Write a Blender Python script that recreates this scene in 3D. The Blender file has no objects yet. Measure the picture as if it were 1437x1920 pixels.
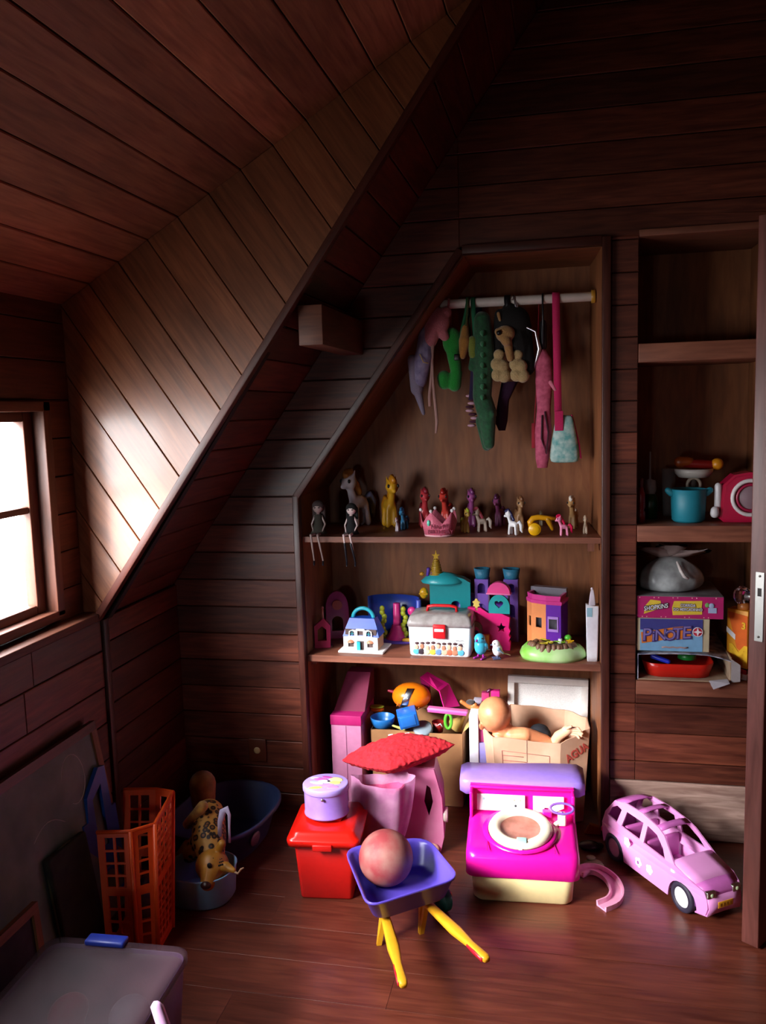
import bpy, bmesh, math, random
from mathutils import Vector, Matrix, Euler
random.seed(7)
S = bpy.context.scene
COL = S.collection
PI = math.pi
# ---------------------------------------------------------------- camera
FPX = 1580.0
yv = Vector((336, -200, FPX)).normalized()
uv_ = -Vector((375, 12700, FPX)).normalized()
uv_ = (uv_ - uv_.dot(yv) * yv).normalized()
xv = yv.cross(uv_)
# rows: world axes expressed in camera coordinates (right, down, forward)
CM = Matrix((xv, yv, uv_))
CP = Vector((0, 0, 1.5))
cam_d = bpy.data.cameras.new('camera')
cam_d.sensor_fit = 'HORIZONTAL'; cam_d.sensor_width = 36.0
cam_d.lens = FPX / 1437 * 36.0
cam_d.clip_start = 0.02
cam = bpy.data.objects.new('camera', cam_d); COL.objects.link(cam)
right = CM @ Vector((1, 0, 0)); up = CM @ Vector((0, -1, 0)); back = CM @ Vector((0, 0, -1))
cam.matrix_world = Matrix(((right.x, up.x, back.x, CP.x), (right.y, up.y, back.y, CP.y), (right.z, up.z, back.z, CP.z), (0, 0, 0, 1)))
S.camera = cam
FWD = -back

def at(px, py, X=None, Y=None, Z=None):
    d = CM @ Vector((px - 718.5, py - 960, FPX))
    if Y is not None: t = (Y - CP.y) / d.y
    elif Z is not None: t = (Z - CP.z) / d.z
    else: t = (X - CP.x) / d.x
    return CP + d * t
def mpp(p):
    return (Vector(p) - CP).dot(FWD) / FPX

# ---------------------------------------------------------------- light
w = bpy.data.worlds.new('sky'); S.world = w; w.use_nodes = True
WN = w.node_tree.nodes; WL = w.node_tree.links; bg = WN['Background']
# bright overcast sky: zenith brighter than horizon, dim ground below
tc = WN.new('ShaderNodeTexCoord'); sp = WN.new('ShaderNodeSeparateXYZ'); WL.new(tc.outputs['Generated'], sp.inputs[0])
rp = WN.new('ShaderNodeValToRGB'); e = rp.color_ramp.elements
mr = WN.new('ShaderNodeMapRange'); mr.inputs[1].default_value = -1; mr.inputs[2].default_value = 1; WL.new(sp.outputs['Z'], mr.inputs[0]); WL.new(mr.outputs[0], rp.inputs[0])
e[0].position = 0; e[0].color = (.07, .07, .06, 1); e[1].position = 1; e[1].color = (.93, .96, 1, 1)
k = e.new(.30); k.color = (.10, .10, .09, 1); k = e.new(.42); k.color = (.62, .62, .62, 1); k = e.new(.52); k.color = (.80, .81, .84, 1); k = e.new(.7); k.color = (.88, .91, .95, 1)
WL.new(rp.outputs[0], bg.inputs[0]); bg.inputs[1].default_value = 15.0
# hazy sun behind thin cloud, outside beyond the window
sd = bpy.data.lights.new('hazy_sun', 'SUN'); sd.energy = 12.5; sd.angle = math.radians(26); sd.color = (1, .96, .95)
so = bpy.data.objects.new('hazy_sun', sd); COL.objects.link(so)
so.rotation_euler = Vector((1.3, 1.45, -1.15)).to_track_quat('-Z', 'Y').to_euler()
S.view_settings.view_transform = 'Standard'; S.view_settings.look = 'None'
S.view_settings.gamma = 1.0; S.view_settings.use_curve_mapping = False
S.view_settings.exposure = 1.15
S.cycles.use_denoising = True
S.cycles.max_bounces = 10; S.cycles.diffuse_bounces = 6; S.cycles.glossy_bounces = 4
S.cycles.transparent_max_bounces = 16
S.cycles.sample_clamp_indirect = 6.0
S.cycles.caustics_reflective = False; S.cycles.caustics_refractive = False

def portal(loc, rot, sx, sy):
    l = bpy.data.lights.new('window_daylight', 'AREA'); l.shape = 'RECTANGLE'; l.size = sx; l.size_y = sy
    l.cycles.is_portal = True
    o = bpy.data.objects.new('window_daylight', l); COL.objects.link(o); o.location = loc; o.rotation_euler = rot
WY0, WY1, WZ0, WZ1 = 0.30, 2.24, 0.915, 1.555
# unseen window behind the camera, added to light the left corner
VX0, VX1, VZ0, VZ1 = -1.10, -.70, .86, 1.24
portal(((VX0 + VX1) / 2, -1.9, (VZ0 + VZ1) / 2), (PI / 2, 0, 0), VX1 - VX0 + .02, VZ1 - VZ0 + .02)
portal((-1.56, (WY0 + WY1) / 2, (WZ0 + WZ1) / 2), (0, -PI / 2, 0), WZ1 - WZ0 + .02, WY1 - WY0 + .02)

# ---------------------------------------------------------------- materials
def lin(h):
    h = h.lstrip('#'); r = [int(h[i:i + 2], 16) / 255 for i in (0, 2, 4)]
    return tuple(((c / 12.92) if c <= .04045 else ((c + .055) / 1.055) ** 2.4) for c in r)
_mc = {}
def mat(hexc, kind='plastic', rough=None, hex2=None, scale=None):
    key = (hexc, kind, rough, hex2, scale)
    if key in _mc: return _mc[key]
    m = bpy.data.materials.new(kind + '_' + hexc.strip('#')); m.use_nodes = True
    N = m.node_tree.nodes; L = m.node_tree.links; b = N['Principled BSDF']
    c = lin(hexc); b.inputs['Base Color'].default_value = (*c, 1)
    P = dict(plastic=(.35, 60, .0, .06), cloth=(.85, 400, .5, .18), fur=(.95, 260, 1.0, .25), card=(.8, 40, .1, .10), metal=(.35, 60, .05, .05),
             paint=(.6, 25, .1, .12), glass=(.05, 10, 0, 0), matte=(.7, 60, .1, .1), chalk=(.8, 7, .05, .5), clear=(.25, 10, 0, 0))[kind]
    r = P[0] if rough is None else rough
    b.inputs['Roughness'].default_value = r
    tc = N.new('ShaderNodeTexCoord'); nz = N.new('ShaderNodeTexNoise'); L.new(tc.outputs['Object'], nz.inputs['Vector'])
    nz.inputs['Scale'].default_value = scale or P[1]; nz.inputs['Detail'].default_value = 4
    if P[3] > 0 or hex2:
        mx = N.new('ShaderNodeMix'); mx.data_type = 'RGBA'
        rp = N.new('ShaderNodeMapRange'); rp.inputs[1].default_value = .35; rp.inputs[2].default_value = .65
        L.new(nz.outputs['Fac'], rp.inputs[0]); L.new(rp.outputs[0], mx.inputs[0])
        c2 = lin(hex2) if hex2 else tuple(x * (1 - P[3]) for x in c)
        mx.inputs[6].default_value = (*c, 1); mx.inputs[7].default_value = (*c2, 1)
        L.new(mx.outputs[2], b.inputs['Base Color'])
    if P[2] > 0:
        bp = N.new('ShaderNodeBump'); bp.inputs['Strength'].default_value = P[2]; bp.inputs['Distance'].default_value = .002
        L.new(nz.outputs['Fac'], bp.inputs['Height']); L.new(bp.outputs[0], b.inputs['Normal'])
    if kind == 'metal': b.inputs['Metallic'].default_value = 1
    if kind == 'fur': b.inputs['Sheen Weight'].default_value = .35
    if kind == 'glass':
        b.inputs['Transmission Weight'].default_value = 1; b.inputs['IOR'].default_value = 1.45
    if kind == 'clear':   # thin milky clear plastic: part see-through, part gloss
        tr = N.new('ShaderNodeBsdfTransparent'); ms = N.new('ShaderNodeMixShader'); ms.inputs[0].default_value = .5
        out = N['Material Output']; L.new(tr.outputs[0], ms.inputs[1]); L.new(b.outputs[0], ms.inputs[2]); L.new(ms.outputs[0], out.inputs['Surface'])
    _mc[key] = m
    return m

def wood(name, c1, c2, rough=.42, grain=1.0, bump=.25, coat=0.0, tint=.35):
    """varnished boards; grain follows each board's own UV (u along, v across, metres), tint differs per board"""
    m = bpy.data.materials.new(name); m.use_nodes = True
    N = m.node_tree.nodes; L = m.node_tree.links; b = N['Principled BSDF']
    uv = N.new('ShaderNodeUVMap'); mp = N.new('ShaderNodeMapping'); L.new(uv.outputs[0], mp.inputs[0])
    mp.inputs['Scale'].default_value = (2.2, 26 * grain, 1)
    oi = N.new('ShaderNodeObjectInfo')
    ad = N.new('ShaderNodeVectorMath'); ad.operation = 'ADD'; L.new(mp.outputs[0], ad.inputs[0])
    sc = N.new('ShaderNodeMath'); sc.operation = 'MULTIPLY'; sc.inputs[1].default_value = 37.0; L.new(oi.outputs['Random'], sc.inputs[0])
    cx = N.new('ShaderNodeCombineXYZ'); L.new(sc.outputs[0], cx.inputs[0]); L.new(sc.outputs[0], cx.inputs[2]); L.new(cx.outputs[0], ad.inputs[1])
    n1 = N.new('ShaderNodeTexNoise'); n1.inputs['Scale'].default_value = 3; n1.inputs['Detail'].default_value = 7; n1.inputs['Distortion'].default_value = .6
    L.new(ad.outputs[0], n1.inputs['Vector'])
    mp2 = N.new('ShaderNodeMapping'); L.new(uv.outputs[0], mp2.inputs[0]); mp2.inputs['Scale'].default_value = (3, 9, 1)
    n2 = N.new('ShaderNodeTexNoise'); n2.inputs['Scale'].default_value = 1.3; n2.inputs['Detail'].default_value = 3
    ad2 = N.new('ShaderNodeVectorMath'); ad2.operation = 'ADD'; L.new(mp2.outputs[0], ad2.inputs[0]); L.new(cx.outputs[0], ad2.inputs[1]); L.new(ad2.outputs[0], n2.inputs['Vector'])
    mr = N.new('ShaderNodeMapRange'); mr.inputs[1].default_value = .3; mr.inputs[2].default_value = .7; L.new(n1.outputs['Fac'], mr.inputs[0])
    mx = N.new('ShaderNodeMix'); mx.data_type = 'RGBA'; L.new(mr.outputs[0], mx.inputs[0])
    mx.inputs[6].default_value = (*lin(c1), 1); mx.inputs[7].default_value = (*lin(c2), 1)
    # board to board and blotchy variation
    v = N.new('ShaderNodeMath'); v.operation = 'MULTIPLY_ADD'; L.new(oi.outputs['Random'], v.inputs[0]); v.inputs[1].default_value = tint * 2; v.inputs[2].default_value = 1 - tint
    v2 = N.new('ShaderNodeMapRange'); L.new(n2.outputs['Fac'], v2.inputs[0]); v2.inputs[1].default_value = .3; v2.inputs[2].default_value = .7; v2.inputs[3].default_value = .8; v2.inputs[4].default_value = 1.2
    v3 = N.new('ShaderNodeMath'); v3.operation = 'MULTIPLY'; L.new(v.outputs[0], v3.inputs[0]); L.new(v2.outputs[0], v3.inputs[1])
    vm = N.new('ShaderNodeVectorMath'); vm.operation = 'SCALE'; L.new(mx.outputs[2], vm.inputs[0]); L.new(v3.outputs[0], vm.inputs['Scale'])
    L.new(vm.outputs[0], b.inputs['Base Color'])
    rr = N.new('ShaderNodeMapRange'); L.new(n2.outputs['Fac'], rr.inputs[0]); rr.inputs[3].default_value = rough - .08; rr.inputs[4].default_value = rough + .12; L.new(rr.outputs[0], b.inputs['Roughness'])
    bp = N.new('ShaderNodeBump'); bp.inputs['Strength'].default_value = bump; bp.inputs['Distance'].default_value = .0015
    L.new(n1.outputs['Fac'], bp.inputs['Height']); L.new(bp.outputs[0], b.inputs['Normal'])
    b.inputs['Coat Weight'].default_value = coat; b.inputs['Coat Roughness'].default_value = .22
    return m
W_CHEEK = wood('varnished_wall_boards', '#8e5636', '#6e3c22', .42, tint=.16, coat=.6)
W_CEIL = wood('ceiling_boards', '#a46c52', '#7e4a36', .5, tint=.32)
W_WALL = wood('dark_wall_boards', '#6a3524', '#451c12', .42, tint=.35)
W_FLOOR = wood('floor_boards', '#6a3424', '#4e2016', .36, tint=.08, coat=.15)
W_TRIM = wood('dark_trim', '#52261c', '#38170f', .4, tint=.15)
W_FRAME = wood('window_timber', '#6a3c2a', '#4e281b', .5, tint=.15)
W_PLY = wood('closet_plywood', '#8e5834', '#724022', .55, .5, .1, tint=.08)
W_SHELF = wood('shelf_wood', '#8e5640', '#6f3d2c', .5, .8, .15, tint=.12)
W_OLD = wood('weathered_plank', '#a08478', '#6a4c42', .75, .7, .4, tint=.1)
W_LIGHT = wood('pale_pine', '#8a5a34', '#6d4324', .55, tint=.1)
W_DOOR = wood('door_timber', '#6a3a33', '#50261f', .45, .8, .15, tint=.1)
W_BACKING = mat('#140a07', 'matte')

# ---------------------------------------------------------------- objects
def setp(o, label=None, cat=None, group=None, kind=None):
    if label: o['label'] = label
    if cat: o['category'] = cat
    if group: o['group'] = group
    if kind: o['kind'] = kind
    return o
def thing(name, label, cat, loc=(0, 0, 0), rz=0, group=None, rot=None):
    o = bpy.data.objects.new(name, None); COL.objects.link(o); o.empty_display_size = .02
    o.location = loc; o.rotation_euler = rot if rot else (0, 0, rz)
    return setp(o, label, cat, group)
def struct(name, label=None):
    o = bpy.data.objects.new(name, None); COL.objects.link(o); o.empty_display_size = .02
    return setp(o, label, None, None, 'structure')

def RX(a): return Matrix.Rotation(a, 4, 'X')
def RY(a): return Matrix.Rotation(a, 4, 'Y')
def RZ(a): return Matrix.Rotation(a, 4, 'Z')
def TR(x, y=0, z=0): return Matrix.Translation((x, y, z) if not hasattr(x, '__len__') else x)
def frame(d):
    """matrix whose Z axis points along d"""
    d = Vector(d).normalized()
    return d.to_track_quat('Z', 'Y').to_matrix().to_4x4()

class G:
    def __init__(s): s.v = []; s.f = []; s.sm = []
    def add(s, vs, fs, M=None, smooth=False):
        o = len(s.v)
        for p in vs: s.v.append((M @ Vector(p)) if M else Vector(p))
        for q in fs: s.f.append([i + o for i in q]); s.sm.append(smooth)
        return s
    def box(s, c, d, M=None, b=0.0):
        x, y, z = (k / 2 for k in d)
        T = TR(c) if M is None else M @ TR(c)
        if b <= 0:
            vs = [(-x, -y, -z), (x, -y, -z), (x, y, -z), (-x, y, -z), (-x, -y, z), (x, -y, z), (x, y, z), (-x, y, z)]
            return s.add(vs, [(0, 3, 2, 1), (4, 5, 6, 7), (0, 1, 5, 4), (1, 2, 6, 5), (2, 3, 7, 6), (3, 0, 4, 7)], T)
        bm = bmesh.new(); bmesh.ops.create_cube(bm, size=1)
        bmesh.ops.scale(bm, vec=d, verts=bm.verts)
        bmesh.ops.bevel(bm, geom=bm.edges[:], offset=min(b, min(d) * .49), segments=3, affect='EDGES', profile=.5)
        bm.verts.index_update()
        s.add([v.co.copy() for v in bm.verts], [[v.index for v in f.verts] for f in bm.faces], T, True); bm.free(); return s
    def lathe(s, prof, M=None, n=20, smooth=True, sx=1, sy=1, a0=0, a1=2 * PI):
        full = abs(a1 - a0 - 2 * PI) < 1e-4; k = n if full else n + 1
        vs = []; fs = []
        for r, z in prof:
            for i in range(k):
                a = a0 + (a1 - a0) * i / n; vs.append((r * math.cos(a) * sx, r * math.sin(a) * sy, z))
        for j in range(len(prof) - 1):
            for i in range(n):
                i2 = (i + 1) % k
                if prof[j][0] < 1e-6: fs.append((j * k, (j + 1) * k + i2, (j + 1) * k + i)[::-1]) if False else fs.append((j * k + i, (j + 1) * k + i2, (j + 1) * k + i))
                elif prof[j + 1][0] < 1e-6: fs.append((j * k + i, j * k + i2, (j + 1) * k + i))
                else: fs.append((j * k + i, j * k + i2, (j + 1) * k + i2, (j + 1) * k + i))
        return s.add(vs, fs, M, smooth)
    def cyl(s, p0, p1, r0, r1=None, n=14, M=None, smooth=True):
        r1 = r0 if r1 is None else r1; p0 = Vector(p0); p1 = Vector(p1); h = (p1 - p0).length
        T = TR(p0) @ frame(p1 - p0)
        if M: T = M @ T
        e = min(r0, r1, h) * .08
        return s.lathe([(0, 0), (max(r0 - e, 0), 0), (r0, e), (r1, h - e), (max(r1 - e, 0), h), (0, h)], T, n, smooth)
    def cap(s, p0, p1, r0, r1=None, n=12, M=None):
        """tapered capsule"""
        r1 = r0 if r1 is None else r1; p0 = Vector(p0); p1 = Vector(p1); h = (p1 - p0).length
        if h < 1e-6: return s.ell(p0, (r0,) * 3, M, n)
        T = TR(p0) @ frame(p1 - p0)
        if M: T = M @ T
        pr = [(r0 * math.cos(a), r0 * math.sin(a)) for a in [(-90 + 22.5 * i) * PI / 180 for i in range(5)]]
        pr += [(r1 * math.cos(a), h + r1 * math.sin(a)) for a in [(22.5 * i) * PI / 180 for i in range(5)]]
        pr[0] = (0, pr[0][1]); pr[-1] = (0, pr[-1][1])
        return s.lathe(pr, T, n)
    def ell(s, c, r, M=None, n=16, R=None):
        if not hasattr(r, '__len__'): r = (r, r, r)
        if max(r) > .03: n = max(n, 32)
        m = max(6, n // 2)
        pr = [(math.cos((-.5 + i / m) * PI), math.sin((-.5 + i / m) * PI)) for i in range(m + 1)]; pr[0] = (0, -1); pr[-1] = (0, 1)
        T = TR(c)
        if R: T = T @ R
        T = T @ Matrix.Diagonal((*r, 1))
        if M: T = M @ T
        return s.lathe(pr, T, n)
    def prism(s, pts, t, M=None, b=0.0, smooth=False):
        """polygon in x-z plane (ccw seen from -y), extruded y 0..t"""
        n = len(pts); vs = [(p[0], 0, p[1]) for p in pts] + [(p[0], t, p[1]) for p in pts]
        fs = [tuple(range(n)), tuple(range(2 * n - 1, n - 1, -1))] + [(i, i + n, (i + 1) % n + n, (i + 1) % n) for i in range(n)]
        if b <= 0: return s.add(vs, fs, M, False)
        bm = bmesh.new(); bv = [bm.verts.new(p) for p in vs]
        for q in fs: bm.faces.new([bv[i] for i in q])
        bmesh.ops.recalc_face_normals(bm, faces=bm.faces[:])
        rim = [e for e in bm.edges if abs(e.verts[0].co.y - e.verts[1].co.y) < 1e-9]
        bmesh.ops.bevel(bm, geom=rim, offset=b, segments=2, affect='EDGES'); bm.verts.index_update()
        s.add([v.co.copy() for v in bm.verts], [[v.index for v in f.verts] for f in bm.faces], M, smooth); bm.free(); return s
    def tube(s, pts, r, n=8, M=None, flat=1.0, closed=False, cap=True):
        """sweep; r number or list; flat squashes the section"""
        P = [Vector(p) for p in pts]; k = len(P)
        rs = r if hasattr(r, '__len__') else [r] * k
        vs = []; prev = None
        for i, p in enumerate(P):
            d = (P[(i + 1) % k] - P[i - 1]) if closed else (P[min(i + 1, k - 1)] - P[max(i - 1, 0)])
            d.normalize()
            if prev is None:
                a = Vector((0, 0, 1)) if abs(d.z) < .9 else Vector((0, 1, 0)); prev = (a - a.dot(d) * d).normalized()
            else: prev = (prev - prev.dot(d) * d).normalized()
            q = d.cross(prev)
            for j in range(n):
                a = 2 * PI * j / n; vs.append(p + prev * math.cos(a) * rs[i] * flat + q * math.sin(a) * rs[i])
        fs = []
        for i in range(k if closed else k - 1):
            for j in range(n):
                fs.append((i * n + j, i * n + (j + 1) % n, ((i + 1) % k) * n + (j + 1) % n, ((i + 1) % k) * n + j))
        if cap and not closed: fs += [tuple(range(n - 1, -1, -1)), tuple((k - 1) * n + j for j in range(n))]
        return s.add(vs, fs, M, True)
    def rings(s, rr, M=None, smooth=True, capb=True, capt=True):
        n = len(rr[0]); vs = [p for r in rr for p in r]; fs = []
        for i in range(len(rr) - 1):
            for j in range(n): fs.append((i * n + j, i * n + (j + 1) % n, (i + 1) * n + (j + 1) % n, (i + 1) * n + j))
        if capb: fs.append(tuple(range(n - 1, -1, -1)))
        if capt: fs.append(tuple((len(rr) - 1) * n + j for j in range(n)))
        return s.add(vs, fs, M, smooth)
    def panel(s, xs, zs, solid, t, M=None):
        """grid of cells in x-z; solid(i,j) says which are there; a plate with holes, y 0..t"""
        idx = {}; vs = []; fs = []
        def V(i, j, k):
            if (i, j, k) not in idx: idx[(i, j, k)] = len(vs); vs.append((xs[i], k * t, zs[j]))
            return idx[(i, j, k)]
        nx, nz = len(xs) - 1, len(zs) - 1
        S_ = [[solid(i, j) for j in range(nz)] for i in range(nx)]
        for i in range(nx):
            for j in range(nz):
                if not S_[i][j]: continue
                fs.append((V(i, j, 0), V(i + 1, j, 0), V(i + 1, j + 1, 0), V(i, j + 1, 0)))
                fs.append((V(i, j, 1), V(i, j + 1, 1), V(i + 1, j + 1, 1), V(i + 1, j, 1)))
                if i == 0 or not S_[i - 1][j]: fs.append((V(i, j, 0), V(i, j + 1, 0), V(i, j + 1, 1), V(i, j, 1)))
                if i == nx - 1 or not S_[i + 1][j]: fs.append((V(i + 1, j, 0), V(i + 1, j, 1), V(i + 1, j + 1, 1), V(i + 1, j + 1, 0)))
                if j == 0 or not S_[i][j - 1]: fs.append((V(i, j, 0), V(i, j, 1), V(i + 1, j, 1), V(i + 1, j, 0)))
                if j == nz - 1 or not S_[i][j + 1]: fs.append((V(i, j + 1, 0), V(i + 1, j + 1, 0), V(i + 1, j + 1, 1), V(i, j + 1, 1)))
        return s.add(vs, fs, M, False)
    def build(s, name, m, parent=None, label=None, remesh=0, smooth_it=3, sub=0, solid=0):
        me = bpy.data.meshes.new(name); me.from_pydata([tuple(v) for v in s.v], [], s.f); me.update()
        me.polygons.foreach_set('use_smooth', s.sm if not remesh else [True] * len(s.f))
        me.materials.append(m)
        if 'UV' in getattr(m, 'kindflag', '') or not me.uv_layers: uvbox(me)
        o = bpy.data.objects.new(name, me); COL.objects.link(o)
        if parent: o.parent = parent
        if label: o['label'] = label
        if solid:
            k = o.modifiers.new('s', 'SOLIDIFY'); k.thickness = solid; k.offset = 0
        if remesh:
            k = o.modifiers.new('r', 'REMESH'); k.mode = 'VOXEL'; k.voxel_size = remesh; k.use_smooth_shade = True
            k = o.modifiers.new('m', 'SMOOTH'); k.iterations = smooth_it; k.factor = .6
        if sub:
            k = o.modifiers.new('u', 'SUBSURF'); k.levels = sub; k.render_levels = sub
        return o
def uvbox(me):
    """u along the object's longest extent, v along the next: metres"""
    if len(me.vertices) > 400 or not len(me.vertices): return
    ext = [max(v.co[i] for v in me.vertices) - min(v.co[i] for v in me.vertices) for i in range(3)]
    a = ext.index(max(ext)); uvl = me.uv_layers.new(name='UVMap')
    for p in me.polygons:
        nrm = [abs(c) for c in p.normal]; k = nrm.index(max(nrm))
        oth = [i for i in range(3) if i != k]
        if a in oth: u_, v_ = a, [i for i in oth if i != a][0]
        else: u_, v_ = oth
        for li in p.loop_indices:
            co = me.vertices[me.loops[li].vertex_index].co; uvl.data[li].uv = (co[u_], co[v_])
def text(body, size, M, m, parent, name='lettering', ext=.0006, sx=1.0, bold=0.0, shear=0.0):
    c = bpy.data.curves.new(name, 'FONT'); c.body = body; c.size = size; c.extrude = ext; c.align_x = 'CENTER'; c.align_y = 'CENTER'
    c.offset = bold; c.resolution_u = 3; c.shear = shear; c.materials.append(m)
    o = bpy.data.objects.new(name, c); COL.objects.link(o); o.parent = parent
    o.matrix_local = M @ RX(PI / 2) @ Matrix.Diagonal((sx, 1, 1, 1)); TXT.append(o); return o
TXT = []
def texts_to_meshes():
    bpy.context.view_layer.update(); dg = bpy.context.evaluated_depsgraph_get()
    for o in TXT:
        me = bpy.data.meshes.new_from_object(o.evaluated_get(dg)); n = bpy.data.objects.new('lettering', me); COL.objects.link(n)
        ml = o.matrix_local.copy(); n.parent = o.parent; n.matrix_local = ml; c = o.data; bpy.data.objects.remove(o); bpy.data.curves.remove(c)
def copy_tree(o, parent=None, **kw):
    c = o.copy(); COL.objects.link(c)
    if parent: c.parent = parent
    for ch in [x for x in COL.objects if x.parent == o]: copy_tree(ch, c)
    for k, v in kw.items(): setattr(c, k, v)
    return c

# ---------------------------------------------------------------- board builder
def clip(poly, a, b, c):
    """keep a*x+b*y<=c"""
    out = []
    for i in range(len(poly)):
        p, q = poly[i], poly[(i + 1) % len(poly)]; dp = a * p[0] + b * p[1] - c; dq = a * q[0] + b * q[1] - c
        if dp <= 0: out.append(p)
        if (dp < 0 < dq) or (dq < 0 < dp):
            t = dp / (dp - dq); out.append((p[0] + t * (q[0] - p[0]), p[1] + t * (q[1] - p[1])))
    r = []
    for p in out:
        if not r or (abs(p[0] - r[-1][0]) + abs(p[1] - r[-1][1])) > 1e-5: r.append(p)
    if len(r) > 1 and abs(r[0][0] - r[-1][0]) + abs(r[0][1] - r[-1][1]) < 1e-5: r.pop()
    return r
def area(p): return .5 * sum(p[i][0] * p[(i + 1) % len(p)][1] - p[(i + 1) % len(p)][0] * p[i][1] for i in range(len(p)))
def inset(p, d):
    n = len(p); out = []
    for i in range(n):
        a, b, c = p[i - 1], p[i], p[(i + 1) % n]
        e1 = Vector((b[0] - a[0], b[1] - a[1])).normalized(); e2 = Vector((c[0] - b[0], c[1] - b[1])).normalized()
        n1 = Vector((-e1.y, e1.x)); n2 = Vector((-e2.y, e2.x)); m = n1 + n2; k = m.dot(n1)
        if k < .3: k = .3
        out.append((b[0] + m.x * d / k, b[1] + m.y * d / k))
    return out
def plank(parent, O, A, B, N, poly, m, t=.012, ch=.0015, name='board', along=(1, 0), skip=.0006):
    if len(poly) < 3: return
    ar = area(poly)
    if abs(ar) < skip: return
    if ar < 0: poly = poly[::-1]
    n = len(poly); top = inset(poly, ch); t = t + random.uniform(-.0008, .0008)
    rr = [(poly, 0), (poly, t - ch), (top, t)]
    O, A, B, N = (Vector(k) for k in (O, A, B, N)); flip = A.cross(B).dot(N) < 0
    vs = []; uvs = []; ox = random.random() * 5; oy = random.random() * 5
    for pl, h in rr:
        for p in pl:
            vs.append(O + A * p[0] + B * p[1] + N * h)
            uvs.append((p[0] * along[0] + p[1] * along[1] + ox, -p[0] * along[1] + p[1] * along[0] + h + oy))
    fs = [tuple(range(2 * n, 3 * n))]
    for r in range(2):
        for i in range(n): fs.append((r * n + i, r * n + (i + 1) % n, (r + 1) * n + (i + 1) % n, (r + 1) * n + i))
    if flip: fs = [f[::-1] for f in fs]
    me = bpy.data.meshes.new(name); me.from_pydata([tuple(v) for v in vs], [], fs); me.materials.append(m)
    l = me.uv_layers.new(name='UVMap')
    for k in me.loops: l.data[k.index].uv = uvs[k.vertex_index]
    o = bpy.data.objects.new(name, me); COL.objects.link(o); o.parent = parent
    return o
def boards(parent, O, A, B, N, region, m, width=.105, along=(1, 0), off=0.0, gap=.0018, t=.012, ch=.002, lens=None, name='board'):
    al = Vector(along).normalized(); pe = Vector((-al.y, al.x))
    vv = [p[0] * pe.x + p[1] * pe.y for p in region]; uu = [p[0] * al.x + p[1] * al.y for p in region]
    k0 = math.floor((min(vv) - off) / width); k1 = math.ceil((max(vv) - off) / width)
    for k in range(k0, k1):
        lo, hi = off + k * width + gap, off + (k + 1) * width - gap
        p = clip(clip(region, pe.x, pe.y, hi), -pe.x, -pe.y, -lo)
        if len(p) < 3: continue
        cuts = []
        if lens:
            u = min(uu) + random.random() * lens
            while u < max(uu): cuts.append(u); u += lens * random.uniform(.8, 1.2)
        prev = -1e3
        for c in cuts + [1e3]:
            q = clip(clip(p, al.x, al.y, c - gap * .6), -al.x, -al.y, -(prev + gap * .6)) if cuts else p
            prev = c
            if len(q) >= 3: plank(parent, O, A, B, N, q, m, t, ch, name, (al.x, al.y))
def slab(name, parent, O, A, B, N, poly, t, m, label=None):
    """backing slab behind boards: from plane going -N"""
    O, A, B, N = (Vector(k) for k in (O, A, B, N)); n = len(poly)
    vs = [O + A * p[0] + B * p[1] for p in poly] + [O + A * p[0] + B * p[1] - N * t for p in poly]
    g = G(); g.add(vs, [tuple(range(n)), tuple(range(2 * n - 1, n - 1, -1))] + [(i, i + n, (i + 1) % n + n, (i + 1) % n) for i in range(n)])
    bm = bmesh.new(); bv = [bm.verts.new(v) for v in g.v]
    for q in g.f: bm.faces.new([bv[i] for i in q])
    bmesh.ops.recalc_face_normals(bm, faces=bm.faces[:])
    me = bpy.data.meshes.new(name); bm.to_mesh(me); bm.free(); me.materials.append(m)
    o = bpy.data.objects.new(name, me); COL.objects.link(o)
    if parent: o.parent = parent
    return o
def beam(name, p0, p1, w_, h_, m, parent=None, label=None, upv=(0, 0, 1), b=.002):
    p0 = Vector(p0); p1 = Vector(p1); d = (p1 - p0); L_ = d.length; d.normalize(); u = Vector(upv); u = (u - u.dot(d) * d).normalized(); s_ = d.cross(u)
    g = G(); g.box((L_ / 2, 0, 0), (L_, w_, h_), b=b)
    o = g.build(name, m, parent, label)
    Mx = Matrix(((d.x, s_.x, u.x, p0.x), (d.y, s_.y, u.y, p0.y), (d.z, s_.z, u.z, p0.z), (0, 0, 0, 1)))
    o.matrix_local = Mx
    return o
# ================================================================ STRUCTURE
X_ = (1, 0, 0); Y_ = (0, 1, 0); Z_ = (0, 0, 1)
YB = 2.9; YC = 2.366; XK = -1.43; XW = -1.49; YF = -1.8; XR = 1.55
def zs(x): return .871 + 1.374 * (x + 1.44)          # main roof slope, inner face
def zd(x): return 1.848 + .578 * (x + 1.491)         # dormer ceiling
XM = (1.848 + .578 * 1.491 - .871 - 1.374 * 1.44) / (1.374 - .578)
XRG = .45; ZRG = zs(XRG)
def zr(x): return ZRG - 1.374 * (x - XRG)
T = .012
# floor: boards run across the room
fl = struct('floor')
slab('subfloor', fl, (0, 0, -T), X_, Y_, Z_, [(-1.6, YF), (1.7, YF), (1.7, 3.4), (-1.6, 3.4)], .04, W_BACKING)
boards(fl, (0, 0, -T), X_, Y_, Z_, [(-1.45, YF), (XR, YF), (XR, 3.3), (-1.45, 3.3)], W_FLOOR, .1445, (1, 0), 2.0568, .0003, T, .0003, lens=2.4, name='floorboard')
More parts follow.
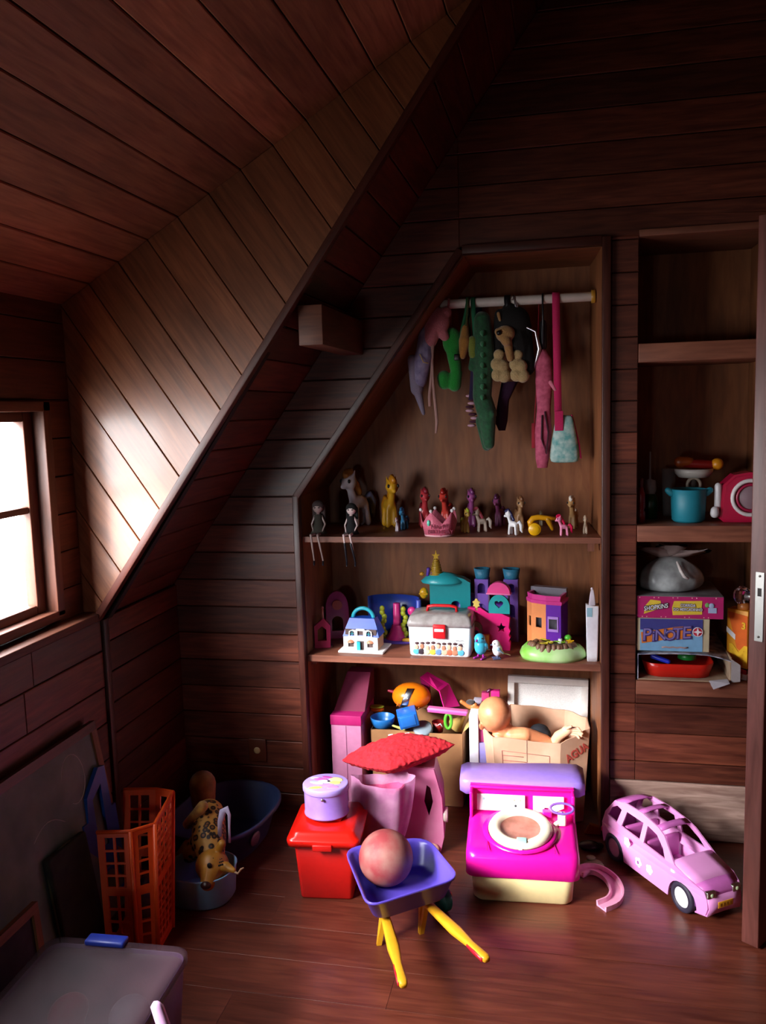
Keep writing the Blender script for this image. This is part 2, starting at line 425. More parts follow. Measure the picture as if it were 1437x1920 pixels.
# gable wall
wb = struct('wall_back')
def wz(region, m=W_WALL, **k):
    slab('backing', wb, (0, YB + T, 0), X_, Z_, (0, -1, 0), region, .012, W_BACKING)
    boards(wb, (0, YB + T, 0), X_, Z_, (0, -1, 0), region, m, .103, (1, 0), k.pop('off', 1.2), .0014, T, .0022, **k)
FR = .024
wz([(-1.44, 0), (-.927 - FR, 0), (-.927 - FR, 1.2), ((1.2 - .871) / 1.374 - 1.44, 1.2), (-1.44, .871)])
wz([((1.2 - .871) / 1.374 - 1.44, 1.2), (-.927 - FR, 1.2), (-.335, 2.035), (-.335, zs(-.335))])
wz([(-.335, 2.035), (XR, 2.035), (XR, zr(XR) if zr(XR) > 2.035 else 2.036), (XRG, ZRG), (-.335, zs(-.335))])
wz([(.157, 0.205), (.243, 0.205), (.243, 2.035), (.157, 2.035)])
wz([(.243, .205), (.70, .205), (.70, .53), (.243, .53)])
wz([(.655, .53), (.70, .53), (.70, 2.035), (.655, 2.035)])
wz([(1.35, 0), (XR, 0), (XR, 1.9), (1.35, 1.9)])
slab('backing', wb, (0, YB + T, 0), X_, Z_, (0, -1, 0), [(.70, 0), (1.4, 0), (1.4, 2.035), (.7, 2.035)], .03, W_TRIM)
plank(wb, (0, YB + T, 0), X_, Z_, (0, -1, 0), [(.157, .003), (.70, .003), (.70, .203), (.157, .203)], W_OLD, T + .004, .003, 'skirting_board')['label'] = 'pale weathered bare plank at the foot of the wall'
# knee wall under the window
wl = struct('wall_left')
slab('backing', wl, (XK - T, 0, 0), Y_, Z_, X_, [(YF, 0), (YB, 0), (YB, .873), (YF, .873)], .03, W_BACKING)
boards(wl, (XK - T, 0, 0), Y_, Z_, X_, [(2.39, 0), (YB, 0), (YB, .868), (2.39, .868)], W_WALL, .103, (1, 0), 1.2, .0014, T, .0022)
boards(wl, (XK - T, 0, 0), Y_, Z_, X_, [(YF, 0), (2.36, 0), (2.36, .868), (YF, .868)], W_WALL, .118, (1, 0), .06, .0014, T, .0022, lens=1.9)
beam('batten', (XK + .004, 2.376, 0), (XK + .004, 2.376, .868), .03, .012, W_TRIM, wl, upv=X_)
# window wall of the dormer
ww = struct('wall_window')
def ws(region):
    slab('backing', ww, (XW - T, 0, 0), Y_, Z_, X_, region, .07, W_BACKING)
    boards(ww, (XW - T, 0, 0), Y_, Z_, X_, region, W_FRAME, .115, (1, 0), 1.56, .0014, T, .002)
YD = -.35
ws([(YD, WZ1), (YC, WZ1), (YC, 1.86), (YD, 1.86)])
ws([(WY1, .865), (YC, .865), (YC, WZ1), (WY1, WZ1)])
ws([(YD, .865), (WY0, .865), (WY0, WZ1), (YD, WZ1)])
# side wall (cheek) of the dormer with slanted boards
dc = struct('wall_dormer')
cheek = [(XW - .01, .80), (zs and -1.44 - .0, .871), (XM, zs(XM)), (XW - .01, zd(XW - .01))]
slab('backing', dc, (0, YC + T, 0), X_, Z_, (0, -1, 0), cheek, .02, W_BACKING)
d = Vector((1, -1.47)).normalized()
pe = Vector((-d.y, d.x))
j0 = Vector((-.995, zd(-.995)))
wch = .1 * Vector((1, .578)).dot(pe)
boards(dc, (0, YC + T, 0), X_, Z_, (0, -1, 0), cheek, W_CHEEK, abs(wch), (d.x, d.y), j0.dot(pe), .0012, T, .0018)
dc2 = struct('wall_dormer_near')
slab('backing', dc2, (0, YD - T, 0), X_, Z_, Y_, cheek, .02, W_BACKING)
boards(dc2, (0, YD - T, 0), X_, Z_, Y_, cheek, W_CHEEK, .12, (d.x, d.y), 0, .0012, T, .0018)
# dormer ceiling: boards run into the depth, joints continue those of the cheek
ce = struct('ceiling_dormer')
A = Vector((1, 0, .578)).normalized(); Nn = Vector((.578, 0, -1)).normalized(); O_ = Vector((-.995, 0, zd(-.995))) - Nn * T
wl_ = .1 / A.x
umin = (XW - .02 + .995) / A.x; umax = (XM + .995) / A.x
regc = [(umin, YD), (umax, YD), (umax, YC + .012), (umin, YC + .012)]
slab('backing', ce, O_, A, Y_, Nn, regc, .02, W_BACKING)
boards(ce, O_, A, Y_, Nn, regc, W_CEIL, wl_, (0, 1), 0, .0016, T, .0025)
# main slopes
A2 = Vector((1, 0, 1.374)).normalized(); N2 = Vector((1.374, 0, -1)).normalized(); O2 = Vector((-1.44, 0, .871)) - N2 * T
cl = struct('ceiling_left')
uM = (XM + 1.44) / A2.x; uR = (XRG + 1.44) / A2.x
for reg in ([(0, YC + .014), (uR, YC + .014), (uR, YB + .02), (0, YB + .02)], [(uM, YD), (uR, YD), (uR, YC + .01), (uM, YC + .01)], [(-.01, YF), (uR, YF), (uR, YD - .01), (-.01, YD - .01)]):
    slab('backing', cl, O2, A2, Y_, N2, reg, .02, W_BACKING)
    boards(cl, O2, A2, Y_, N2, reg, W_WALL, .112, (0, 1), .03, .0016, T, .0025)
A3 = Vector((1, 0, -1.374)).normalized(); N3 = Vector((-1.374, 0, -1)).normalized(); O3 = Vector((XRG, 0, ZRG)) - N3 * T
cr = struct('ceiling_right')
u3 = (XR - XRG) / A3.x
reg = [(0, YF), (u3 + .1, YF), (u3 + .1, YB + .02), (0, YB + .02)]
slab('backing', cr, O3, A3, Y_, N3, reg, .02, W_BACKING)
boards(cr, O3, A3, Y_, N3, reg, W_WALL, .112, (0, 1), 0, .0016, T, .0025)
# unseen slabs added around the lining to block daylight at every joint
sh = struct('roof_shell')
def ob(x0, x1, y0, y1, z0, z1):
    g = G(); g.box(((x0 + x1) / 2, (y0 + y1) / 2, (z0 + z1) / 2), (x1 - x0, y1 - y0, z1 - z0)); g.build('shell_slab', W_BACKING, sh)
ob(-1.75, 1.75, -2.0, 3.5, -.2, -.056); ob(-1.75, 1.75, 3.345, 3.42, -.2, 3.7); ob(1.585, 1.7, -2.0, 3.42, -.2, 2.6); ob(-1.6, VX0, -1.9, -1.84, -.2, 3.7); ob(VX1, 1.7, -1.9, -1.84, -.2, 3.7); ob(VX0, VX1, -1.9, -1.84, -.2, VZ0); ob(VX0, VX1, -1.9, -1.84, VZ1, 3.7)
ob(-1.62, -1.476, -2.0, 3.42, -.2, .862); ob(-1.62, -1.44, YB + .03, 3.42, -.2, 1.0)
for o_, a_, n_, r_ in ((O2, A2, N2, [(-.14, YC + .05), (uR + .1, YC + .05), (uR + .1, 3.42), (-.14, 3.42)]), (O2, A2, N2, [(uM + .03, YD - .06), (uR + .1, YD - .06), (uR + .1, YC + .06), (uM + .03, YC + .06)]),
                       (O2, A2, N2, [(-.14, -2.0), (uR + .1, -2.0), (uR + .1, YD - .05), (-.14, YD - .05)]), (O3, A3, N3, [(-.1, -2.0), (u3 + .2, -2.0), (u3 + .2, 3.42), (-.1, 3.42)]),
                       (O_, A, Nn, [(umin - .1, YD - .06), (umax + .06, YD - .06), (umax + .06, YC + .07), (umin - .1, YC + .07)])):
    slab('shell_slab', sh, Vector(o_) - Vector(n_) * .021, a_, Y_, n_, r_, .05, W_BACKING)
big = [(XW - .14, .76), (-1.50, .76), (XM + .05, zs(XM + .05) + .03), (XM, zs(XM) + .08), (XW - .14, zd(XW - .14) + .06)]
slab('shell_slab', sh, (0, YC + T + .0205, 0), X_, Z_, (0, -1, 0), big, .03, W_BACKING); slab('shell_slab', sh, (0, YD - T - .0205, 0), X_, Z_, Y_, big, .03, W_BACKING)
ob(-1.60, -1.574, YD - .06, YC + .06, WZ1 + .0, 1.98); ob(-1.60, -1.574, WY1 + .01, YC + .06, .80, WZ1 + .01); ob(-1.60, -1.574, YD - .06, WY0 - .01, .80, WZ1 + .01); ob(-1.6, -1.478, YD - .06, YC + .06, .80, .867); ob(-1.60, -1.574, YD - .06, YC + .06, .80, WZ0 - .005)
# rest of the room
wr = struct('wall_right')
slab('backing', wr, (XR, 0, 0), Y_, Z_, (-1, 0, 0), [(YF, 0), (YB + .02, 0), (YB + .02, 2.1), (YF, 2.1)], .03, W_BACKING)
boards(wr, (XR, 0, 0), Y_, Z_, (-1, 0, 0), [(YF, 0), (YB, 0), (YB, 2.05), (YF, 2.05)], W_WALL, .2, (1, 0), 0, .002)
wf = struct('wall_front')
regf = [(-1.45, 0), (XR, 0), (XR, zr(XR)), (XRG, ZRG), (-1.45, .87)]
regf4 = [clip(regf, 1, 0, VX0), clip(regf, -1, 0, -VX1), clip(clip(clip(regf, -1, 0, -VX0), 1, 0, VX1), 0, 1, VZ0), clip(clip(clip(regf, -1, 0, -VX0), 1, 0, VX1), 0, -1, -VZ1)]
for r_ in regf4:
    slab('backing', wf, (0, YF, 0), X_, Z_, Y_, r_, .03, W_BACKING)
    boards(wf, (0, YF, 0), X_, Z_, Y_, r_, W_WALL, .2, (1, 0), 0, .002)
wi2 = struct('added_fill_window')  # frame of the added window that gives fill light from behind
for x0, x1, z0, z1 in ((VX0, VX0 + .05, VZ0, VZ1), (VX1 - .05, VX1, VZ0, VZ1), (VX0 + .05, VX1 - .05, VZ0, VZ0 + .05), (VX0 + .05, VX1 - .05, VZ1 - .05, VZ1), ((VX0 + VX1) / 2 - .02, (VX0 + VX1) / 2 + .02, VZ0 + .05, VZ1 - .05)):
    g = G(); g.box(((x0 + x1) / 2, YF - .02, (z0 + z1) / 2), (x1 - x0, .06, z1 - z0), b=.003); g.build('window_frame', W_FRAME, wi2)
# trim along the roof edge of the dormer opening, both sides
tr = struct('trim_1')
dl = Vector((1, 0, 1.374)).normalized()
beam('edge_board', Vector((-1.455, YC - .008, zs(-1.455))) - dl.cross(Vector(Y_)) * -.0, (XM + .01, YC - .008, zs(XM + .01)), .03, .022, W_TRIM, tr, upv=(1.374, 0, -1))
beam('edge_board', (-1.455, YD + .008, zs(-1.455)), (XM, YD + .008, zs(XM)), .03, .022, W_TRIM, tr, upv=(1.374, 0, -1))
beam('edge_board', (XM, YD, zs(XM)), (XM, YC, zs(XM)), .022, .03, W_TRIM, tr)
pu = beam('roof_purlin', (-.714, YC + .03, 1.752), (-.714, YB + .03, 1.752), .073, .115, W_FRAME)
setp(pu, 'short square roof beam jutting from the wall under the slope', 'beam')
# window -------------------------------------------------------------
wi = struct('window_1')
def wbx(name, y0, y1, z0, z1, x0, x1, m=W_FRAME, parent=wi):
    g = G(); g.box(((x0 + x1) / 2, (y0 + y1) / 2, (z0 + z1) / 2), (x1 - x0, y1 - y0, z1 - z0), b=.003); return g.build(name, m, parent)
fx0, fx1 = -1.57, -1.472
wbx('window_frame', WY1 - .035, WY1, WZ0, WZ1, fx0, fx1); wbx('window_frame', WY0, WY0 + .035, WZ0, WZ1, fx0, fx1)
wbx('window_frame', WY0, WY1, WZ1 - .03, WZ1, fx0, fx1); wbx('window_frame', WY0, WY1, WZ0 - .01, WZ0 + .018, fx0, fx1)
ns = 3; sw = (WY1 - WY0 - .07) / ns
M_PANE = mat('#ffffff', 'clear', .02)
M_PANE.node_tree.nodes['Mix Shader'].inputs[0].default_value = .04
for i in range(ns):
    a = WY0 + .035 + i * sw; b_ = a + sw
    sx0, sx1 = -1.545, -1.51; st = .045
    for (y0, y1, z0, z1) in ((a, a + st, WZ0 + .018, WZ1 - .03), (b_ - st, b_, WZ0 + .018, WZ1 - .03), (a + st, b_ - st, WZ1 - .03 - .028, WZ1 - .03), (a + st, b_ - st, WZ0 + .018, WZ0 + .045)):
        wbx('sash', y0 + .001, y1 - .001, z0, z1, sx0, sx1)
    wbx('muntin', a + st, b_ - st, 1.232, 1.252, sx0 + .004, sx1 - .004)
    for z0, z1 in ((WZ0 + .04, 1.234), (1.25, WZ1 - .055)):
        g = G(); g.box((-1.528, (a + b_) / 2, (z0 + z1) / 2), (.003, b_ - a - 2 * st + .01, z1 - z0)); g.build('pane', M_PANE, wi)
si = wbx('window_sill', WY0 - .04, YC - .004, .868, .893, -1.50, -1.425, W_FRAME)
# ---- built-in closet
CX0, CX1, CZ1 = -.927, .128, 2.008
cz = thing('built_in_closet', 'tall built-in plywood closet with slanted top left corner and three shelves', 'closet', (0, 0, 0))
YK = 3.29
def pan(name, pts, m, parent=cz, t=.012, label=None):
    """quad slab from four points + thickness away from closet interior"""
    P = [Vector(p) for p in pts]; n = (P[1] - P[0]).cross(P[2] - P[0]).normalized(); k = len(P)
    g = G(); g.add(P + [p - n * t for p in P], [tuple(range(k)), tuple(range(2 * k - 1, k - 1, -1))] + [(i, i + k, (i + 1) % k + k, (i + 1) % k) for i in range(k)])
    return g.build(name, m, parent, label)
dq = .026  # right side leans in at the back
CXB = CX1 - dq
pan('back_panel', [(CX0, YK, 0), (CXB + .02, YK, 0), (CXB + .02, YK, CZ1 + .03), (-.321, YK, CZ1 + .03), (CX0, YK, 1.2)], W_PLY)
pan('side_panel', [(CX0, YB + .013, 0), (CX0, YK, 0), (CX0, YK, 1.2), (CX0, YB + .013, 1.2)], W_PLY)
pan('side_panel', [(CXB, YK, 0), (CX1, YB + .013, 0), (CX1, YB + .013, CZ1), (CXB, YK, CZ1)], W_PLY)
pan('top_panel', [(-.321, YB + .013, CZ1), (-.321, YK, CZ1), (CX1 + .0, YK, CZ1), (CX1, YB + .013, CZ1)], W_PLY)
pan('slanted_panel', [(CX0, YB + .013, 1.2), (CX0, YK, 1.2), (-.321, YK, CZ1), (-.321, YB + .013, CZ1)], W_PLY)
def shelf(z, t, x0=CX0 + .001, x1=CX1 - .001, y0=YB + .006, parent=cz, y1=YK - .001, xb=CXB - .001):
    g = G(); vs = [(x0, y0, z - t), (x1, y0, z - t), (xb, y1, z - t), (x0, y1, z - t)]
    g.add(vs + [(a, b, z) for a, b, c in vs], [(3, 2, 1, 0), (4, 5, 6, 7), (0, 1, 5, 4), (1, 2, 6, 5), (2, 3, 7, 6), (3, 0, 4, 7)])
    return g.build('shelf', W_SHELF, parent)
ZM, ZU = .610, 1.052
shelf(ZM, .024); shelf(ZU, .02)
g = G(); g.box(((CXB + CX1) / 2 - .02, 2.94, ZU - .036), (.022, .02, .03)); g.build('shelf_cleat', W_SHELF, cz)
g = G(); g.box((CX0 + .012, 3.05, ZM - .037), (.02, .2, .025)); g.build('shelf_cleat', W_SHELF, cz)
def fbx(x0, x1, z0, z1, y0=2.876, y1=2.9125, name='face_frame', parent=cz):
    g = G(); g.box(((x0 + x1) / 2, (y0 + y1) / 2, (z0 + z1) / 2), (x1 - x0, y1 - y0, z1 - z0), b=.003); return g.build(name, W_TRIM, parent)
fbx(CX1, CX1 + .028, 0, 2.035); fbx(CX0 - .024, CX0, 0, 1.205); fbx(-.325, CX1, CZ1, CZ1 + .03)
beam('face_frame', (CX0 - .011, 2.894, 1.2), (-.33, 2.894, 2.024), .036, .024, W_TRIM, cz, upv=(1, 0, -1))
ROD = mat('#d8cfc8', 'plastic', .4)
ROD_A = at(820, 553, Y=3.08); ROD_B = Vector((.112, 3.08, 1.868)); ROD_A.z += 0
ZROD = 1.872
g = G(); g.cyl((-.43, 3.08, ZROD), (.111, 3.08, ZROD), .0165, n=20); g.build('hanging_rod', ROD, cz, 'white plastic hanging rod')
g = G(); g.cyl((.1, 3.08, ZROD), (.114, 3.08, ZROD), .023, n=20); g.build('rod_socket', mat('#b8862c', 'plastic'), cz)
# ---- open cubby cabinet
cb = thing('cubby_cabinet', 'open wooden cubby cabinet of three compartments right of the closet', 'cabinet')
KX0, KX1, KY = .243, .655, 3.27
pan('back_panel', [(KX0, KY, .53), (KX1, KY, .53), (KX1, KY, 2.035), (KX0, KY, 2.035)], W_PLY, cb)
pan('side_panel', [(KX0, YB + .013, .53), (KX0, KY, .53), (KX0, KY, 2.035), (KX0, YB + .013, 2.035)], W_PLY, cb)
pan('side_panel', [(KX1, KY, .53), (KX1, YB + .013, .53), (KX1, YB + .013, 2.035), (KX1, KY, 2.035)], W_PLY, cb)
ZC = [(.515, .563), (1.041, 1.095), (1.631, 1.691), (2.028, 2.05)]
for z0, z1 in ZC:
    g = G(); g.box(((KX0 + KX1) / 2, (2.889 + KY) / 2, (z0 + z1) / 2), (KX1 - KX0 - .002, KY - 2.889 - .002, z1 - z0), b=.002); g.build('shelf', W_SHELF, cb)
# ---- door, standing ajar; hinged on the right of the cubby
do = struct('door_1')
do.location = (.482, 2.331, .008)
th = math.atan2(.81, .6)
do.rotation_euler = (0, 0, th)          # local +x runs along the leaf to the hinge, local -y is the near face
DL, DT, DH = .74, .047, 1.95
do.location = (.482 + .038, 2.331 - .028, .008)
g = G(); g.box((DL / 2, DT / 2, DH / 2), (DL, DT, DH), b=.003); g.build('door_leaf', W_DOOR, do)
for z0, z1 in ((.15, .85), (1.15, 1.8)):
    g = G(); g.box((DL / 2, -.002, (z0 + z1) / 2), (DL - .26, .012, z1 - z0), b=.004); g.build('door_panel', W_DOOR, do)
M_ST = mat('#a8a6a2', 'metal', .4)
zl0, zl1 = at(1425, 1205, Y=2.3).z, at(1425, 1075, Y=2.3).z
g = G(); h0 = (zl0 + zl1) / 2 - .008; hh = zl1 - zl0
g.panel([-.011, -.0055, .0055, .011], [-hh / 2, .028, .05, hh / 2], lambda i, j: not (i == 1 and j == 1), .0025, TR(-.0025, DT / 2 - .004, h0) @ RZ(-PI / 2))
g.build('lock_plate', M_ST, do, 'steel lock face plate')
g = G(); g.box((.0, DT / 2 - .004, h0 + .039), (.004, .012, .022)); g.build('latch_hole', mat('#2a2220', 'matte'), do)
for dz in (-hh / 2 + .012, hh / 2 - .01):
    g = G(); g.cyl((-.0045, DT / 2 - .004, h0 + dz), (0, DT / 2 - .004, h0 + dz), .003, n=10); g.build('screw', mat('#55504c', 'metal'), do)
kz = at(1388, 1120, Y=2.37).z - .008
g = G(); g.cyl((.05, DT, kz), (.05, DT + .012, kz), .022); g.cyl((.05, DT + .01, kz), (.05, DT + .035, kz), .009); g.build('knob_base', M_ST, do)
g = G()
pr = [(0, 0), (.014, .001), (.021, .008), (.025, .02), (.024, .03), (.017, .038), (0, .041)]
g.lathe(pr, TR(.05, DT + .022, kz) @ RX(-PI / 2), 9, smooth=False); g.build('glass_knob', mat('#f4f4f8', 'glass', .03), do, 'faceted clear glass door knob')
g = G(); g.lathe(pr, TR(.05, -.022, kz) @ RX(PI / 2), 9, smooth=False); g.build('glass_knob', mat('#f4f4f8', 'glass', .03), do)
# ================================================================ TOYS: helpers
def bilin(g, q, t=1.0):
    """map unit x-z coordinates onto quad q = bottom-left, bottom-right, top-right, top-left; y is depth in metres along the quad normal (away)"""
    a, b, c, d_ = (Vector(k) for k in q); n = (b - a).cross(d_ - a).normalized() * -1
    g.v = [(a * (1 - p.x) + b * p.x) * (1 - p.z) + (d_ * (1 - p.x) + c * p.x) * p.z + n * p.y * t for p in g.v]
    return g
from mathutils.geometry import tessellate_polygon
def plate(g, outer, holes, t, M=None):
    """plate in the x-z plane with holes, y 0..t"""
    loops = [outer] + list(holes); flat = [p for l in loops for p in l]; n = len(flat)
    tri = tessellate_polygon([[Vector((p[0], p[1], 0)) for p in l] for l in loops])
    vs = [(p[0], 0, p[1]) for p in flat] + [(p[0], t, p[1]) for p in flat]; fs = []
    for a, b, c in tri:
        A_, B_, C_ = flat[a], flat[b], flat[c]
        s_ = (B_[0] - A_[0]) * (C_[1] - A_[1]) - (C_[0] - A_[0]) * (B_[1] - A_[1])
        q = (a, b, c) if s_ > 0 else (a, c, b); fs.append(q); fs.append(tuple(i + n for i in q[::-1]))
    o = 0
    for k, l in enumerate(loops):
        m_ = len(l); cc = area(l) > 0
        for i in range(m_):
            i2 = (i + 1) % m_; q = (o + i, o + i + n, o + i2 + n, o + i2)
            if cc != (k == 0): q = q[::-1]
            fs.append(q if True else q)
        o += m_
    return g.add(vs, fs, M)
def arc(cx, cz, rx, rz=None, a0=0, a1=360, n=16):
    rz = rx if rz is None else rz
    return [(cx + rx * math.cos(math.radians(a0 + (a1 - a0) * i / n)), cz + rz * math.sin(math.radians(a0 + (a1 - a0) * i / n))) for i in range(n + (0 if a1 - a0 == 360 else 1))]
def rect(x0, x1, z0, z1): return [(x0, z0), (x1, z0), (x1, z1), (x0, z1)]
def archp(cx, z0, w_, h_, n=8):
    """arched opening outline, ccw"""
    return [(cx - w_ / 2, z0), (cx + w_ / 2, z0)] + arc(cx, z0 + h_ - w_ / 2, w_ / 2, a0=0, a1=180, n=n)
def star(cx, cz, r, r2=None, n=5, a=90):
    r2 = r2 or r * .42
    return [(cx + (r if i % 2 == 0 else r2) * math.cos(math.radians(a + 180 * i / n)), cz + (r if i % 2 == 0 else r2) * math.sin(math.radians(a + 180 * i / n))) for i in range(2 * n)]
def heartp(r, n=28):
    out = []
    for i in range(n):
        t = 2 * PI * i / n; out.append((r * 16 * math.sin(t) ** 3 / 17, r * (13 * math.cos(t) - 5 * math.cos(2 * t) - 2 * math.cos(3 * t) - math.cos(4 * t)) / 17))
    return out[::-1]
def PL(h, **k): return mat(h, 'plastic', **k)
def one(name, label, cat, g, m, loc, rz=0, group=None, **k):
    """thing that is one mesh"""
    o = g.build(name, m, **k); o.location = loc; o.rotation_euler = (0, 0, rz); return setp(o, label, cat, group)
def rrect(hx, hy, r, z, n=5, cx=0, cy=0):
    out = []
    for sx, sy, a in ((1, 1, 0), (-1, 1, 90), (-1, -1, 180), (1, -1, 270)):
        for i in range(n + 1):
            t = math.radians(a + 90 * i / n); out.append((cx + sx * (hx - r) + r * math.cos(t), cy + sy * (hy - r) + r * math.sin(t), z))
    return out
def tub(g, sections, wall=.003, M=None):
    """hollow vessel: sections list of ring point lists bottom->top (outer); inner made by scaling"""
    inn = []
    for r in sections[::-1]:
        c = Vector((sum(p[0] for p in r) / len(r), sum(p[1] for p in r) / len(r), 0)); q = []
        for p in r:
            v = Vector((p[0] - c.x, p[1] - c.y, 0)); L_ = v.length; v *= (L_ - wall) / L_; q.append((c.x + v.x, c.y + v.y, p[2]))
        inn.append(q)
    inn[-1] = [(p[0], p[1], p[2] + wall) for p in inn[-1]]
    top = inn[0]; lip = [((a[0] + b[0]) / 2, (a[1] + b[1]) / 2, a[2] + wall * .4) for a, b in zip(sections[-1], top)]
    return g.rings(sections + [lip] + inn, M)
DARK = mat('#0d0b0d', 'plastic'); WHITE = PL('#f0eff2'); BLACK = mat('#131218', 'plastic')

# ---------------------------------------------------------------- ponies
def pony(label, x, y, z, H, yaw, body, mane, group='toy ponies on the top shelf', tail=None, slim=1.0, mane_long=1.0, sit=False):
    """four legged toy pony, local front = -x, H = total height in metres"""
    t = thing('toy_pony', label, 'toy pony', (x, y, z), yaw, group)
    g = G(); s = H
    g.ell((.02 * s, 0, .40 * s), (.19 * s, .105 * s, .115 * s))
    for lx, ly, dx in ((-.10, -.06, -.02), (-.10, .06, .0), (.14, -.06, .03), (.14, .06, .02)):
        g.cap((lx * s, ly * s, .36 * s), ((lx + dx) * s, ly * s * 1.1, .045 * s), .048 * s, .055 * s)
    g.cap((-.1 * s, 0, .44 * s), (-.17 * s, 0, .62 * s), .075 * s, .06 * s)
    g.ell((-.19 * s, 0, .74 * s), (.135 * s, .12 * s, .125 * s)); g.cap((-.25 * s, 0, .70 * s), (-.33 * s, 0, .675 * s), .07 * s, .05 * s)
    for sy in (-1, 1): g.cap((-.15 * s, sy * .07 * s, .84 * s), (-.13 * s, sy * .09 * s, .94 * s), .035 * s, .014 * s)
    g.build('body', PL(body), t, remesh=max(s * .028, .0012), smooth_it=3)
    g = G()
    for i in range(7):
        a = i / 6; px = (-.27 + .30 * a) * s; pz = (.86 + .05 * math.sin(a * PI) - .42 * max(0, a - .3) * mane_long) * s
        g.ell((px, .015 * s * math.sin(i * 2), pz), (.07 * s, .055 * s, .085 * s), n=10)
    g.ell((-.28 * s, -.02 * s, .86 * s), (.065 * s, .06 * s, .05 * s), n=10)
    g.build('mane', PL(mane), t, remesh=max(s * .03, .0013), smooth_it=2)
    g = G(); g.tube([(.19 * s, 0, .44 * s), (.28 * s, 0, .50 * s), (.36 * s, 0, .38 * s), (.35 * s, .01 * s, .2 * s), (.40 * s, .01 * s, .1 * s)], [.03 * s, .06 * s, .075 * s, .06 * s, .02 * s])
    g.build('tail', PL(tail or mane), t)
    for sy in (-1, 1): g = G(); g.ell((-.285 * s, sy * .088 * s, .76 * s), (.022 * s, .022 * s, .034 * s), n=8); g.build('eye', BLACK, t)
    return t
def P_(px, py, Z, Y=None): return at(px, py, Y=Y) if Y else at(px, py, Z=Z)
def onshelf(px, Y, z):
    """x so that the point at depth Y and height z shows at column px"""
    lo, hi = -1.5, 1.5
    for _ in range(30):
        m_ = (lo + hi) / 2; v = CM.transposed() @ (Vector((m_, Y, z)) - CP)
        if 718.5 + FPX * v.x / v.z < px: lo = m_
        else: hi = m_
    return lo
def hgt(py0, py1, px, Y): return at(px, py0, Y=Y).z - at(px, py1, Y=Y).z

# ================================================================ TOP SHELF
Z = ZU
def pon(label, px, ptop, Y, yaw, body, mane, **k):
    x = onshelf(px, Y, Z + .03); H = at(px, ptop, Y=Y).z - Z
    return pony(label, x, Y, Z, H, yaw, body, mane, **k)
FRONT = PI / 2
pon('tall pale grey toy pony at the dark left end of the top shelf', 672, 872, 3.19, FRONT - .5, '#cfc4cc', '#b07a3a', tail='#7d8fb8')
pon('tall golden yellow toy pony standing at the back of the top shelf', 732, 884, 3.17, FRONT + .45, '#e2a825', '#c98218', tail='#c98218')
pon('small sky blue toy pony standing right of the tall yellow pony', 758, 948, 3.10, FRONT - .3, '#3f87b4', '#2f6c9c')
pon('tiny white toy pony beside the small blue pony', 745, 968, 3.05, FRONT, '#cdbfc4', '#b78a9c')
pon('red toy pony directly behind the left half of the crown', 796, 908, 3.16, FRONT + .3, '#c23a42', '#8d1f30')
pon('orange red toy pony directly behind the right half of the crown', 838, 910, 3.17, FRONT - .2, '#cf3f34', '#a8241f')
pon('tall mauve purple toy pony behind the yellow green pony', 884, 910, 3.18, FRONT + .2, '#9a4a86', '#6e2f68')
pon('small yellow pony with a lime green mane just right of the crown', 873, 949, 3.02, FRONT + .5, '#d0a850', '#a2a830')
pon('small cream pony with a coral pink mane, turned sideways', 903, 948, 3.04, .4, '#e0cdbd', '#c2566a', tail='#e4d6cc')
pon('dim purple toy pony left of the tan pony at the back', 937, 922, 3.19, FRONT - .3, '#8c4470', '#5b2750')
pon('white pony with a dark navy mane near the shelf edge', 962, 952, 2.97, -.5, '#f2eff0', '#1c1846', tail='#e8e8ee')
pon('tan brown toy pony behind the white and navy pony', 974, 925, 3.12, FRONT + .3, '#a87e58', '#7d5234')
pon('tiny beige toy pony behind the yellow toy tool', 1015, 955, 3.2, FRONT, '#a89878', '#8c7c60')
pon('pale pink pony with a hot crimson mane and tail at the right of the shelf', 1057, 962, 2.95, .25, '#f08fb4', '#dc1450')
pon('tall thin fawn toy pony with a white face behind the pink pony', 1075, 925, 3.13, FRONT - .25, '#b98d5c', '#e6ddd4')
pon('tiny beige toy pony nearest the right end of the top shelf', 1098, 963, 3.0, FRONT, '#c4ab93', '#a88e78')

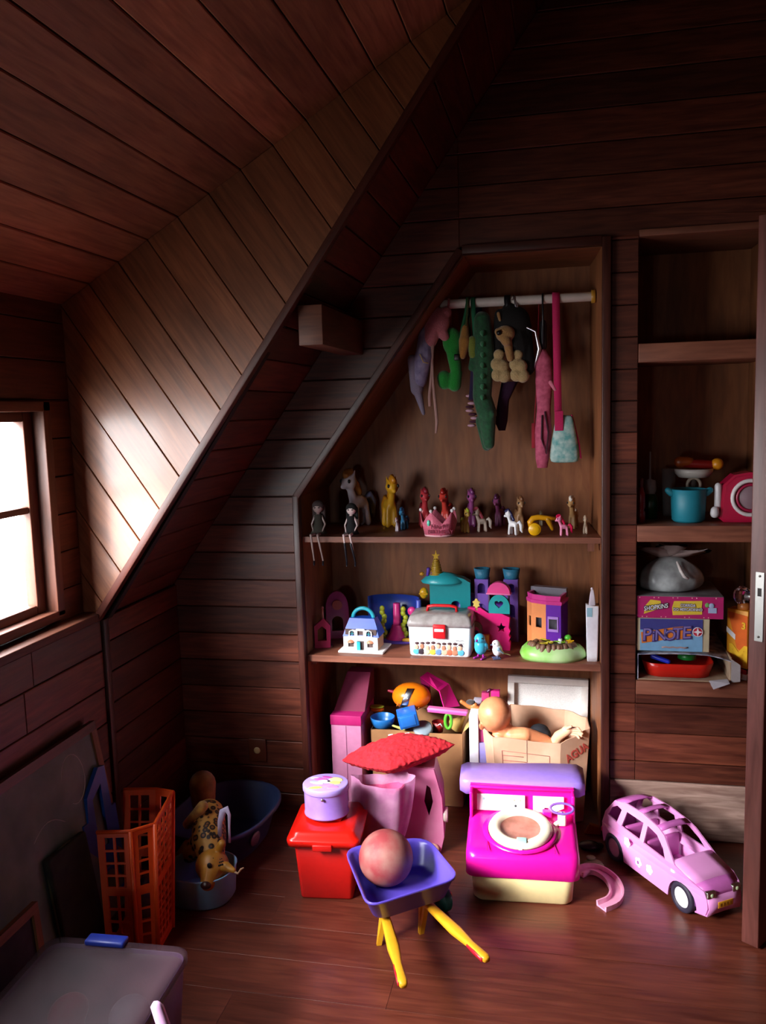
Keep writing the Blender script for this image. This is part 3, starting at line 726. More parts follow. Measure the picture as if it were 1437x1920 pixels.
# sitting dolls on the shelf edge
def doll(label, px, ptop, yfr, skin_, dress, hair, boot, legs_to, lean, hairlen=.5, w_=1.0):
    Y = 2.93; x = onshelf(px, Y, Z + .03); H = at(px, ptop, Y=Y).z - Z
    t = thing('fashion_doll', label, 'doll', (x, Y, Z), 0, 'dolls sitting on the shelf edge')
    sk = PL(skin_); zb = Z - at(px, legs_to, Y=2.87).z
    r = .11 * H
    g = G(); g.ell((lean, 0, H - .17 * H), (.155 * H * w_, .14 * H, .17 * H)); g.cap((lean, 0, H * .72), (lean * .8, 0, H * .58), .04 * H, .035 * H)
    g.cap((lean * .7, 0, H * .58), (0, 0, H * .12), .085 * H, .1 * H)
    for s_ in (-1, 1):
        g.cap((lean * .7 + s_ * .10 * H, 0, H * .58), (lean * .5 + s_ * .2 * H, -.02 * H, H * .34), .034 * H, .028 * H)
        g.cap((lean * .5 + s_ * .2 * H, -.02 * H, H * .34), (s_ * .12 * H, -.12 * H, H * .12), .028 * H, .024 * H)
    g.build('body', sk, t, remesh=.0017)
    for s_ in (-1, 1):
        g = G(); kx = s_ * .10 * H; g.cap((s_ * .06 * H, 0, .08 * H), (kx, -.062, .012), .045 * H, .036 * H)
        g.cap((kx, -.062, .012), (kx + .012 + s_ * .004, -.058, -zb * .82), .034 * H, .022 * H); g.build('leg', sk, t)
        g = G()
        if boot == 'tall': g.cap((kx + .003, -.0615, -zb * .2), (kx + .012 + s_ * .004, -.058, -zb * .85), .042 * H, .03 * H)
        g.cap((kx + .012 + s_ * .004, -.058, -zb * .86), (kx + .014 + s_ * .004, -.068, -zb * .97), .03 * H, .026 * H); g.build('shoe', mat('#15131c', 'plastic'), t)
    g = G(); g.lathe([(.095 * H, .635 * H), (.13 * H, .57 * H), (.118 * H, .42 * H), (.16 * H, .26 * H), (.25 * H, .07 * H), (.235 * H, .06 * H), (.10 * H, .3 * H)], TR(lean * .4, 0, 0), 18, sx=1, sy=.8); g.build('dress', mat(dress, 'cloth'), t)
    g = G(); g.ell((lean, .02 * H, H - .13 * H), (.18 * H * w_, .155 * H, .16 * H))
    for i in range(5): g.cap((lean + (i - 2) * .07 * H, .09 * H, H * .85), (lean + (i - 2) * .08 * H, .1 * H, H * (.85 - hairlen)), .06 * H, .04 * H)
    g.build('hair', mat(hair, 'cloth'), t, remesh=.0022)
    for s_ in (-1, 1): g = G(); g.ell((lean + s_ * .06 * H, -.13 * H, H * .83), (.028 * H, .012 * H, .02 * H), n=8); g.build('eye', DARK, t)
doll('grey doll in a dark ragged dress, legs dangling at the far left shelf end', 598, 940, 0, '#9a8580', '#2e2a22', '#3a2c2c', 'low', 1060, 0.0)
doll('black clad doll with a white face and knee boots dangling over the shelf edge', 658, 945, 0, '#e0c8c4', '#0e0c10', '#0c0a0c', 'tall', 1062, .004, .3)

# crown
x = onshelf(823, 2.935, Z)
t = thing('party_crown', 'pink glitter birthday crown with pompom tips at the shelf edge', 'crown', (x, 2.945, Z + .001))
r0, hC = .056, .085; g = G(); n = 40; vs = []; fs = []
for k, rr in ((0, .05), (1, .054)):
    pass
bot, top = [], []
for i in range(n):
    a = 2 * PI * i / n; ph = (i % 8) / 8; pk = 1 - abs(ph * 2 - 1)
    bot.append((.050 * math.cos(a), .040 * math.sin(a), 0)); hh_ = .048 + .042 * pk; top.append((.064 * math.cos(a), .052 * math.sin(a), hh_))
g.rings([bot, top], capb=False, capt=False)
M_CROWN = mat('#e2788e', 'plastic', .5, '#c85a74', 300)
g.build('crown_band', M_CROWN, t, solid=.0018)
g = G(); g.rings([[(p[0] * 1.01, p[1] * 1.01, .0) for p in bot], [(p[0] * 1.03, p[1] * 1.03, .006) for p in bot]], capb=False, capt=False); g.build('crown_edge', PL('#f0b4bc'), t, solid=.002)
for i in range(4, n, 8):
    a = 2 * PI * i / n; g = G(); g.ell((.064 * math.cos(a), .052 * math.sin(a), .092), .0065, n=10); g.build('pompom', mat('#ece6e6', 'fur'), t)
g = G(); g.ell((-.03, -.047, .05), (.006, .003, .011), n=10); g.build('gem', PL('#6ee0c0', rough=.1), t)
M_LT = PL('#7a2038')
for i, (word, zz, sz) in enumerate((('HAPPY', .037, .021), ('BIRTHDAY', .019, .018))):
    text(word, sz, TR(.012, -.0465 - .003 * (1 - i), zz) @ RX(-.23), M_LT, t, bold=.0004, sx=1.05)
# yellow toy tool
x = onshelf(1003, 2.95, Z); t = thing('toy_tool', 'yellow plastic toy tool with a round disc and bent arm', 'toy', (x, 2.955, Z))
YE = PL('#f0b410')
g = G(); g.cyl((0, -.008, .022), (0, .014, .022), .022, n=24); g.cyl((0, -.010, .022), (0, -.007, .022), .016, n=24); g.build('disc', YE, t)
g = G(); g.tube([(-.012, .008, .03), (-.016, .01, .045), (-.006, .012, .058), (.012, .014, .062), (.04, .016, .059), (.074, .018, .056)], [.010, .011, .011, .010, .009, .006]); g.build('arm', PL('#e09c12'), t)
g = G(); g.cap((.045, .016, .055), (.06, .02, .02), .010, .006); g.build('prong', PL('#b8800c'), t)

# ================================================================ RAIL: hanging things
YR = 3.08
def hang(px, Y=YR): return onshelf(px, Y, ZROD)
def strap(g, x0, x1, z1, w_=.018, y=0, t=.003):
    """flat strap looped over the rail then down to z1"""
    r = .0195
    pts = [(x0, y + r, ZROD - .12), (x0, y + r, ZROD)] + [(x0, y + r * math.cos(a), ZROD + r * math.sin(a)) for a in (.6, 1.2, 1.57, 2.0, 2.5)] + [(x0, y - r, ZROD), ((x0 * 3 + x1) / 4, y - r, ZROD - (ZROD - z1) * .3), (x1, y - r * .6, z1)]
    vs = []; fs = []; n = len(pts)
    for p in pts: vs += [(p[0] - w_ / 2, p[1], p[2]), (p[0] + w_ / 2, p[1], p[2])]
    for i in range(n - 1): fs.append((2 * i, 2 * i + 1, 2 * i + 3, 2 * i + 2))
    return g.add(vs, fs, None, True)
# 1 purse
t = thing('small_purse', 'teal flowered purse hanging from a long magenta strap on the rail', 'purse', (0, YR, 0))
xa = hang(1043); xb_ = onshelf(1047, YR, 1.47); MG = mat('#c2185a', 'cloth')
g = G(); strap(g, xa, xb_, 1.475, .026); g.build('strap', MG, t, solid=.003)
xc = onshelf(1059, YR, 1.37); zt, zb2 = at(1058, 778, Y=YR).z, at(1058, 868, Y=YR).z
M_TEAL = mat('#5fa09e', 'cloth', .8, '#b4cac4', 45)
g = G(); hw = .056; hh2 = zt - zb2
g.rings([[(xc + sx * ww_, sy, z_) for sx, sy in ((-1, 0), (-.9, -d_), (0, -d_ * 1.3), (.9, -d_), (1, 0), (.9, d_), (0, d_ * 1.3), (-.9, d_))] for z_, ww_, d_ in ((zb2, hw * .8, .006), (zb2 + .01, hw, .018), (zb2 + hh2 * .45, hw * .86, .022), (zt - .012, hw * .56, .012), (zt, hw * .5, .004))]); g.build('pouch', M_TEAL, t, sub=1)
g = G(); g.box((xb_ + .003, -.018, zt - .02), (.03, .008, .07), b=.002); g.build('strap_tab', MG, t)
g = G(); g.tube([(xc + hw * .45, 0, zt), (xc + hw * .9, 0, zb2 + hh2 * .4), (xc + hw * 1.02, 0, zb2 + .015)], .003); g.build('piping', MG, t)
# 2 pink pouch
t = thing('pink_pouch', 'long narrow pink fabric pouch hanging left of the teal purse', 'pouch', (0, YR, 0))
xa = hang(1018); x1 = onshelf(1020, YR, 1.5); z1, z0 = at(1020, 655, Y=YR).z, at(1015, 877, Y=YR).z
g = G(); strap(g, xa, x1, z1 - .01, .006); g.build('cord', BLACK, t, solid=.002)
g = G(); g.cap((x1, 0, z1 + .09), (x1, 0, z1 + .01), .012, .013); g.build('dark_handle', BLACK, t)
HH = z1 - z0
g = G(); g.rings([[(x1 + dx + ww_ * math.cos(a), .014 * math.sin(a), z0 + HH * f) for a in [k * PI / 5 for k in range(10)]] for f, ww_, dx in ((0, .018, -.006), (.08, .024, -.006), (.3, .03, -.002), (.5, .024, 0), (.75, .031, .002), (.92, .028, .0), (1, .012, -.004))]); g.build('pouch', mat('#c85a78', 'cloth', .8, '#a83e5c', 60), t)
g = G(); g.cap((x1 + .025, -.01, z0 + HH * .72), (x1 + .04, -.012, z0 + HH * .66), .008, .006); g.build('bow', mat('#d87890', 'cloth'), t)
g = G(); g.tube([(x1 - .005, -.016, z0 + HH * .45), (x1 - .008, -.018, z0 + HH * .25), (x1 + .008, -.018, z0 + HH * .12), (x1 + .016, -.016, z0 + HH * .3), (x1 + .004, -.016, z0 + HH * .48)], .003); g.build('zip', mat('#4a2030', 'cloth'), t)
x2 = onshelf(1002, YR, 1.38); g = G(); g.rings([[(x2 + .01 * math.cos(a), .03 + .012 * math.sin(a), z_) for a in [k * PI / 4 for k in range(8)]] for z_ in (z0 + .07, z0 + .11, z0 + .16)])
g.tube([(x2, .03, z0 + .15), (x2 + .01, .018, z0 + .3), (hang(1011), .02, ZROD - .0)], .002)
one('red_ribbon_bag', 'small red cloth bag half hidden left of the pink pouch', 'bag', g, mat('#a01a2c', 'cloth'), (0, YR, 0))
# 3 silver cord necklace
g = G(); xs_ = hang(962)
g.tube([(xs_, -.02, ZROD + .0), (xs_ + .005, -.012, ZROD + .018), (xs_ + .012, -.018, ZROD - .02), (xs_ + .035, -.02, ZROD - .09), (onshelf(1005, YR, 1.75), -.02, 1.76), (onshelf(1012, YR, 1.7), -.02, 1.70), (onshelf(1006, YR, 1.68), -.01, 1.66), (onshelf(1000, YR, 1.6), .0, 1.62)], [.003, .003, .006, .004, .004, .008, .004, .002])
one('silver_ribbon', 'shiny silver ribbon looped over the rail beside the dog bag', 'ribbon', g, mat('#d8d4dc', 'metal', .3), (0, YR, 0))
# 4 dog bag
t = thing('plush_dog_bag', 'black and tan plush dog bag hanging head up with fluffy cream paws', 'plush bag', (0, YR, 0))
BK = mat('#0c0808', 'cloth', .95); TAN = mat('#a87c48', 'fur'); CRM = mat('#b39768', 'fur')
def W_(px, py, y=0): p = at(px, py, Y=YR + y); return (p.x, y, p.z)
g = G(); strap(g, hang(952), onshelf(958, YR, 1.8), 1.80, .022); g.build('strap', BLACK, t, solid=.003)
g = G(); g.ell(W_(962, 605), (.062, .05, .06)); g.cap(W_(956, 580), W_(968, 640), .026, .052); g.cap(W_(972, 640), W_(978, 700), .046, .026); g.cap(W_(938, 590), W_(936, 655), .02, .022); g.cap(W_(985, 610), W_(990, 690), .022, .026)
g.build('body', BK, t, remesh=.004, smooth_it=2)
g = G(); g.ell(W_(948, 626, -.045), (.034, .026, .03)); g.cap(W_(935, 622, -.05), W_(950, 640, -.06), .014, .018); g.cap(W_(952, 640, -.045), W_(957, 672, -.045), .017, .012); g.cap(W_(935, 588, -.035), W_(938, 600, -.04), .007, .006); g.build('muzzle', TAN, t, remesh=.003)
g = G(); g.ell(W_(936, 624, -.072), (.009, .008, .009)); g.build('nose', DARK, t)
for (a, b) in ((936, 675), (971, 675)):
    g = G()
    for dx, dy, r in ((0, -10, .02), (-4, 8, .023), (6, 12, .024), (-2, 28, .024), (10, 30, .024)): g.ell(W_(a + dx, b + dy, -.03), (r, r * .8, r))
    g.build('paw', CRM, t, remesh=.003)
g = G(); g.rings([[(W_(px, py)[0] + r * math.cos(a), .012 * math.sin(a), W_(px, py)[2]) for a in [k * PI / 4 for k in range(8)]] for px, py, r in ((940, 808, .012), (938, 790, .024), (943, 750, .02), (955, 715, .03))])
one('purple_drawstring_bag', 'dark purple sequinned bag hanging under the dog bag', 'bag', g, mat('#3a1238', 'cloth'), (0, YR + .05, 0))
# 5 crocodile
t = thing('plush_crocodile', 'long dark green plush crocodile hanging nose down from the rail', 'plush toy', (0, YR - .01, 0))
GR = mat('#12552e', 'fur', .8, '#0c3a20', 90)
g = G(); strap(g, hang(888), onshelf(893, YR, 1.75), 1.74, .016, .01); g.build('strap', mat('#176644', 'cloth'), t, solid=.003)
g = G(); g.cap(W_(905, 600), W_(908, 660), .03, .04); g.cap(W_(908, 660), W_(905, 745), .038, .034); g.cap(W_(905, 745), W_(914, 775), .034, .036); g.cap(W_(914, 775, -.01), W_(918, 832, -.01), .034, .020)
g.cap(W_(908, 790, .01), W_(914, 836, .01), .030, .018)
for s_ in (-1, 1): g.cap(W_(905 + s_ * 14, 660), W_(905 + s_ * 20, 690, -.01), .014, .012); g.ell(W_(914 + s_ * 9, 776, -.03), .012)
g.build('body', GR, t, remesh=.0035)
g = G()
for i in range(7): g.cap(W_(906, 625 + i * 20, -.035), W_(906, 630 + i * 20, -.048), .010, .003)
g.build('back_ridge', mat('#1c7a48', 'fur'), t)
# 6 green frog bag
t = thing('plush_frog_bag', 'bright green plush bag with two round feet hanging left of the crocodile', 'plush bag', (0, YR, 0))
GB = mat('#158a2c', 'fur'); g = G(); strap(g, hang(878, YR), onshelf(862, YR, 1.72), 1.73, .012); g.build('strap', mat('#0f5a34', 'cloth'), t, solid=.003)
g = G(); g.ell(W_(848, 640), (.035, .03, .05)); g.cap(W_(848, 650), W_(855, 690), .026, .022); g.cap(W_(833, 708), W_(834, 718), .026, .024); g.cap(W_(856, 700), W_(853, 722), .022, .024); g.build('body', GB, t, remesh=.0035)
g = G(); g.box(W_(857, 670, -.03), (.02, .008, .022), b=.003); g.build('buckle', DARK, t)
# 7 olive and tan plush
t = thing('plush_bird', 'tan and olive plush toy squeezed between the frog bag and crocodile', 'plush toy', (0, YR - .02, 0))
g = G(); g.cap(W_(874, 600, .02), W_(873, 640), .010, .02); g.cap(W_(873, 640), W_(869, 668), .022, .012); g.build('body', mat('#a5702c', 'fur'), t, remesh=.003)
g = G(); g.cap(W_(888, 640), W_(889, 665), .018, .016); g.build('wing', mat('#6f7a28', 'fur'), t)
g = G(); strap(g, hang(880), onshelf(876, YR, 1.8), 1.79, .006); g.build('cord', mat('#3b4a20', 'cloth'), t, solid=.002)
# 8 zebra ribbon
t = thing('striped_sash', 'pink and dark striped ruffled sash hanging behind the crocodile', 'sash', (0, YR + .03, 0))
g = G(); strap(g, hang(897, YR + .03), onshelf(884, YR, 1.55), 1.53, .022); g.build('ribbon', mat('#22103a', 'cloth'), t, solid=.003)
for i in range(9):
    g = G(); g.ell(W_(880 + 4 * math.sin(i * 1.3) + i * .8, 742 + i * 7), (.016, .012, .006), n=10); g.build('ruffle', mat('#d2a0b4', 'cloth') if i % 2 == 0 else mat('#4a1830', 'cloth'), t)
# 9 lilac costume with pink pig head
t = thing('plush_pig_costume', 'pink plush pig in a lilac outfit with dangling cords at the left of the rail', 'plush toy', (0, YR - .03, 0))
PK = mat('#b86a74', 'fur'); LL = mat('#6d6286', 'cloth', .8, '#8c82a0', 40)
g = G(); g.ell(W_(824, 605), (.042, .035, .05)); g.ell(W_(838, 588), (.022,) * 3); g.cap(W_(832, 625), W_(836, 632), .02, .017); g.cap(W_(815, 575), W_(822, 590), .014, .02); g.cap(W_(815, 615), W_(808, 640), .034, .028); g.build('body', PK, t, remesh=.0035)
g = G(); g.cap(W_(800, 625), W_(798, 670), .022, .034); g.cap(W_(797, 670), W_(790, 715), .034, .026); g.build('outfit', LL, t, remesh=.0035)
g = G(); g.cap(W_(776, 675), W_(785, 730), .018, .024); g.cap(W_(785, 730), W_(797, 775), .018, .007); g.build('skirt', mat('#867a90', 'cloth'), t, remesh=.003)
g = G(); g.tube([W_(790, 665, -.04), W_(797, 680, -.045), W_(806, 682, -.04)], .002); g.build('gold_trim', mat('#c0a060', 'cloth'), t)
for c in ([(812, 650), (815, 720), (819, 760), (822, 790), (820, 812)], [(815, 640), (812, 700), (808, 745), (809, 762)]):
    g = G(); g.tube([W_(a, b, -.01) for a, b in c], [.005, .005, .006, .006, .004][:len(c)]); g.build('cord', mat('#b58a84', 'cloth'), t)
g = G(); strap(g, hang(843), onshelf(838, YR, 1.86), 1.84, .008, .03); g.build('loop', PK, t, solid=.002)
# ================================================================ MIDDLE SHELF
Z = ZM
def fx(px, Y, z=ZM): return onshelf(px, Y, z + .03)
def tz(px, py, Y): return at(px, py, Y=Y).z - ZM
# blue roofed house
Y = 2.975; x = fx(678, Y); s = mpp((x, Y, Z + .08))
t = thing('toy_house', 'white toy house with a blue mansard roof and teal arched carry handle', 'toy house', (x, Y, Z), -.05)
WH = PL('#f2f1f0'); BL = PL('#1a50c0'); TE = PL('#34b4c8'); TANP = PL('#c8986c')
w2 = .066; dp = .085
g = G(); g.box((.004, dp / 2 - .01, .004), (.172, dp + .045, .008), b=.002); g.build('base_plate', WH, t)
wins = [rect(-.048, -.026, .018, .036), archp(0, .009, .030, .036) if 0 else rect(-.014, .014, .008, .042), rect(.026, .048, .018, .036)]
g = G(); plate(g, [(-w2, .008), (w2, .008), (w2, .056), (.046, .058), (.044, .078), (.03, .085), (.018, .082), (.016, .088), (-.016, .088), (-.018, .082), (-.03, .085), (-.044, .078), (-.046, .058), (-w2, .056)],
    wins + [archp(-.032, .060, .018, .02), rect(-.011, .011, .062, .08), archp(.032, .060, .018, .02)], .005, TR(0, -.012, 0)); g.build('front_wall', WH, t)
for sx in (-1, 1):
    g = G(); g.box((sx * (w2 - .003), dp / 2 - .008, .032), (.005, dp - .004, .048)); g.build('side_wall', TANP if sx > 0 else WH, t)
g = G(); g.box((0, -.004, .045), (.12, .003, .08)); g.build('interior', mat('#5d4a48', 'matte'), t)
g = G(); g.rings([[(-w2 - .004, -.008, .056), (w2 + .004, -.008, .056), (w2 + .004, dp - .004, .056), (-w2 - .004, dp - .004, .056)], [(-w2 + .006, .004, .09), (w2 - .006, .004, .09), (w2 - .006, dp - .016, .09), (-w2 + .006, dp - .016, .09)], [(-w2 + .018, .014, .122), (w2 - .018, .014, .122), (w2 - .018, dp - .026, .122), (-w2 + .018, dp - .026, .122)]], smooth=False); g.build('roof', BL, t)
g = G(); g.tube([(.04 * math.cos(a), .035, .118 + .038 * math.sin(a)) for a in [k * PI / 14 for k in range(15)]], .0075); g.build('handle', TE, t)
g = G(); g.box((-.007, -.015, .024), (.013, .003, .032)); g.build('door', TE, t)
for sx in (-1, 1):
    g = G(); g.lathe([(.014, 0), (.011, .006), (.004, .010), (0, .0105)], TR(sx * .037, -.0125, .036) @ RZ(PI), 12, a1=PI, sx=1, sy=.7); g.build('awning', PL('#d98c6a'), t)
    g = G(); g.panel([-.009, -.0008, .0008, .009], [0, .0085, .010, .02], lambda i, j: i == 1 or j == 1, .002, TR(sx * .032, -.011, .060)); g.build('window_grid', TE, t)
# pink small house at left and magenta playset behind it
MGT = PL('#b02858'); MG2 = PL('#c8186c')
Y = 3.0; x = fx(606, Y)
t = thing('toy_house', 'small crimson pink toy house with an open doorway at the left shelf end', 'toy house', (x, Y, Z), .25)
g = G(); plate(g, [(-.032, 0), (.028, 0), (.03, .085), (.004, .115), (-.032, .085)], [[(-.02, .028), (.014, .028), (.014, .07), (-.002, .084), (-.02, .07)]], .02); g.build('house_front', MGT, t)
g = G(); g.cyl((.002, .01, .108), (.002, .01, .15), .005, .003); g.ell((.002, .01, .155), .006); g.build('spire', PL('#c88070'), t)
g = G(); g.box((0, .03, .003), (.07, .05, .006)); g.build('base', mat('#5a4a38', 'plastic'), t)
Y = 3.14; x = fx(634, Y)
t = thing('toy_playset', 'dark magenta arched playset piece behind the crimson house', 'playset', (x, Y, Z), .35)
g = G(); plate(g, [(-.045, 0), (.045, 0)] + arc(0, .12, .045, .07, 0, 180, 10), [archp(0, .03, .045, .06)], .02); g.build('arch_wall', PL('#8e1a58'), t)
g = G(); plate(g, arc(0, 0, .02, n=12), [], .006, TR(0, -.006, .135)); g.build('round_ornament', PL('#a8462c'), t)
# aquarium playset
Y = 3.13; x = fx(737, Y)
t = thing('toy_playset', 'underwater toy playset with blue wall, pink pillar and yellow green seaweed', 'playset', (x, Y, Z), -.08)
SH = tz(737, 1122, Y)
NB = mat('#243a9c', 'plastic', None, '#17306e', 14); PU = PL('#5a3fa8')
g = G(); g.rings([[(.105 * math.cos(a), .06 * math.sin(a) + .02, z_) for a in [k * PI / 12 for k in range(13)]] + [(.1 * math.cos(a), .054 * math.sin(a) + .02, z_) for a in [k * PI / 12 for k in range(12, -1, -1)]] for z_ in (.004, SH * .6, SH)]); g.build('back_wall', NB, t)
g = G(); g.lathe([(0, 0), (.11, 0), (.11, .006), (0, .006)], TR(0, .02, 0), 24, sy=.65); g.build('base', PU, t)
PKP = PL('#e0388c')
g = G(); g.cyl((.01, .03, .004), (.01, .03, SH * .85), .018, .014); g.lathe([(.045, .005), (.03, .03), (.02, .06)], TR(.012, .02, 0), 16); g.build('pillar', PKP, t)
for dx in (-.04, .045):
    g = G()
    for i in range(8): g.ell((dx + .006 * math.sin(i * 1.7), .01, .012 + i * .016), (.011, .007, .012), n=8)
    g.build('seaweed', PL('#a8b028'), t)
g = G(); g.ell((.076, .012, SH * .7), (.018, .012, .018)); g.build('pink_shell', PKP, t)
g = G(); g.cap((.05, -.02, .01), (.085, -.02, .012), .008); g.build('yellow_coral', PL('#d4a020'), t)
g = G(); g.cyl((.105, .005, 0), (.105, .005, SH * .98), .012, .010); g.build('side_column', PL('#4a58c0'), t)
# craft box
Y0 = 2.935; xl, xr = fx(766, Y0), fx(884, Y0); x = (xl + xr) / 2; w_ = xr - xl
t = thing('craft_box', 'white plastic carry box with a clear grey lid, red handle and red latch', 'box', (x, Y0, Z), -.02)
H = tz(825, 1176, Y0); D = .15
def rr4(hx, hy, z, r=.012, cy=D / 2): return rrect(hx, hy, r, z, 4, 0, cy)
g = G(); g.rings([rr4(w_ / 2 - .008, D / 2 - .004, .0), rr4(w_ / 2 - .004, D / 2 - .001, .006), rr4(w_ / 2, D / 2, H)]); g.build('box_body', PL('#f4f3f5'), t)
g = G(); g.rings([rr4(w_ / 2 + .004, D / 2 + .004, H), rr4(w_ / 2 + .004, D / 2 + .004, H + .012), rr4(w_ / 2 - .004, D / 2 - .004, H + .034), rr4(w_ / 2 - .02, D / 2 - .02, H + .042, .02)]); g.build('lid', mat('#a8a2a0', 'plastic', .2, '#8d8684', 30), t, 'clear greyish plastic lid')
RD = PL('#d81c24')
g = G(); g.tube([(-.055, D / 2, H + .040), (-.052, D / 2, H + .058), (-.03, D / 2, H + .062), (.03, D / 2, H + .062), (.052, D / 2, H + .058), (.055, D / 2, H + .040)], .006, flat=1.6); g.build('handle', RD, t)
g = G(); g.box((0.002, -.009, H - .014), (.047, .012, .052), b=.005); g.build('latch', RD, t)
g = G(); g.box((0.002, -.0155, H - .008), (.034, .003, .010), b=.001); g.build('latch_label', WHITE, t)
rnd = random.Random(3)
cols = ['#e8b89c', '#5bb4dc', '#f0c84c', '#d86c50', '#3a2f38', '#6a90d0', '#c08468', '#e8e2b0']
for i in range(9):
    xx = -w_ / 2 + .03 + i * (w_ - .05) / 9
    if True:
        g = G(); g.ell((xx, -.0015, .036 + rnd.uniform(-.004, .006)), (.0075, .0016, .010)); g.build('print_patch', PL(cols[0] if i % 2 == 0 else cols[6]), t)
        g = G(); g.ell((xx + .002, -.001, .048 + rnd.uniform(-.003, .004)), (.008, .0016, .005)); g.build('print_patch', PL('#4a3034'), t)
        g = G(); g.ell((xx + rnd.uniform(-.004, .004), -.0012, .018), (.012, .0016, .011)); g.build('print_patch', PL(cols[(i * 3 + 1) % 8]), t)
for k in range(3):
    g = G(); g.tube([(.06 + i * .006, -.0006, .062 - k * .011 + .001 * math.sin(i * 2)) for i in range(6)], .0008); g.build('print_line', mat('#3a3a44', 'plastic'), t)
# teal castle
Y = 3.14; x = fx(842, Y)
t = thing('toy_castle', 'teal toy castle with a gold tapered spire topped by a star', 'toy castle', (x, Y, Z), .05)
TC = PL('#1c8f96'); TL = PL('#2aa6b0'); GO = mat('#b8922c', 'plastic', .35); PP = PL('#5b3aa8')
h1 = tz(842, 1083, Y)
g = G(); plate(g, [(-.07, .03), (.085, .03), (.085, h1 - .02), (.06, h1 - .005), (0, h1 + .012), (-.05, h1 - .004), (-.07, h1 - .02)], [archp(.028, .10, .036, .06), archp(.068, .10, .014, .034)], .05); g.build('castle_body', TC, t)
g = G(); g.lathe([(.084, 0), (.088, .006), (.07, .022), (.04, .036), (0, .042)], TR(-.022, .02, h1 - .022), 20, sx=.95, sy=.6); g.build('dome_roof', TL, t)
g = G(); g.box((0, .02, .015), (.16, .09, .03), b=.004); g.build('foot', PL('#2f8d98'), t)
h2 = tz(820, 1080, Y); h3 = tz(820, 1050, Y)
g = G(); g.cyl((-.045, .015, h1 - .01), (-.045, .015, h3), .024, .008, 20)
for i in range(10): g.tube([(-.045 + (.024 - .0014 * i) * math.cos(a), .015 + (.024 - .0014 * i) * math.sin(a), h1 + .006 + i * .006 + a * .001) for a in [k * PI / 6 for k in range(13)]], .002, n=5)
g.build('spire', GO, t)
g = G(); g.prism(star(-.045, h3 + .014, .017), .006, TR(0, .012, 0)); g.cap((-.045, .015, h3), (-.045, .015, h3 + .034), .0025, .0015); g.build('star', PL('#d4a828'), t)
g = G(); g.ell((-.095, .02, h1 - .065), (.017, .015, .022)); g.tube([(-.095 + .017 * math.cos(a), .005, h1 - .065 + .004 * math.sin(a)) for a in [k * PI / 5 for k in range(11)]], .002); g.build('gold_balloon', PL('#d0a018'), t)
g = G(); g.cap((-.078, .01, h1 + .008), (-.074, .01, h1 + .03), .006, .008); g.ell((-.062, .01, h1 + .014), .006); g.build('purple_flower', PP, t)
g = G(); g.ell((-.1, .01, h1 + .012), (.009, .006, .008)); g.build('gold_butterfly', PL('#c88f20'), t)
g = G(); g.box((.030, .03, .12), (.022, .006, .02)); g.build('window_figure', PL('#b87c48'), t)
# purple castle
Y = 3.2; x = fx(915, Y)
t = thing('toy_castle', 'purple toy castle with two tall towers under flared blue tops', 'toy castle', (x, Y, Z), -.06)
PUR = PL('#7a54b4'); TB = mat('#2f7e9e', 'plastic', .5, '#276a88', 200)
hT = tz(905, 1062, Y); hT2 = tz(965, 1062, Y)
g = G(); g.lathe([(0, 0), (.06, 0), (.06, .11), (.062, .15), (.05, .165), (0, .17)], TR(-.075, .0, 0), 18, sx=1, sy=.7); g.build('round_keep', PL('#6350b8'), t)
g = G(); g.lathe([(.052, 0), (.04, .01), (0, .014)], TR(-.085, 0, .165), 18, sy=.7); g.cap((-.085, 0, .178), (-.085, 0, .2), .008, .003); g.build('keep_roof', PUR, t)
for nx, hh_, w_ in ((-.018, hT, .026), (.094, hT2, .027)):
    g = G(); plate(g, rect(nx - w_, nx + w_, 0, hh_ - .045), [archp(nx, hh_ - .10, .030, .04), archp(nx, hh_ - .19, .032, .05)], .05, TR(0, -.03, 0)); g.build('tower', PUR, t)
    g = G(); g.box((nx, .002, hh_ / 2 - .03), (w_ * 1.6, .004, hh_ - .08)); g.build('tower_inside', PL('#4b2488'), t)
    g = G(); g.lathe([(0, 0), (w_ * .95, 0), (w_ * 1.05, .01), (w_ * 1.25, .04), (w_ * 1.05, .04), (w_ * .8, .03), (0, .03)], TR(nx, -.005, hh_ - .046), 18, sy=.9); g.build('tower_top', TB, t)
g = G(); g.box((.03, .01, .07), (.11, .05, .14), b=.004); g.build('curtain_wall', PL('#5f3ba0'), t)
# magenta wall piece
Y = 3.05; x = fx(917, Y); s = mpp((x, Y, Z))
t = thing('toy_playset', 'hot pink castle wall with a star cutout, teal arch and pink arched roof', 'playset', (x, Y, Z), -.1)
HP = PL('#e01878'); h1 = tz(917, 1150, Y); h0 = tz(890, 1140, Y)
g = G(); plate(g, [(-.078, 0), (.078, 0), (.08, .03), (.074, .036), (.08, .05), (.074, .058), (.08, .075), (.074, .085), (.078, h1 - .012), (.05, h1), (.0, h1), (-.03, h0), (-.078, h0)], [star(.047, h1 * .62, .019, .009), archp(-.048, .0301, .03, .04)], .02); g.build('castle_wall', HP, t)
g = G(); plate(g, archp(-.048, 0.02, .05, .085), [archp(-.048, .03, .028, .055)], .006, TR(0, -.006, .0)); g.build('arched_door', PL('#7a4632'), t)
g = G(); plate(g, [(-.05, h0 - .01), (-.04, h0 - .01), (-.04, h0 + .004), (-.032, h0 + .006), (-.036, h0 + .014), (-.030, h0 + .022), (-.038, h0 + .026), (-.042, h0 + .034), (-.048, h0 + .034), (-.052, h0 + .026), (-.060, h0 + .022), (-.054, h0 + .014), (-.058, h0 + .006), (-.05, h0 + .004)], [], .006, TR(0, 0, 0)); g.build('gold_finial', PL('#e0c060'), t)
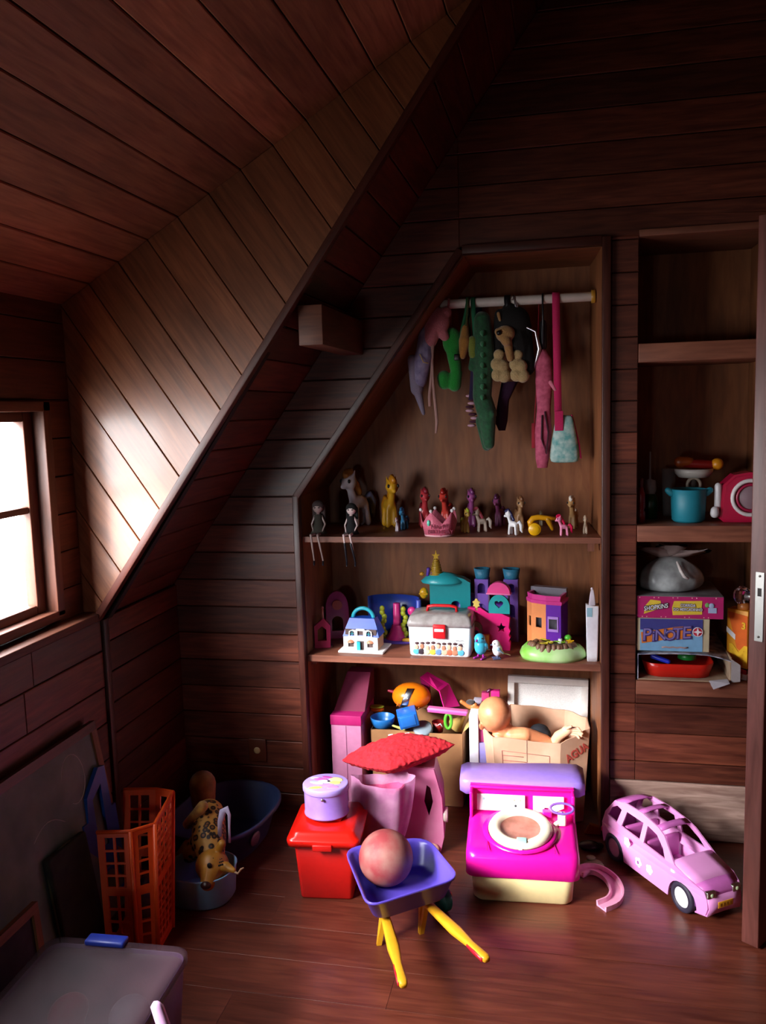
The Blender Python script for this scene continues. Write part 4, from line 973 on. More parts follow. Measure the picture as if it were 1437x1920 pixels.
g = G(); plate(g, [(.0, h1)] + [(.078, h1)] + arc(.039, h1 + .025, .039, .045, 0, 180, 12), [heartp(.022)[::-1] if 0 else [(p[0] + .038, p[1] + h1 + .035) for p in heartp(.017)]], .010, TR(0, .004, 0)); g.build('teal_arch', PL('#1f9a9c'), t)
h4 = tz(936, 1113, Y)
g = G(); g.prism(arc(.036, h4, .042, .040, 0, 180, 14), .03, TR(0, .01, 0)); g.build('arched_roof', PL('#e84890'), t)
g = G(); g.box((.036, .022, h4 - .003), (.09, .035, .006), b=.002); g.build('roof_edge', PL('#f078b0'), t)
for sx in (.0, .072):
    g = G(); g.cyl((sx, .022, h1 - .01), (sx, .022, h4), .004); g.build('post', PL('#3a2040'), t)
g = G(); g.box((-.02, -.012, .03), (.05, .02, .06), b=.003); g.build('orange_ramp', PL('#d07828'), t)
# birds
def bird(label, px, Y, body, wing, feet, hh_, yaw, tailc):
    x = fx(px, Y); t = thing('toy_bird', label, 'toy bird', (x, Y, Z), yaw, 'toy birds at the shelf edge')
    s = hh_
    g = G(); g.ell((0, 0, .48 * s), (.26 * s, .24 * s, .34 * s)); g.ell((-.06 * s, 0, .78 * s), .215 * s); g.cap((.08 * s, 0, .42 * s), (.28 * s, 0, .3 * s), .16 * s, .08 * s); g.build('body', PL(body, rough=.25), t, remesh=.0015)
    for sy in (-1, 1): g = G(); g.cap((.02 * s, sy * .19 * s, .55 * s), (.28 * s, sy * .12 * s, .32 * s), .10 * s, .03 * s); g.build('wing', PL(wing), t)
    g = G(); g.cap((.3 * s, 0, .3 * s), (.66 * s, 0, .17 * s), .04 * s, .02 * s); g.build('tail', PL(tailc), t)
    g = G(); g.cyl((-.24 * s, 0, .77 * s), (-.36 * s, 0, .72 * s), .055 * s, .008 * s, 8)
    g.build('beak', PL(feet), t)
    for sy in (-1, 1): g = G(); g.ell((-.16 * s, sy * .17 * s, .84 * s), .032 * s, n=8); g.build('eye', DARK, t)
    for sy in (-1, 1):
        g = G()
        g.cap((0, sy * .1 * s, .2 * s), (-.02 * s, sy * .12 * s, .05 * s), .035 * s, .04 * s); g.cap((-.22 * s, sy * .16 * s, .04 * s), (.12 * s, sy * .12 * s, .04 * s), .04 * s, .05 * s); g.build('foot', PL(feet), t)
bird('turquoise toy bird with magenta feet', 902, 2.935, '#3fb4d0', '#2f9cc0', '#a828a0', hgt(1180, 1228, 902, 2.92), 1.1, '#9fb0c0')
bird('white toy bird with slate blue wings and feet', 933, 2.935, '#eef0f4', '#8fb4c8', '#4a5478', hgt(1190, 1226, 933, 2.92), .25, '#a8a070')
# orange and purple house
Y = 3.04; x = fx(1022, Y); H = tz(1022, 1130, Y)
t = thing('toy_house', 'orange and purple octagonal toy house with a hot pink roof rim', 'toy house', (x, Y, Z), -.22)
OR_ = PL('#f0935a'); PR2 = PL('#6a1fa8'); HPK = PL('#d83c90')
foot = [(-.07, .02), (-.045, -.012), (.012, -.03), (.066, -.03), (.07, .06), (-.06, .08)]
def wallp(i, m_, name, holes, nm=None):
    a, b = foot[i], foot[(i + 1) % 6]
    L_ = math.hypot(b[0] - a[0], b[1] - a[1]); M_ = TR(a[0], a[1], 0) @ RZ(math.atan2(b[1] - a[1], b[0] - a[0]))
    g = G(); plate(g, rect(0, L_, 0, H), holes(L_), .004, M_); return g.build(name, m_, t), M_, L_
wallp(0, OR_, 'wall', lambda L: [rect(L * .35, L * .85, H * .52, H * .72)]); wallp(1, OR_, 'wall', lambda L: [rect(L * .3, L * .7, H * .52, H * .72)])
o_, M_, L_ = wallp(2, PR2, 'wall', lambda L: [rect(L * .15, L * .8, H * .5, H * .74)])
g = G(); g.panel([L_ * .12, L_ * .2, L_ * .75, L_ * .83], [H * .47, H * .52, H * .72, H * .77], lambda i, j: not (i == 1 and j == 1), .004, M_ @ TR(0, -.003, 0)); g.build('window_frame', PL('#b888dc'), t)
for i in (3, 4, 5): wallp(i, PR2 if i == 3 else OR_, 'wall', lambda L: [])
def scl(k, z): return [(p[0] * k, p[1] * k, z) for p in foot]
g = G(); g.rings([scl(1.03, H), scl(1.05, H + .012), scl(.95, H + .014), scl(.98, H + .032), scl(.85, H + .032), scl(.82, H + .01)], smooth=False); g.build('roof_rim', HPK, t)
g = G(); g.rings([scl(.86, H + .012), scl(.86, H + .02)], smooth=False); g.build('roof_floor', PL('#7a6a78'), t)
g = G(); g.rings([[(-.066, .06, .0), (.068, .05, 0), (.068, .075, 0), (-.055, .09, 0)], [(-.066, .06, H + .045), (.068, .05, H + .045), (.068, .075, H + .045), (-.055, .09, H + .045)]], smooth=False); g.build('back_wall', PL('#6c6670'), t)
# green base with stumps
Y = 2.985; x = fx(1036, Y)
t = thing('toy_garden_base', 'lime green round toy base with brown tree stumps and yellow bits', 'toy', (x, Y, Z))
R_ = .118; GRN = mat('#7cc83c', 'plastic', .35, '#c8e8a8', 9)
g = G(); pts = 28
def wob(r, z, k=0): return [(r * (1 + k * math.sin(5 * a + 1)) * math.cos(a), r * .72 * (1 + k * math.sin(5 * a + 1)) * math.sin(a), z) for a in [2 * PI * i / pts for i in range(pts)]]
g.rings([wob(R_ * .96, 0, .03), wob(R_, .012, .03), wob(R_ * .93, .030, .04), wob(R_ * .8, .045, .05), wob(R_ * .5, .05, .0)]); g.build('base', GRN, t)
BR = mat('#6e4a34', 'plastic', .5, '#8c6a50', 80)
for a, r_, n_ in ((200, .085, 3), (240, .088, 2), (275, .085, 3), (300, .086, 2), (335, .085, 3), (165, .07, 2), (20, .06, 2)):
    g = G(); ca, sa = math.cos(math.radians(a)), math.sin(math.radians(a)); cx_, cy_ = r_ * ca, r_ * .72 * sa - .004
    for k in range(n_):
        o2 = (k - (n_ - 1) / 2) * .017; g.cap((cx_ * 1.06 + o2 * -sa, cy_ + o2 * ca * .7, .014), (cx_ * .86 + o2 * -sa, cy_ * .86 + o2 * ca * .7, .050), .0125, .0105)
    g.build('stump', BR, t)
g = G(); g.rings([wob(R_ * .62, .048, .05), wob(R_ * .6, .052, .05)]); g.build('soil', PL('#5c5430'), t)
for i in range(12):
    a = i * 2.1; r_ = .02 + .045 * ((i * .37) % 1); g = G(); c_ = (r_ * math.cos(a), r_ * .65 * math.sin(a), .056)
    g.tube([(c_[0] + .014 * math.cos(b), c_[1] + .007 * math.sin(b), c_[2] + .002 * math.sin(b * 2)) for b in [k * PI / 4 + i for k in range(6)]], .0026, n=6); g.build('twig', PL('#c8b828' if i % 3 else '#7cb428'), t)
g = G(); g.ell((.055, .03, .062), (.014, .012, .012)); g.build('bush', PL('#5cc83c'), t)
g = G(); g.cyl((.028, .0, .05), (.028, 0, .066), .009, .007); g.build('egg_cup', WHITE, t)
g = G(); g.prism(star(0, 0, .014), .004, TR(.062, -.02, .062) @ RX(.6)); g.build('yellow_star', PL('#f0b820'), t)
# white tube carton
Y = 2.96; x = fx(1112, Y); x -= .002; H = tz(1115, 1134, Y)
t = thing('white_carton', 'tall narrow white carton against the right closet side', 'box', (x, Y, Z))
g = G(); g.rings([rrect(.0175, .02, .004, 0), rrect(.0185, .022, .004, H * .1), rrect(.021, .022, .004, H * .7), rrect(.022, .022, .004, H)]); g.build('carton', mat('#f1eef6', 'card'), t)
g = G(); g.box((-.010, -.0225, H * .89), (.018, .002, H * .16)); g.build('blue_label', PL('#9cc8d8'), t)
g = G(); g.rings([rrect(.012, .009, .003, H), rrect(.009, .006, .003, H + .03), rrect(.004, .004, .002, H + .055)]); g.ell((-.001, 0, H + .057), .005); g.build('torn_top', mat('#dcd0dc', 'card'), t)

# ================================================================ CUBBY
Zc = 1.095
def kx(px, Y, z): return onshelf(px, Y, z + .03)
# turquoise cup
Y = 3.0; x = kx(1291, Y, Zc); H = at(1291, 917, Y=Y).z - Zc
t = thing('turquoise_cup', 'turquoise plastic cup with two knobs on its rim in the middle compartment', 'cup', (x, Y, Zc))
r_ = .056; TQ = mat('#1d7f92', 'plastic', .5)
g = G(); prof = [(r_ * .8, 0), (r_ * .96, .008), (r_, H * .5), (r_ * 1.04, H)]; ring = lambda r, z: [(r * math.cos(a), r * math.sin(a), z) for a in [2 * PI * k / 28 for k in range(28)]]
tub(g, [ring(r, z) for r, z in prof], .004); g.build('cup_body', TQ, t)
for s_ in (-1, 1): g = G(); g.cap((s_ * r_ * 1.0, -.01, H * .9), (s_ * r_ * 1.2, -.01, H * .97), .013, .011); g.build('knob', TQ, t)
# dish stacked in/over the cup and rattle
t = thing('toy_scale', 'white toy dish held on a grey ring stem behind the turquoise cup', 'toy', (kx(1300, 3.09, Zc), 3.09, Zc))
zd_ = at(1300, 890, Y=3.09).z - Zc
g = G(); g.lathe([(0, 0), (.045, 0), (.04, .01), (.012, .02), (.01, zd_ - .01), (.02, zd_ - .006)], None, 16); g.build('stand', mat('#4a403c', 'plastic'), t)
g = G(); g.tube([(.022 * math.cos(a), -.012, zd_ - .035 + .024 * math.sin(a)) for a in [k * PI / 8 for k in range(16)]], .006, closed=True); g.build('ring', mat('#8c7c6c', 'plastic'), t)
g = G(); g.lathe([(0, .004), (.05, .004), (.062, .018), (.066, .034), (.062, .034), (.055, .02), (0, .012)], TR(0, 0, zd_ - .012), 24); g.build('dish', mat('#b8b0a8', 'plastic'), t)
g = G(); g.cap((-.05, 0, 0), (.045, 0, -.008), .016, .017)
o = g.build('toy_rattle', mat('#7a1410', 'plastic')); o.location = (kx(1308, 3.09, Zc), 3.09, Zc + zd_ + .041); setp(o, 'red and amber rattle lying across the white dish', 'toy rattle')
g = G(); g.ell((.062, -.006, -.005), .021); g.build('amber_ball', PL('#d48a14'), o)
g = G(); g.cap((-.06, 0, .004), (-.03, 0, .004), .02, .018); g.build('amber_ball', PL('#8a3c10'), o)
# hot pink toy with dial
Y = 2.99; x = kx(1393, Y, Zc); H = at(1393, 885, Y=Y).z - Zc
t = thing('pink_toy_radio', 'hot pink toy with a white ringed dial in the middle compartment beside the door', 'toy', (x, Y, Zc), .0)
g = G(); g.prism([(-.075, .012), (-.06, .0), (.085, .0), (.09, H * .95), (.02, H * 1.0), (-.03, H * .95), (-.065, H * .75)], .09, TR(0, -.02, 0), b=.008); g.build('case', PL('#b0123c', rough=.25), t)
for r0, r1, hx, nm in ((.062, .052, '#d8d0d0', 'white_ring'), (.046, .040, '#9c1c40', 'red_ring')):
    g = G(); g.tube([(.02 + (r0 + r1) / 2 * math.cos(a), -.026, H * .5 + (r0 + r1) / 2 * math.sin(a)) for a in [k * PI / 16 for k in range(32)]], (r0 - r1) / 2 + .002, closed=True); g.build(nm, PL(hx), t)
g = G(); g.cyl((.02, -.02, H * .5), (.02, -.026, H * .5), .04, n=28); g.build('dial', mat('#8a7078', 'plastic'), t)
g = G(); g.cap((-.078, 0, H * .32), (-.078, 0, H * .72), .012); g.cap((-.09, -.015, .03), (-.09, -.015, .04), .015, .014); g.build('side_handle', PL('#c8c2c4'), t)
# glass cups and small toys at left
def sm(label, cat, name, px, Y, parts, z=Zc):
    t = thing(name, label, cat, (kx(px, Y, z), Y, z))
    for nm, g, m_ in parts: g.build(nm, m_, t)
    return t
GLS = mat('#b8b4b4', 'clear', .08)
sm('small green jar on the left of the middle compartment', 'jar', 'green_jar', 1219, 3.08, [('jar_body', G().lathe([(0, 0), (.026, 0), (.028, .06), (.02, .085), (0, .088)], None, 16), mat('#1f3a10', 'plastic')), ('clear_top', G().lathe([(.018, .088), (.022, .10), (.02, .135), (.004, .14), (.003, .235), (0, .236)], None, 16), GLS)])
sm('small red toy bottle against the left side of the middle compartment', 'bottle', 'red_bottle', 1202, 2.98, [('bottle_body', G().lathe([(0, 0), (.015, 0), (.015, .035), (.011, .042), (.015, .05), (.014, .095), (.008, .12), (0, .122)], None, 16), mat('#8e1420', 'plastic')), ('stopper', G().cyl((0, 0, .12), (0, 0, .15), .007), mat('#5c1016', 'plastic'))])
sm('clear glass tumbler between the green jar and turquoise cup', 'glass', 'glass_tumbler', 1254, 3.16, [('glass_body', G().lathe([(0, 0), (.02, 0), (.026, .17), (.024, .17), (.018, .01), (0, .01)], None, 20), GLS)])
# lower compartment
Zl = .563
t = thing('open_game_box', 'torn open cardboard game box holding a red tray, bottom of the cubby stack', 'box', (0, 0, 0))
Y0 = 2.905; xl = KX0 + .006; xr = at(1372, 1250, Y=Y0).x; z0 = Zl; hB = .088
CB = mat('#9c8068', 'card', .9, '#b39a80', 20); NAV = mat('#5a5c78', 'card', .7, '#c8c8d4', 30)
g = G(); g.box(((xl + xr) / 2, Y0 + .15, z0 + .002), (xr - xl, .3, .003)); g.build('bottom_panel', CB, t)
for xx in (xl + .0015, xr - .0015): g = G(); g.box((xx, Y0 + .15, z0 + hB / 2), (.003, .3, hB)); g.build('side_panel', NAV if xx < .3 else CB, t)
g = G(); pts = [(xl + (xr - xl) * f, .006 * math.sin(f * 3) * -1 + .012 * math.sin(f * PI)) for f in [i / 8 for i in range(9)]]
vs = []; fs = []
for i, (xx, dz) in enumerate(pts):
    for j, yy in enumerate((Y0 - .004, Y0 + .1, Y0 + .3)):
        zz = z0 + hB + (dz * (1 - j * .5) - .0); sh_ = max(0, (xx - (xr - .06)) * .25) * (1 - j * .5); vs += [(xx, yy, zz - sh_), (xx, yy, zz - sh_ + .003)]
for i in range(8):
    for j in range(2):
        a = (i * 3 + j) * 2; b_ = ((i + 1) * 3 + j) * 2; fs += [(a + 1, b_ + 1, b_ + 3, a + 3), (a, a + 2, b_ + 2, b_)]
    a = i * 6; b_ = (i + 1) * 6; fs += [(a, b_, b_ + 1, a + 1)]
g.add(vs, fs); g.build('top_panel', NAV, t)
g = G(); fxx = at(1362, 1265, Y=2.85).x
for (a, b_) in (((xr, Y0, z0 + hB * .92), (xr + .024, Y0 - .012, z0 + hB * .9)),):
    g.add([(xr, Y0, z0), (xr + .026, Y0 - .015, z0 + .01), (xr + .026, Y0 - .015, z0 + hB * .75), (xr, Y0, z0 + hB * .93)], [(0, 1, 2, 3)])
g.build('side_flap', mat('#8a8080', 'card'), t, solid=.002)
g = G(); g.add([(xr - .07, Y0, z0 + .004), (xr - .012, Y0, z0 + .012), (xr - .010, Y0 - .035, z0 + .008), (xr - .062, Y0 - .04, z0 - .012)], [(0, 1, 2, 3)]); g.build('front_flap', mat('#b8b0b8', 'card'), t, solid=.002)
g = G(); tub(g, [[(p[0], p[1], p[2]) for p in rrect(a, .1, .05, z, 6, (xl + xr) / 2 - .012, Y0 + .12)] for a, z in ((.105, z0 + .006), (.118, z0 + .05))], .004)
one('red_tray', 'shiny red plastic tray inside the torn game box', 'tray', g, PL('#d42418', rough=.25), (0, 0, 0))
g = G(); g.cap((0, 0, 0), (.05, -.02, -.012), .009, .008); one('blue_marker', 'blue marker lying on the red tray', 'marker', g, PL('#2430c0'), (xl + .055, Y0 + .06, z0 + .066))
g = G(); g.cyl((0, 0, 0), (0, 0, .018), .032, .03, 20); o = one('green_pot', 'green toy pot on the red tray', 'toy', g, PL('#1f8030'), (xl + .175, Y0 + .11, z0 + .0475))
g = G(); g.ell((.008, 0, .018), (.022, .018, .010)); g.build('grey_filling', mat('#a8a098', 'plastic'), o)
g = G(); g.ell((0, 0, .012), (.03, .02, .012)); one('yellow_green_toy', 'small yellow green toy on the red tray behind the marker', 'toy', g, PL('#a8a830'), (xl + .115, Y0 + .16, z0 + .0495))
# game box with blue and orange print
Y0 = 2.91; z0 = Zl + hB + .013; z1 = at(1260, 1160, Y=Y0).z; xr1 = at(1331, 1190, Y=Y0).x; xl1 = KX0 + .004
t = thing('game_box', 'blue board game box with purple PINOTE lettering on orange, middle of the stack', 'box', (0, 0, 0))
h_ = z1 - z0
g = G(); g.box(((xl1 + xr1) / 2, Y0 + .13, (z0 + z1) / 2), (xr1 - xl1, .26, h_), b=.0015); g.build('box_body', mat('#d8c8a4', 'card'), t)
xa_, xb2 = xl1 + .010, xr1 - .022; cxp = (xa_ + xb2) / 2; czp = (z0 + z1) / 2
g = G(); g.box((cxp, Y0 - .0008, czp), (xb2 - xa_, .002, h_ - .002)); g.build('front_print', mat('#7fb4dc', 'card'), t)
g = G(); g.box((cxp, Y0 - .0014, czp + h_ * .32), (xb2 - xa_, .002, h_ * .34)); g.build('sky_band', mat('#3c3c88', 'card'), t)
g = G(); g.prism([(-.085, -.030), (-.02, -.018), (.072, -.010), (.075, .034), (.02, .028), (-.088, .008)], .002, TR(cxp - .010, Y0 - .0035, czp)); g.build('orange_banner', mat('#e07c28', 'card'), t)
for i, (ch, dx, dz, sz) in enumerate((('P', -.070, -.002, .060), ('i', -.048, -.006, .052), ('N', -.025, -.002, .052), ('O', .005, -.002, .048), ('T', .030, .004, .054), ('E', .058, .008, .060))):
    text(ch, sz, TR(cxp - .01 + dx, Y0 - .0045, czp + dz) @ RY(-.08), mat('#3f2f78', 'card'), t, bold=.0026, ext=.001, shear=.12); text(ch, sz, TR(cxp - .01 + dx - .0012, Y0 - .0058, czp + dz + .0012) @ RY(-.08), mat('#8a78b8', 'card'), t, bold=-.0002, ext=.0004, shear=.12)
bx, bz = xb2 - .016, czp + h_ * .12
g = G(); g.cyl((bx, Y0 - .002, bz), (bx, Y0 - .0045, bz), .0165, n=24); g.build('emblem_disc', mat('#c02440', 'card'), t)
g = G(); g.prism(star(bx, bz, .015, .005, 4, 90), .001, TR(0, Y0 - .0055, 0)); g.build('emblem_star', WHITE, t)
g = G(); g.tube([(bx + .0155 * math.cos(a), Y0 - .0045, bz + .0155 * math.sin(a)) for a in [k * PI / 10 for k in range(20)]], .0012, closed=True, n=5); g.build('emblem_rim', WHITE, t)
g = G(); g.tube([(cxp - .03 + i * .012, Y0 - .003, czp - h_ * .38 + .002 * (i % 2)) for i in range(8)], .0025, n=5); g.build('print_stripe', mat('#c09890', 'card'), t)
# pink game box
z0 = z1 + .0008; z1 = at(1275, 1118, Y=Y0).z; xr2 = at(1358, 1140, Y=Y0).x; xl2 = KX0 + .002
t = thing('game_box', 'magenta board game box with yellow label shapes, top of the stack', 'box', (0, 0, 0)); h_ = z1 - z0
g = G(); g.box(((xl2 + xr2) / 2, Y0 + .13, (z0 + z1) / 2), (xr2 - xl2, .26, h_), b=.0015); g.build('box_body', mat('#8a8688', 'card', .8, '#6a5a62', 12), t)
cxp = (xl2 + xr2) / 2; czp = (z0 + z1) / 2; W2 = xr2 - xl2
g = G(); g.box((cxp, Y0 - .0008, czp), (W2 - .003, .002, h_ - .003)); g.build('front_print', mat('#b81868', 'card', .6), t)
YL = mat('#e8c83c', 'card')
g = G(); g.prism([(-.052, -.024), (-.015, -.01), (.004, .006), (.002, .022), (-.03, .026), (-.046, .006)], .0015, TR(cxp - W2 * .23, Y0 - .003, czp)); g.build('yellow_patch', YL, t)
text('SHOPKINS', .021, TR(cxp - W2 * .28, Y0 - .0045, czp) @ RY(-.16), mat('#2a2430', 'card'), t, bold=.0022, sx=.80, shear=.2); text('SHOPKINS', .021, TR(cxp - W2 * .28, Y0 - .0056, czp) @ RY(-.16), WHITE, t, bold=.0002, sx=.80, shear=.2)
g = G(); g.prism([(-.048, -.026), (.046, -.022), (.044, .002), (.046, .024), (-.044, .022), (-.05, .0)], .0015, TR(cxp + W2 * .09, Y0 - .003, czp)); g.build('yellow_patch', YL, t)
for w_, dz, sz in (('CORRIDA', .008, .014), ('DO MERCADINHO', -.006, .014)):
    text(w_, sz, TR(cxp + W2 * .09, Y0 - .0045, czp + dz), mat('#2a2430', 'card'), t, bold=.0012, sx=.78); text(w_, sz, TR(cxp + W2 * .09, Y0 - .0056, czp + dz), WHITE, t, bold=.0001, sx=.78)
g = G(); g.box((cxp + W2 * .37, Y0 - .003, czp - .008), (.026, .002, .018)); g.ell((cxp + W2 * .36, Y0 - .003, czp + .008), (.009, .002, .009)); g.build('cart_print', mat('#a8b4d8', 'card'), t)
g = G(); g.ell((cxp + W2 * .31, Y0 - .003, czp + .010), (.007, .002, .008)); g.build('green_print', mat('#78b060', 'card'), t)
g = G()
for i in range(16): g.ell((xl2 + .01 + (W2 - .02) * ((i * .618) % 1), Y0 - .0022, z0 + .004 + (h_ - .008) * (0.02 if i % 2 else .98)), (.0022, .001, .0022), n=6)
g.build('confetti_print', mat('#f0a8b0', 'card'), t)['kind'] = 'stuff'
# plastic bag
zb = z1 + .001; xc = (at(1255, 1080, Y=3.0).x); t = thing('plastic_bag', 'knotted translucent grey plastic bag resting on the magenta game box', 'bag', (xc, 3.02, zb))
HB = at(1265, 1030, Y=3.0).z - zb
M_BAG = mat('#b4b8b8', 'plastic', .3, '#8e9090', 25)
rb = random.Random(5); rr = []
for f, r in ((0, .8), (.05, 1), (.2, 1.08), (.4, 1.0), (.6, .78), (.75, .45), (.82, .22)):
    ring_ = []
    for k in range(32):
        a = 2 * PI * k / 32; w_ = 1 + .06 * math.sin(3 * a + f * 4) + (.05 * math.sin(9 * a + f * 7) + rb.uniform(-.015, .015)) * (f > .1); ring_.append((.105 * r * w_ * math.cos(a) + .01 * f, .075 * r * w_ * math.sin(a), HB * f))
    rr.append(ring_)
g = G(); g.rings(rr); g.build('bag_body', M_BAG, t, sub=1)
g = G()
for a0, l_, up_ in ((2.6, .05, .22), (.4, .06, .16), (1.5, .04, .26)):
    g.rings([[(.01 * f + math.cos(a0) * l_ * f * 1.4 + .02 * (1 + 1.8 * f) * math.cos(b) , math.sin(a0) * .02 * f + .008 * (1 + f) * math.sin(b), HB * (.78 + up_ * f) + .006 * math.sin(3 * b)) for b in [k * PI / 5 for k in range(10)]] for f in (0, .4, 1)])
g.build('knot', mat('#a48c88', 'plastic', .35), t)
g = G(); g.tube([(.022, -.05, HB * .74), (.032, -.068, HB * .55), (.042, -.077, HB * .42), (.056, -.078, HB * .36)], [.004, .006, .006, .004]); g.build('bag_handle', mat('#c8bcb8', 'plastic'), t)
# orange box right
Y0 = 2.93
t = thing('orange_box', 'orange and yellow snack style carton standing by the door in the lowest compartment', 'box', (at(1392, 1190, Y=2.96).x, 2.975, Zl), -.70)
Hh = at(1390, 1143, Y=2.96).z - Zl
g = G(); g.box((0, .0, Hh / 2 + .02), (.075, .05, Hh - .04), b=.002); g.build('carton', mat('#f0a018', 'card', .5), t)
g = G(); g.box((0, .0, .0101), (.07, .046, .02), b=.001); g.build('carton_foot', mat('#e8d8d0', 'card', .5), t)
g = G(); g.prism([(-.036, .0), (.036, -.004), (.036, .012), (-.036, .018)], .0015, TR(0, -.0262, .024)); g.build('red_band', mat('#c8303c', 'card'), t)
g = G(); g.prism([(-.0, Hh * .45), (.036, Hh * .35), (.036, Hh * .93), (-.034, Hh * .96)], .0015, TR(0, -.0268, 0)); g.build('orange_band', mat('#e86818', 'card'), t)
g = G(); g.prism([(-.037, Hh * .66), (-.005, Hh * .56), (-.005, Hh * .64), (-.037, Hh * .74)], .0015, TR(0, -.0282, 0)); g.build('white_badge', WHITE, t)
text('M', .095, TR(.006, -.027, Hh * .34), mat('#f8c020', 'card'), t, bold=.002); text('3', .032, TR(.024, -.0285, Hh * .78), mat('#f8c828', 'card'), t, bold=.001)
g = G(); g.ell((0, 0, .0), (.022, .02, .02)); o = g.build('clear_bag_toy', mat('#c87838', 'plastic'), t); o.location = (.006, .0, Hh + .008)
# ================================================================ CLOSET FLOOR
CARD = mat('#a87a50', 'card', .85, '#946844', 14); CARDL = mat('#d0a88c', 'card', .85, '#bd9478', 10); CARDI = mat('#b08c70', 'card', .9)
# tall magenta and light pink box
Y0 = 2.98; xa, xb2 = onshelf(622, Y0, .25), onshelf(678, Y0, .25); H = at(650, 1360, Y=Y0).z
t = thing('pink_carton', 'tall carton with light pink front and magenta top at the left of the closet floor', 'box', ((xa + xb2) / 2, Y0, 0))
g = G(); w_ = (xb2 - xa) / 2; g.box((0, .11, H / 2), (2 * w_, .22, H), b=.002); g.build('lower_box', mat('#d68ab4', 'card', .6), t)
g = G(); g.box((0, -.0006, H / 2), (.002, .002, H - .004)); g.build('box_seam', mat('#a8608a', 'card'), t)
g = G(); g.box((0, .11, H + .019), (2 * w_ + .004, .225, .038), b=.002); g.build('upper_box', mat('#c01a72', 'card', .6), t)
g = G(); g.rings([[(-w_, .05, H + .038), (w_ + .004, .05, H + .038), (w_ + .004, .225, H + .038), (-w_, .225, H + .038)], [(-w_ + .03, .16, H + .16), (w_ + .006, .16, H + .16), (w_ + .006, .225, H + .16), (-w_ + .03, .225, H + .16)]], smooth=False); g.build('dark_back_box', mat('#7a1440', 'card', .6), t)
# cardboard box A
def carton_box(name, label, rim, H, shrink, mat_o, flaps=None, th=.004, bottom=None):
    """open carton from rim corner list (x,y,z); base shrinks toward the centre"""
    t = thing(name, label, 'box', (0, 0, 0)); n = len(rim); cx = sum(p[0] for p in rim) / n; cy = sum(p[1] for p in rim) / n
    base = bottom or [(cx + (p[0] - cx) * shrink, cy + (p[1] - cy) * shrink) for p in rim]
    for i in range(n):
        a, b = rim[i], rim[(i + 1) % n]; c, d_ = base[i], base[(i + 1) % n]
        g = G(); k = 5
        vs = []; fs = []
        for u in range(k + 1):
            f = u / k
            for v in range(4):
                h = v / 3; px = (c[0] * (1 - f) + d_[0] * f) * (1 - h) + (a[0] * (1 - f) + b[0] * f) * h; py = (c[1] * (1 - f) + d_[1] * f) * (1 - h) + (a[1] * (1 - f) + b[1] * f) * h
                pz = .002 * (1 - h) + (a[2] * (1 - f) + b[2] * f) * h + (.003 * math.sin(f * 7 + i) if v == 3 and 0 < u < k else 0); vs.append((px, py, pz))
        for u in range(k):
            for v in range(3): fs.append((u * 4 + v, (u + 1) * 4 + v, (u + 1) * 4 + v + 1, u * 4 + v + 1))
        g.add(vs, fs); g.build('side_panel', mat_o, t, solid=th)
    g = G(); g.add([(p[0], p[1], .004) for p in base], [tuple(range(n))]); g.build('bottom_panel', mat_o, t, solid=.003)
    return t
yF, yBk = 3.02, 3.25
x0, x1 = onshelf(697, yF, .25), onshelf(868, yF, .25); zA = at(780, 1372, Y=yF).z
boxA = carton_box('cardboard_box', 'brown cardboard box of loose toys standing behind the red heart cushion', [(x0, yF, zA), (x1, yF, zA), (x1 + .01, yBk, zA + .01), (x0, yBk, zA + .01)], zA, .97, CARD)
g = G(); g.add([(x1, yF + .02, zA), (x1 + .01, yBk, zA + .01), (x1 + .055, yBk - .01, zA + .05), (x1 + .04, yF + .05, zA + .035)], [(0, 1, 2, 3)]); g.build('raised_flap', mat('#c8a868', 'card'), boxA, solid=.003)
def lay(name, label, cat, px, py, Y, rz=0, rot=None): p = at(px, py, Y=Y); return thing(name, label, cat, p, rz, None, rot)
t = lay('toy_bin_face', 'orange egg shaped toy with a silver visor band on top of the brown box', 'toy', 772, 1305, 3.12)
OG = PL('#f07c10', rough=.28); g = G(); g.ell((0, 0, 0), (.076, .062, .052), n=28)
for i in range(5): g.tube([(-.05 + .02 * i + .002 * j, -.055 + .002 * abs(j - 3), -.025 - .003 * i + .003 * j) for j in range(5)], .0022, n=5)
g.build('shell', OG, t)
g = G(); g.rings([[(-.016 + .034 * f + .014 * math.cos(a), (-.0605) * math.cos(b) * 1.02 - .002 + .002 * math.sin(a), .053 * math.sin(b)) for a in [k * PI / 5 for k in range(10)]] for f, b in ((-.2, -.55), (0, -.2), (.2, .2), (.45, .6), (.6, .95))]); g.build('silver_visor', mat('#b8c0c8', 'metal', .25), t)
g = G(); g.cap((-.07, .01, .01), (-.092, .01, .014), .008, .005); g.build('knob', PL('#8c1c30'), t)
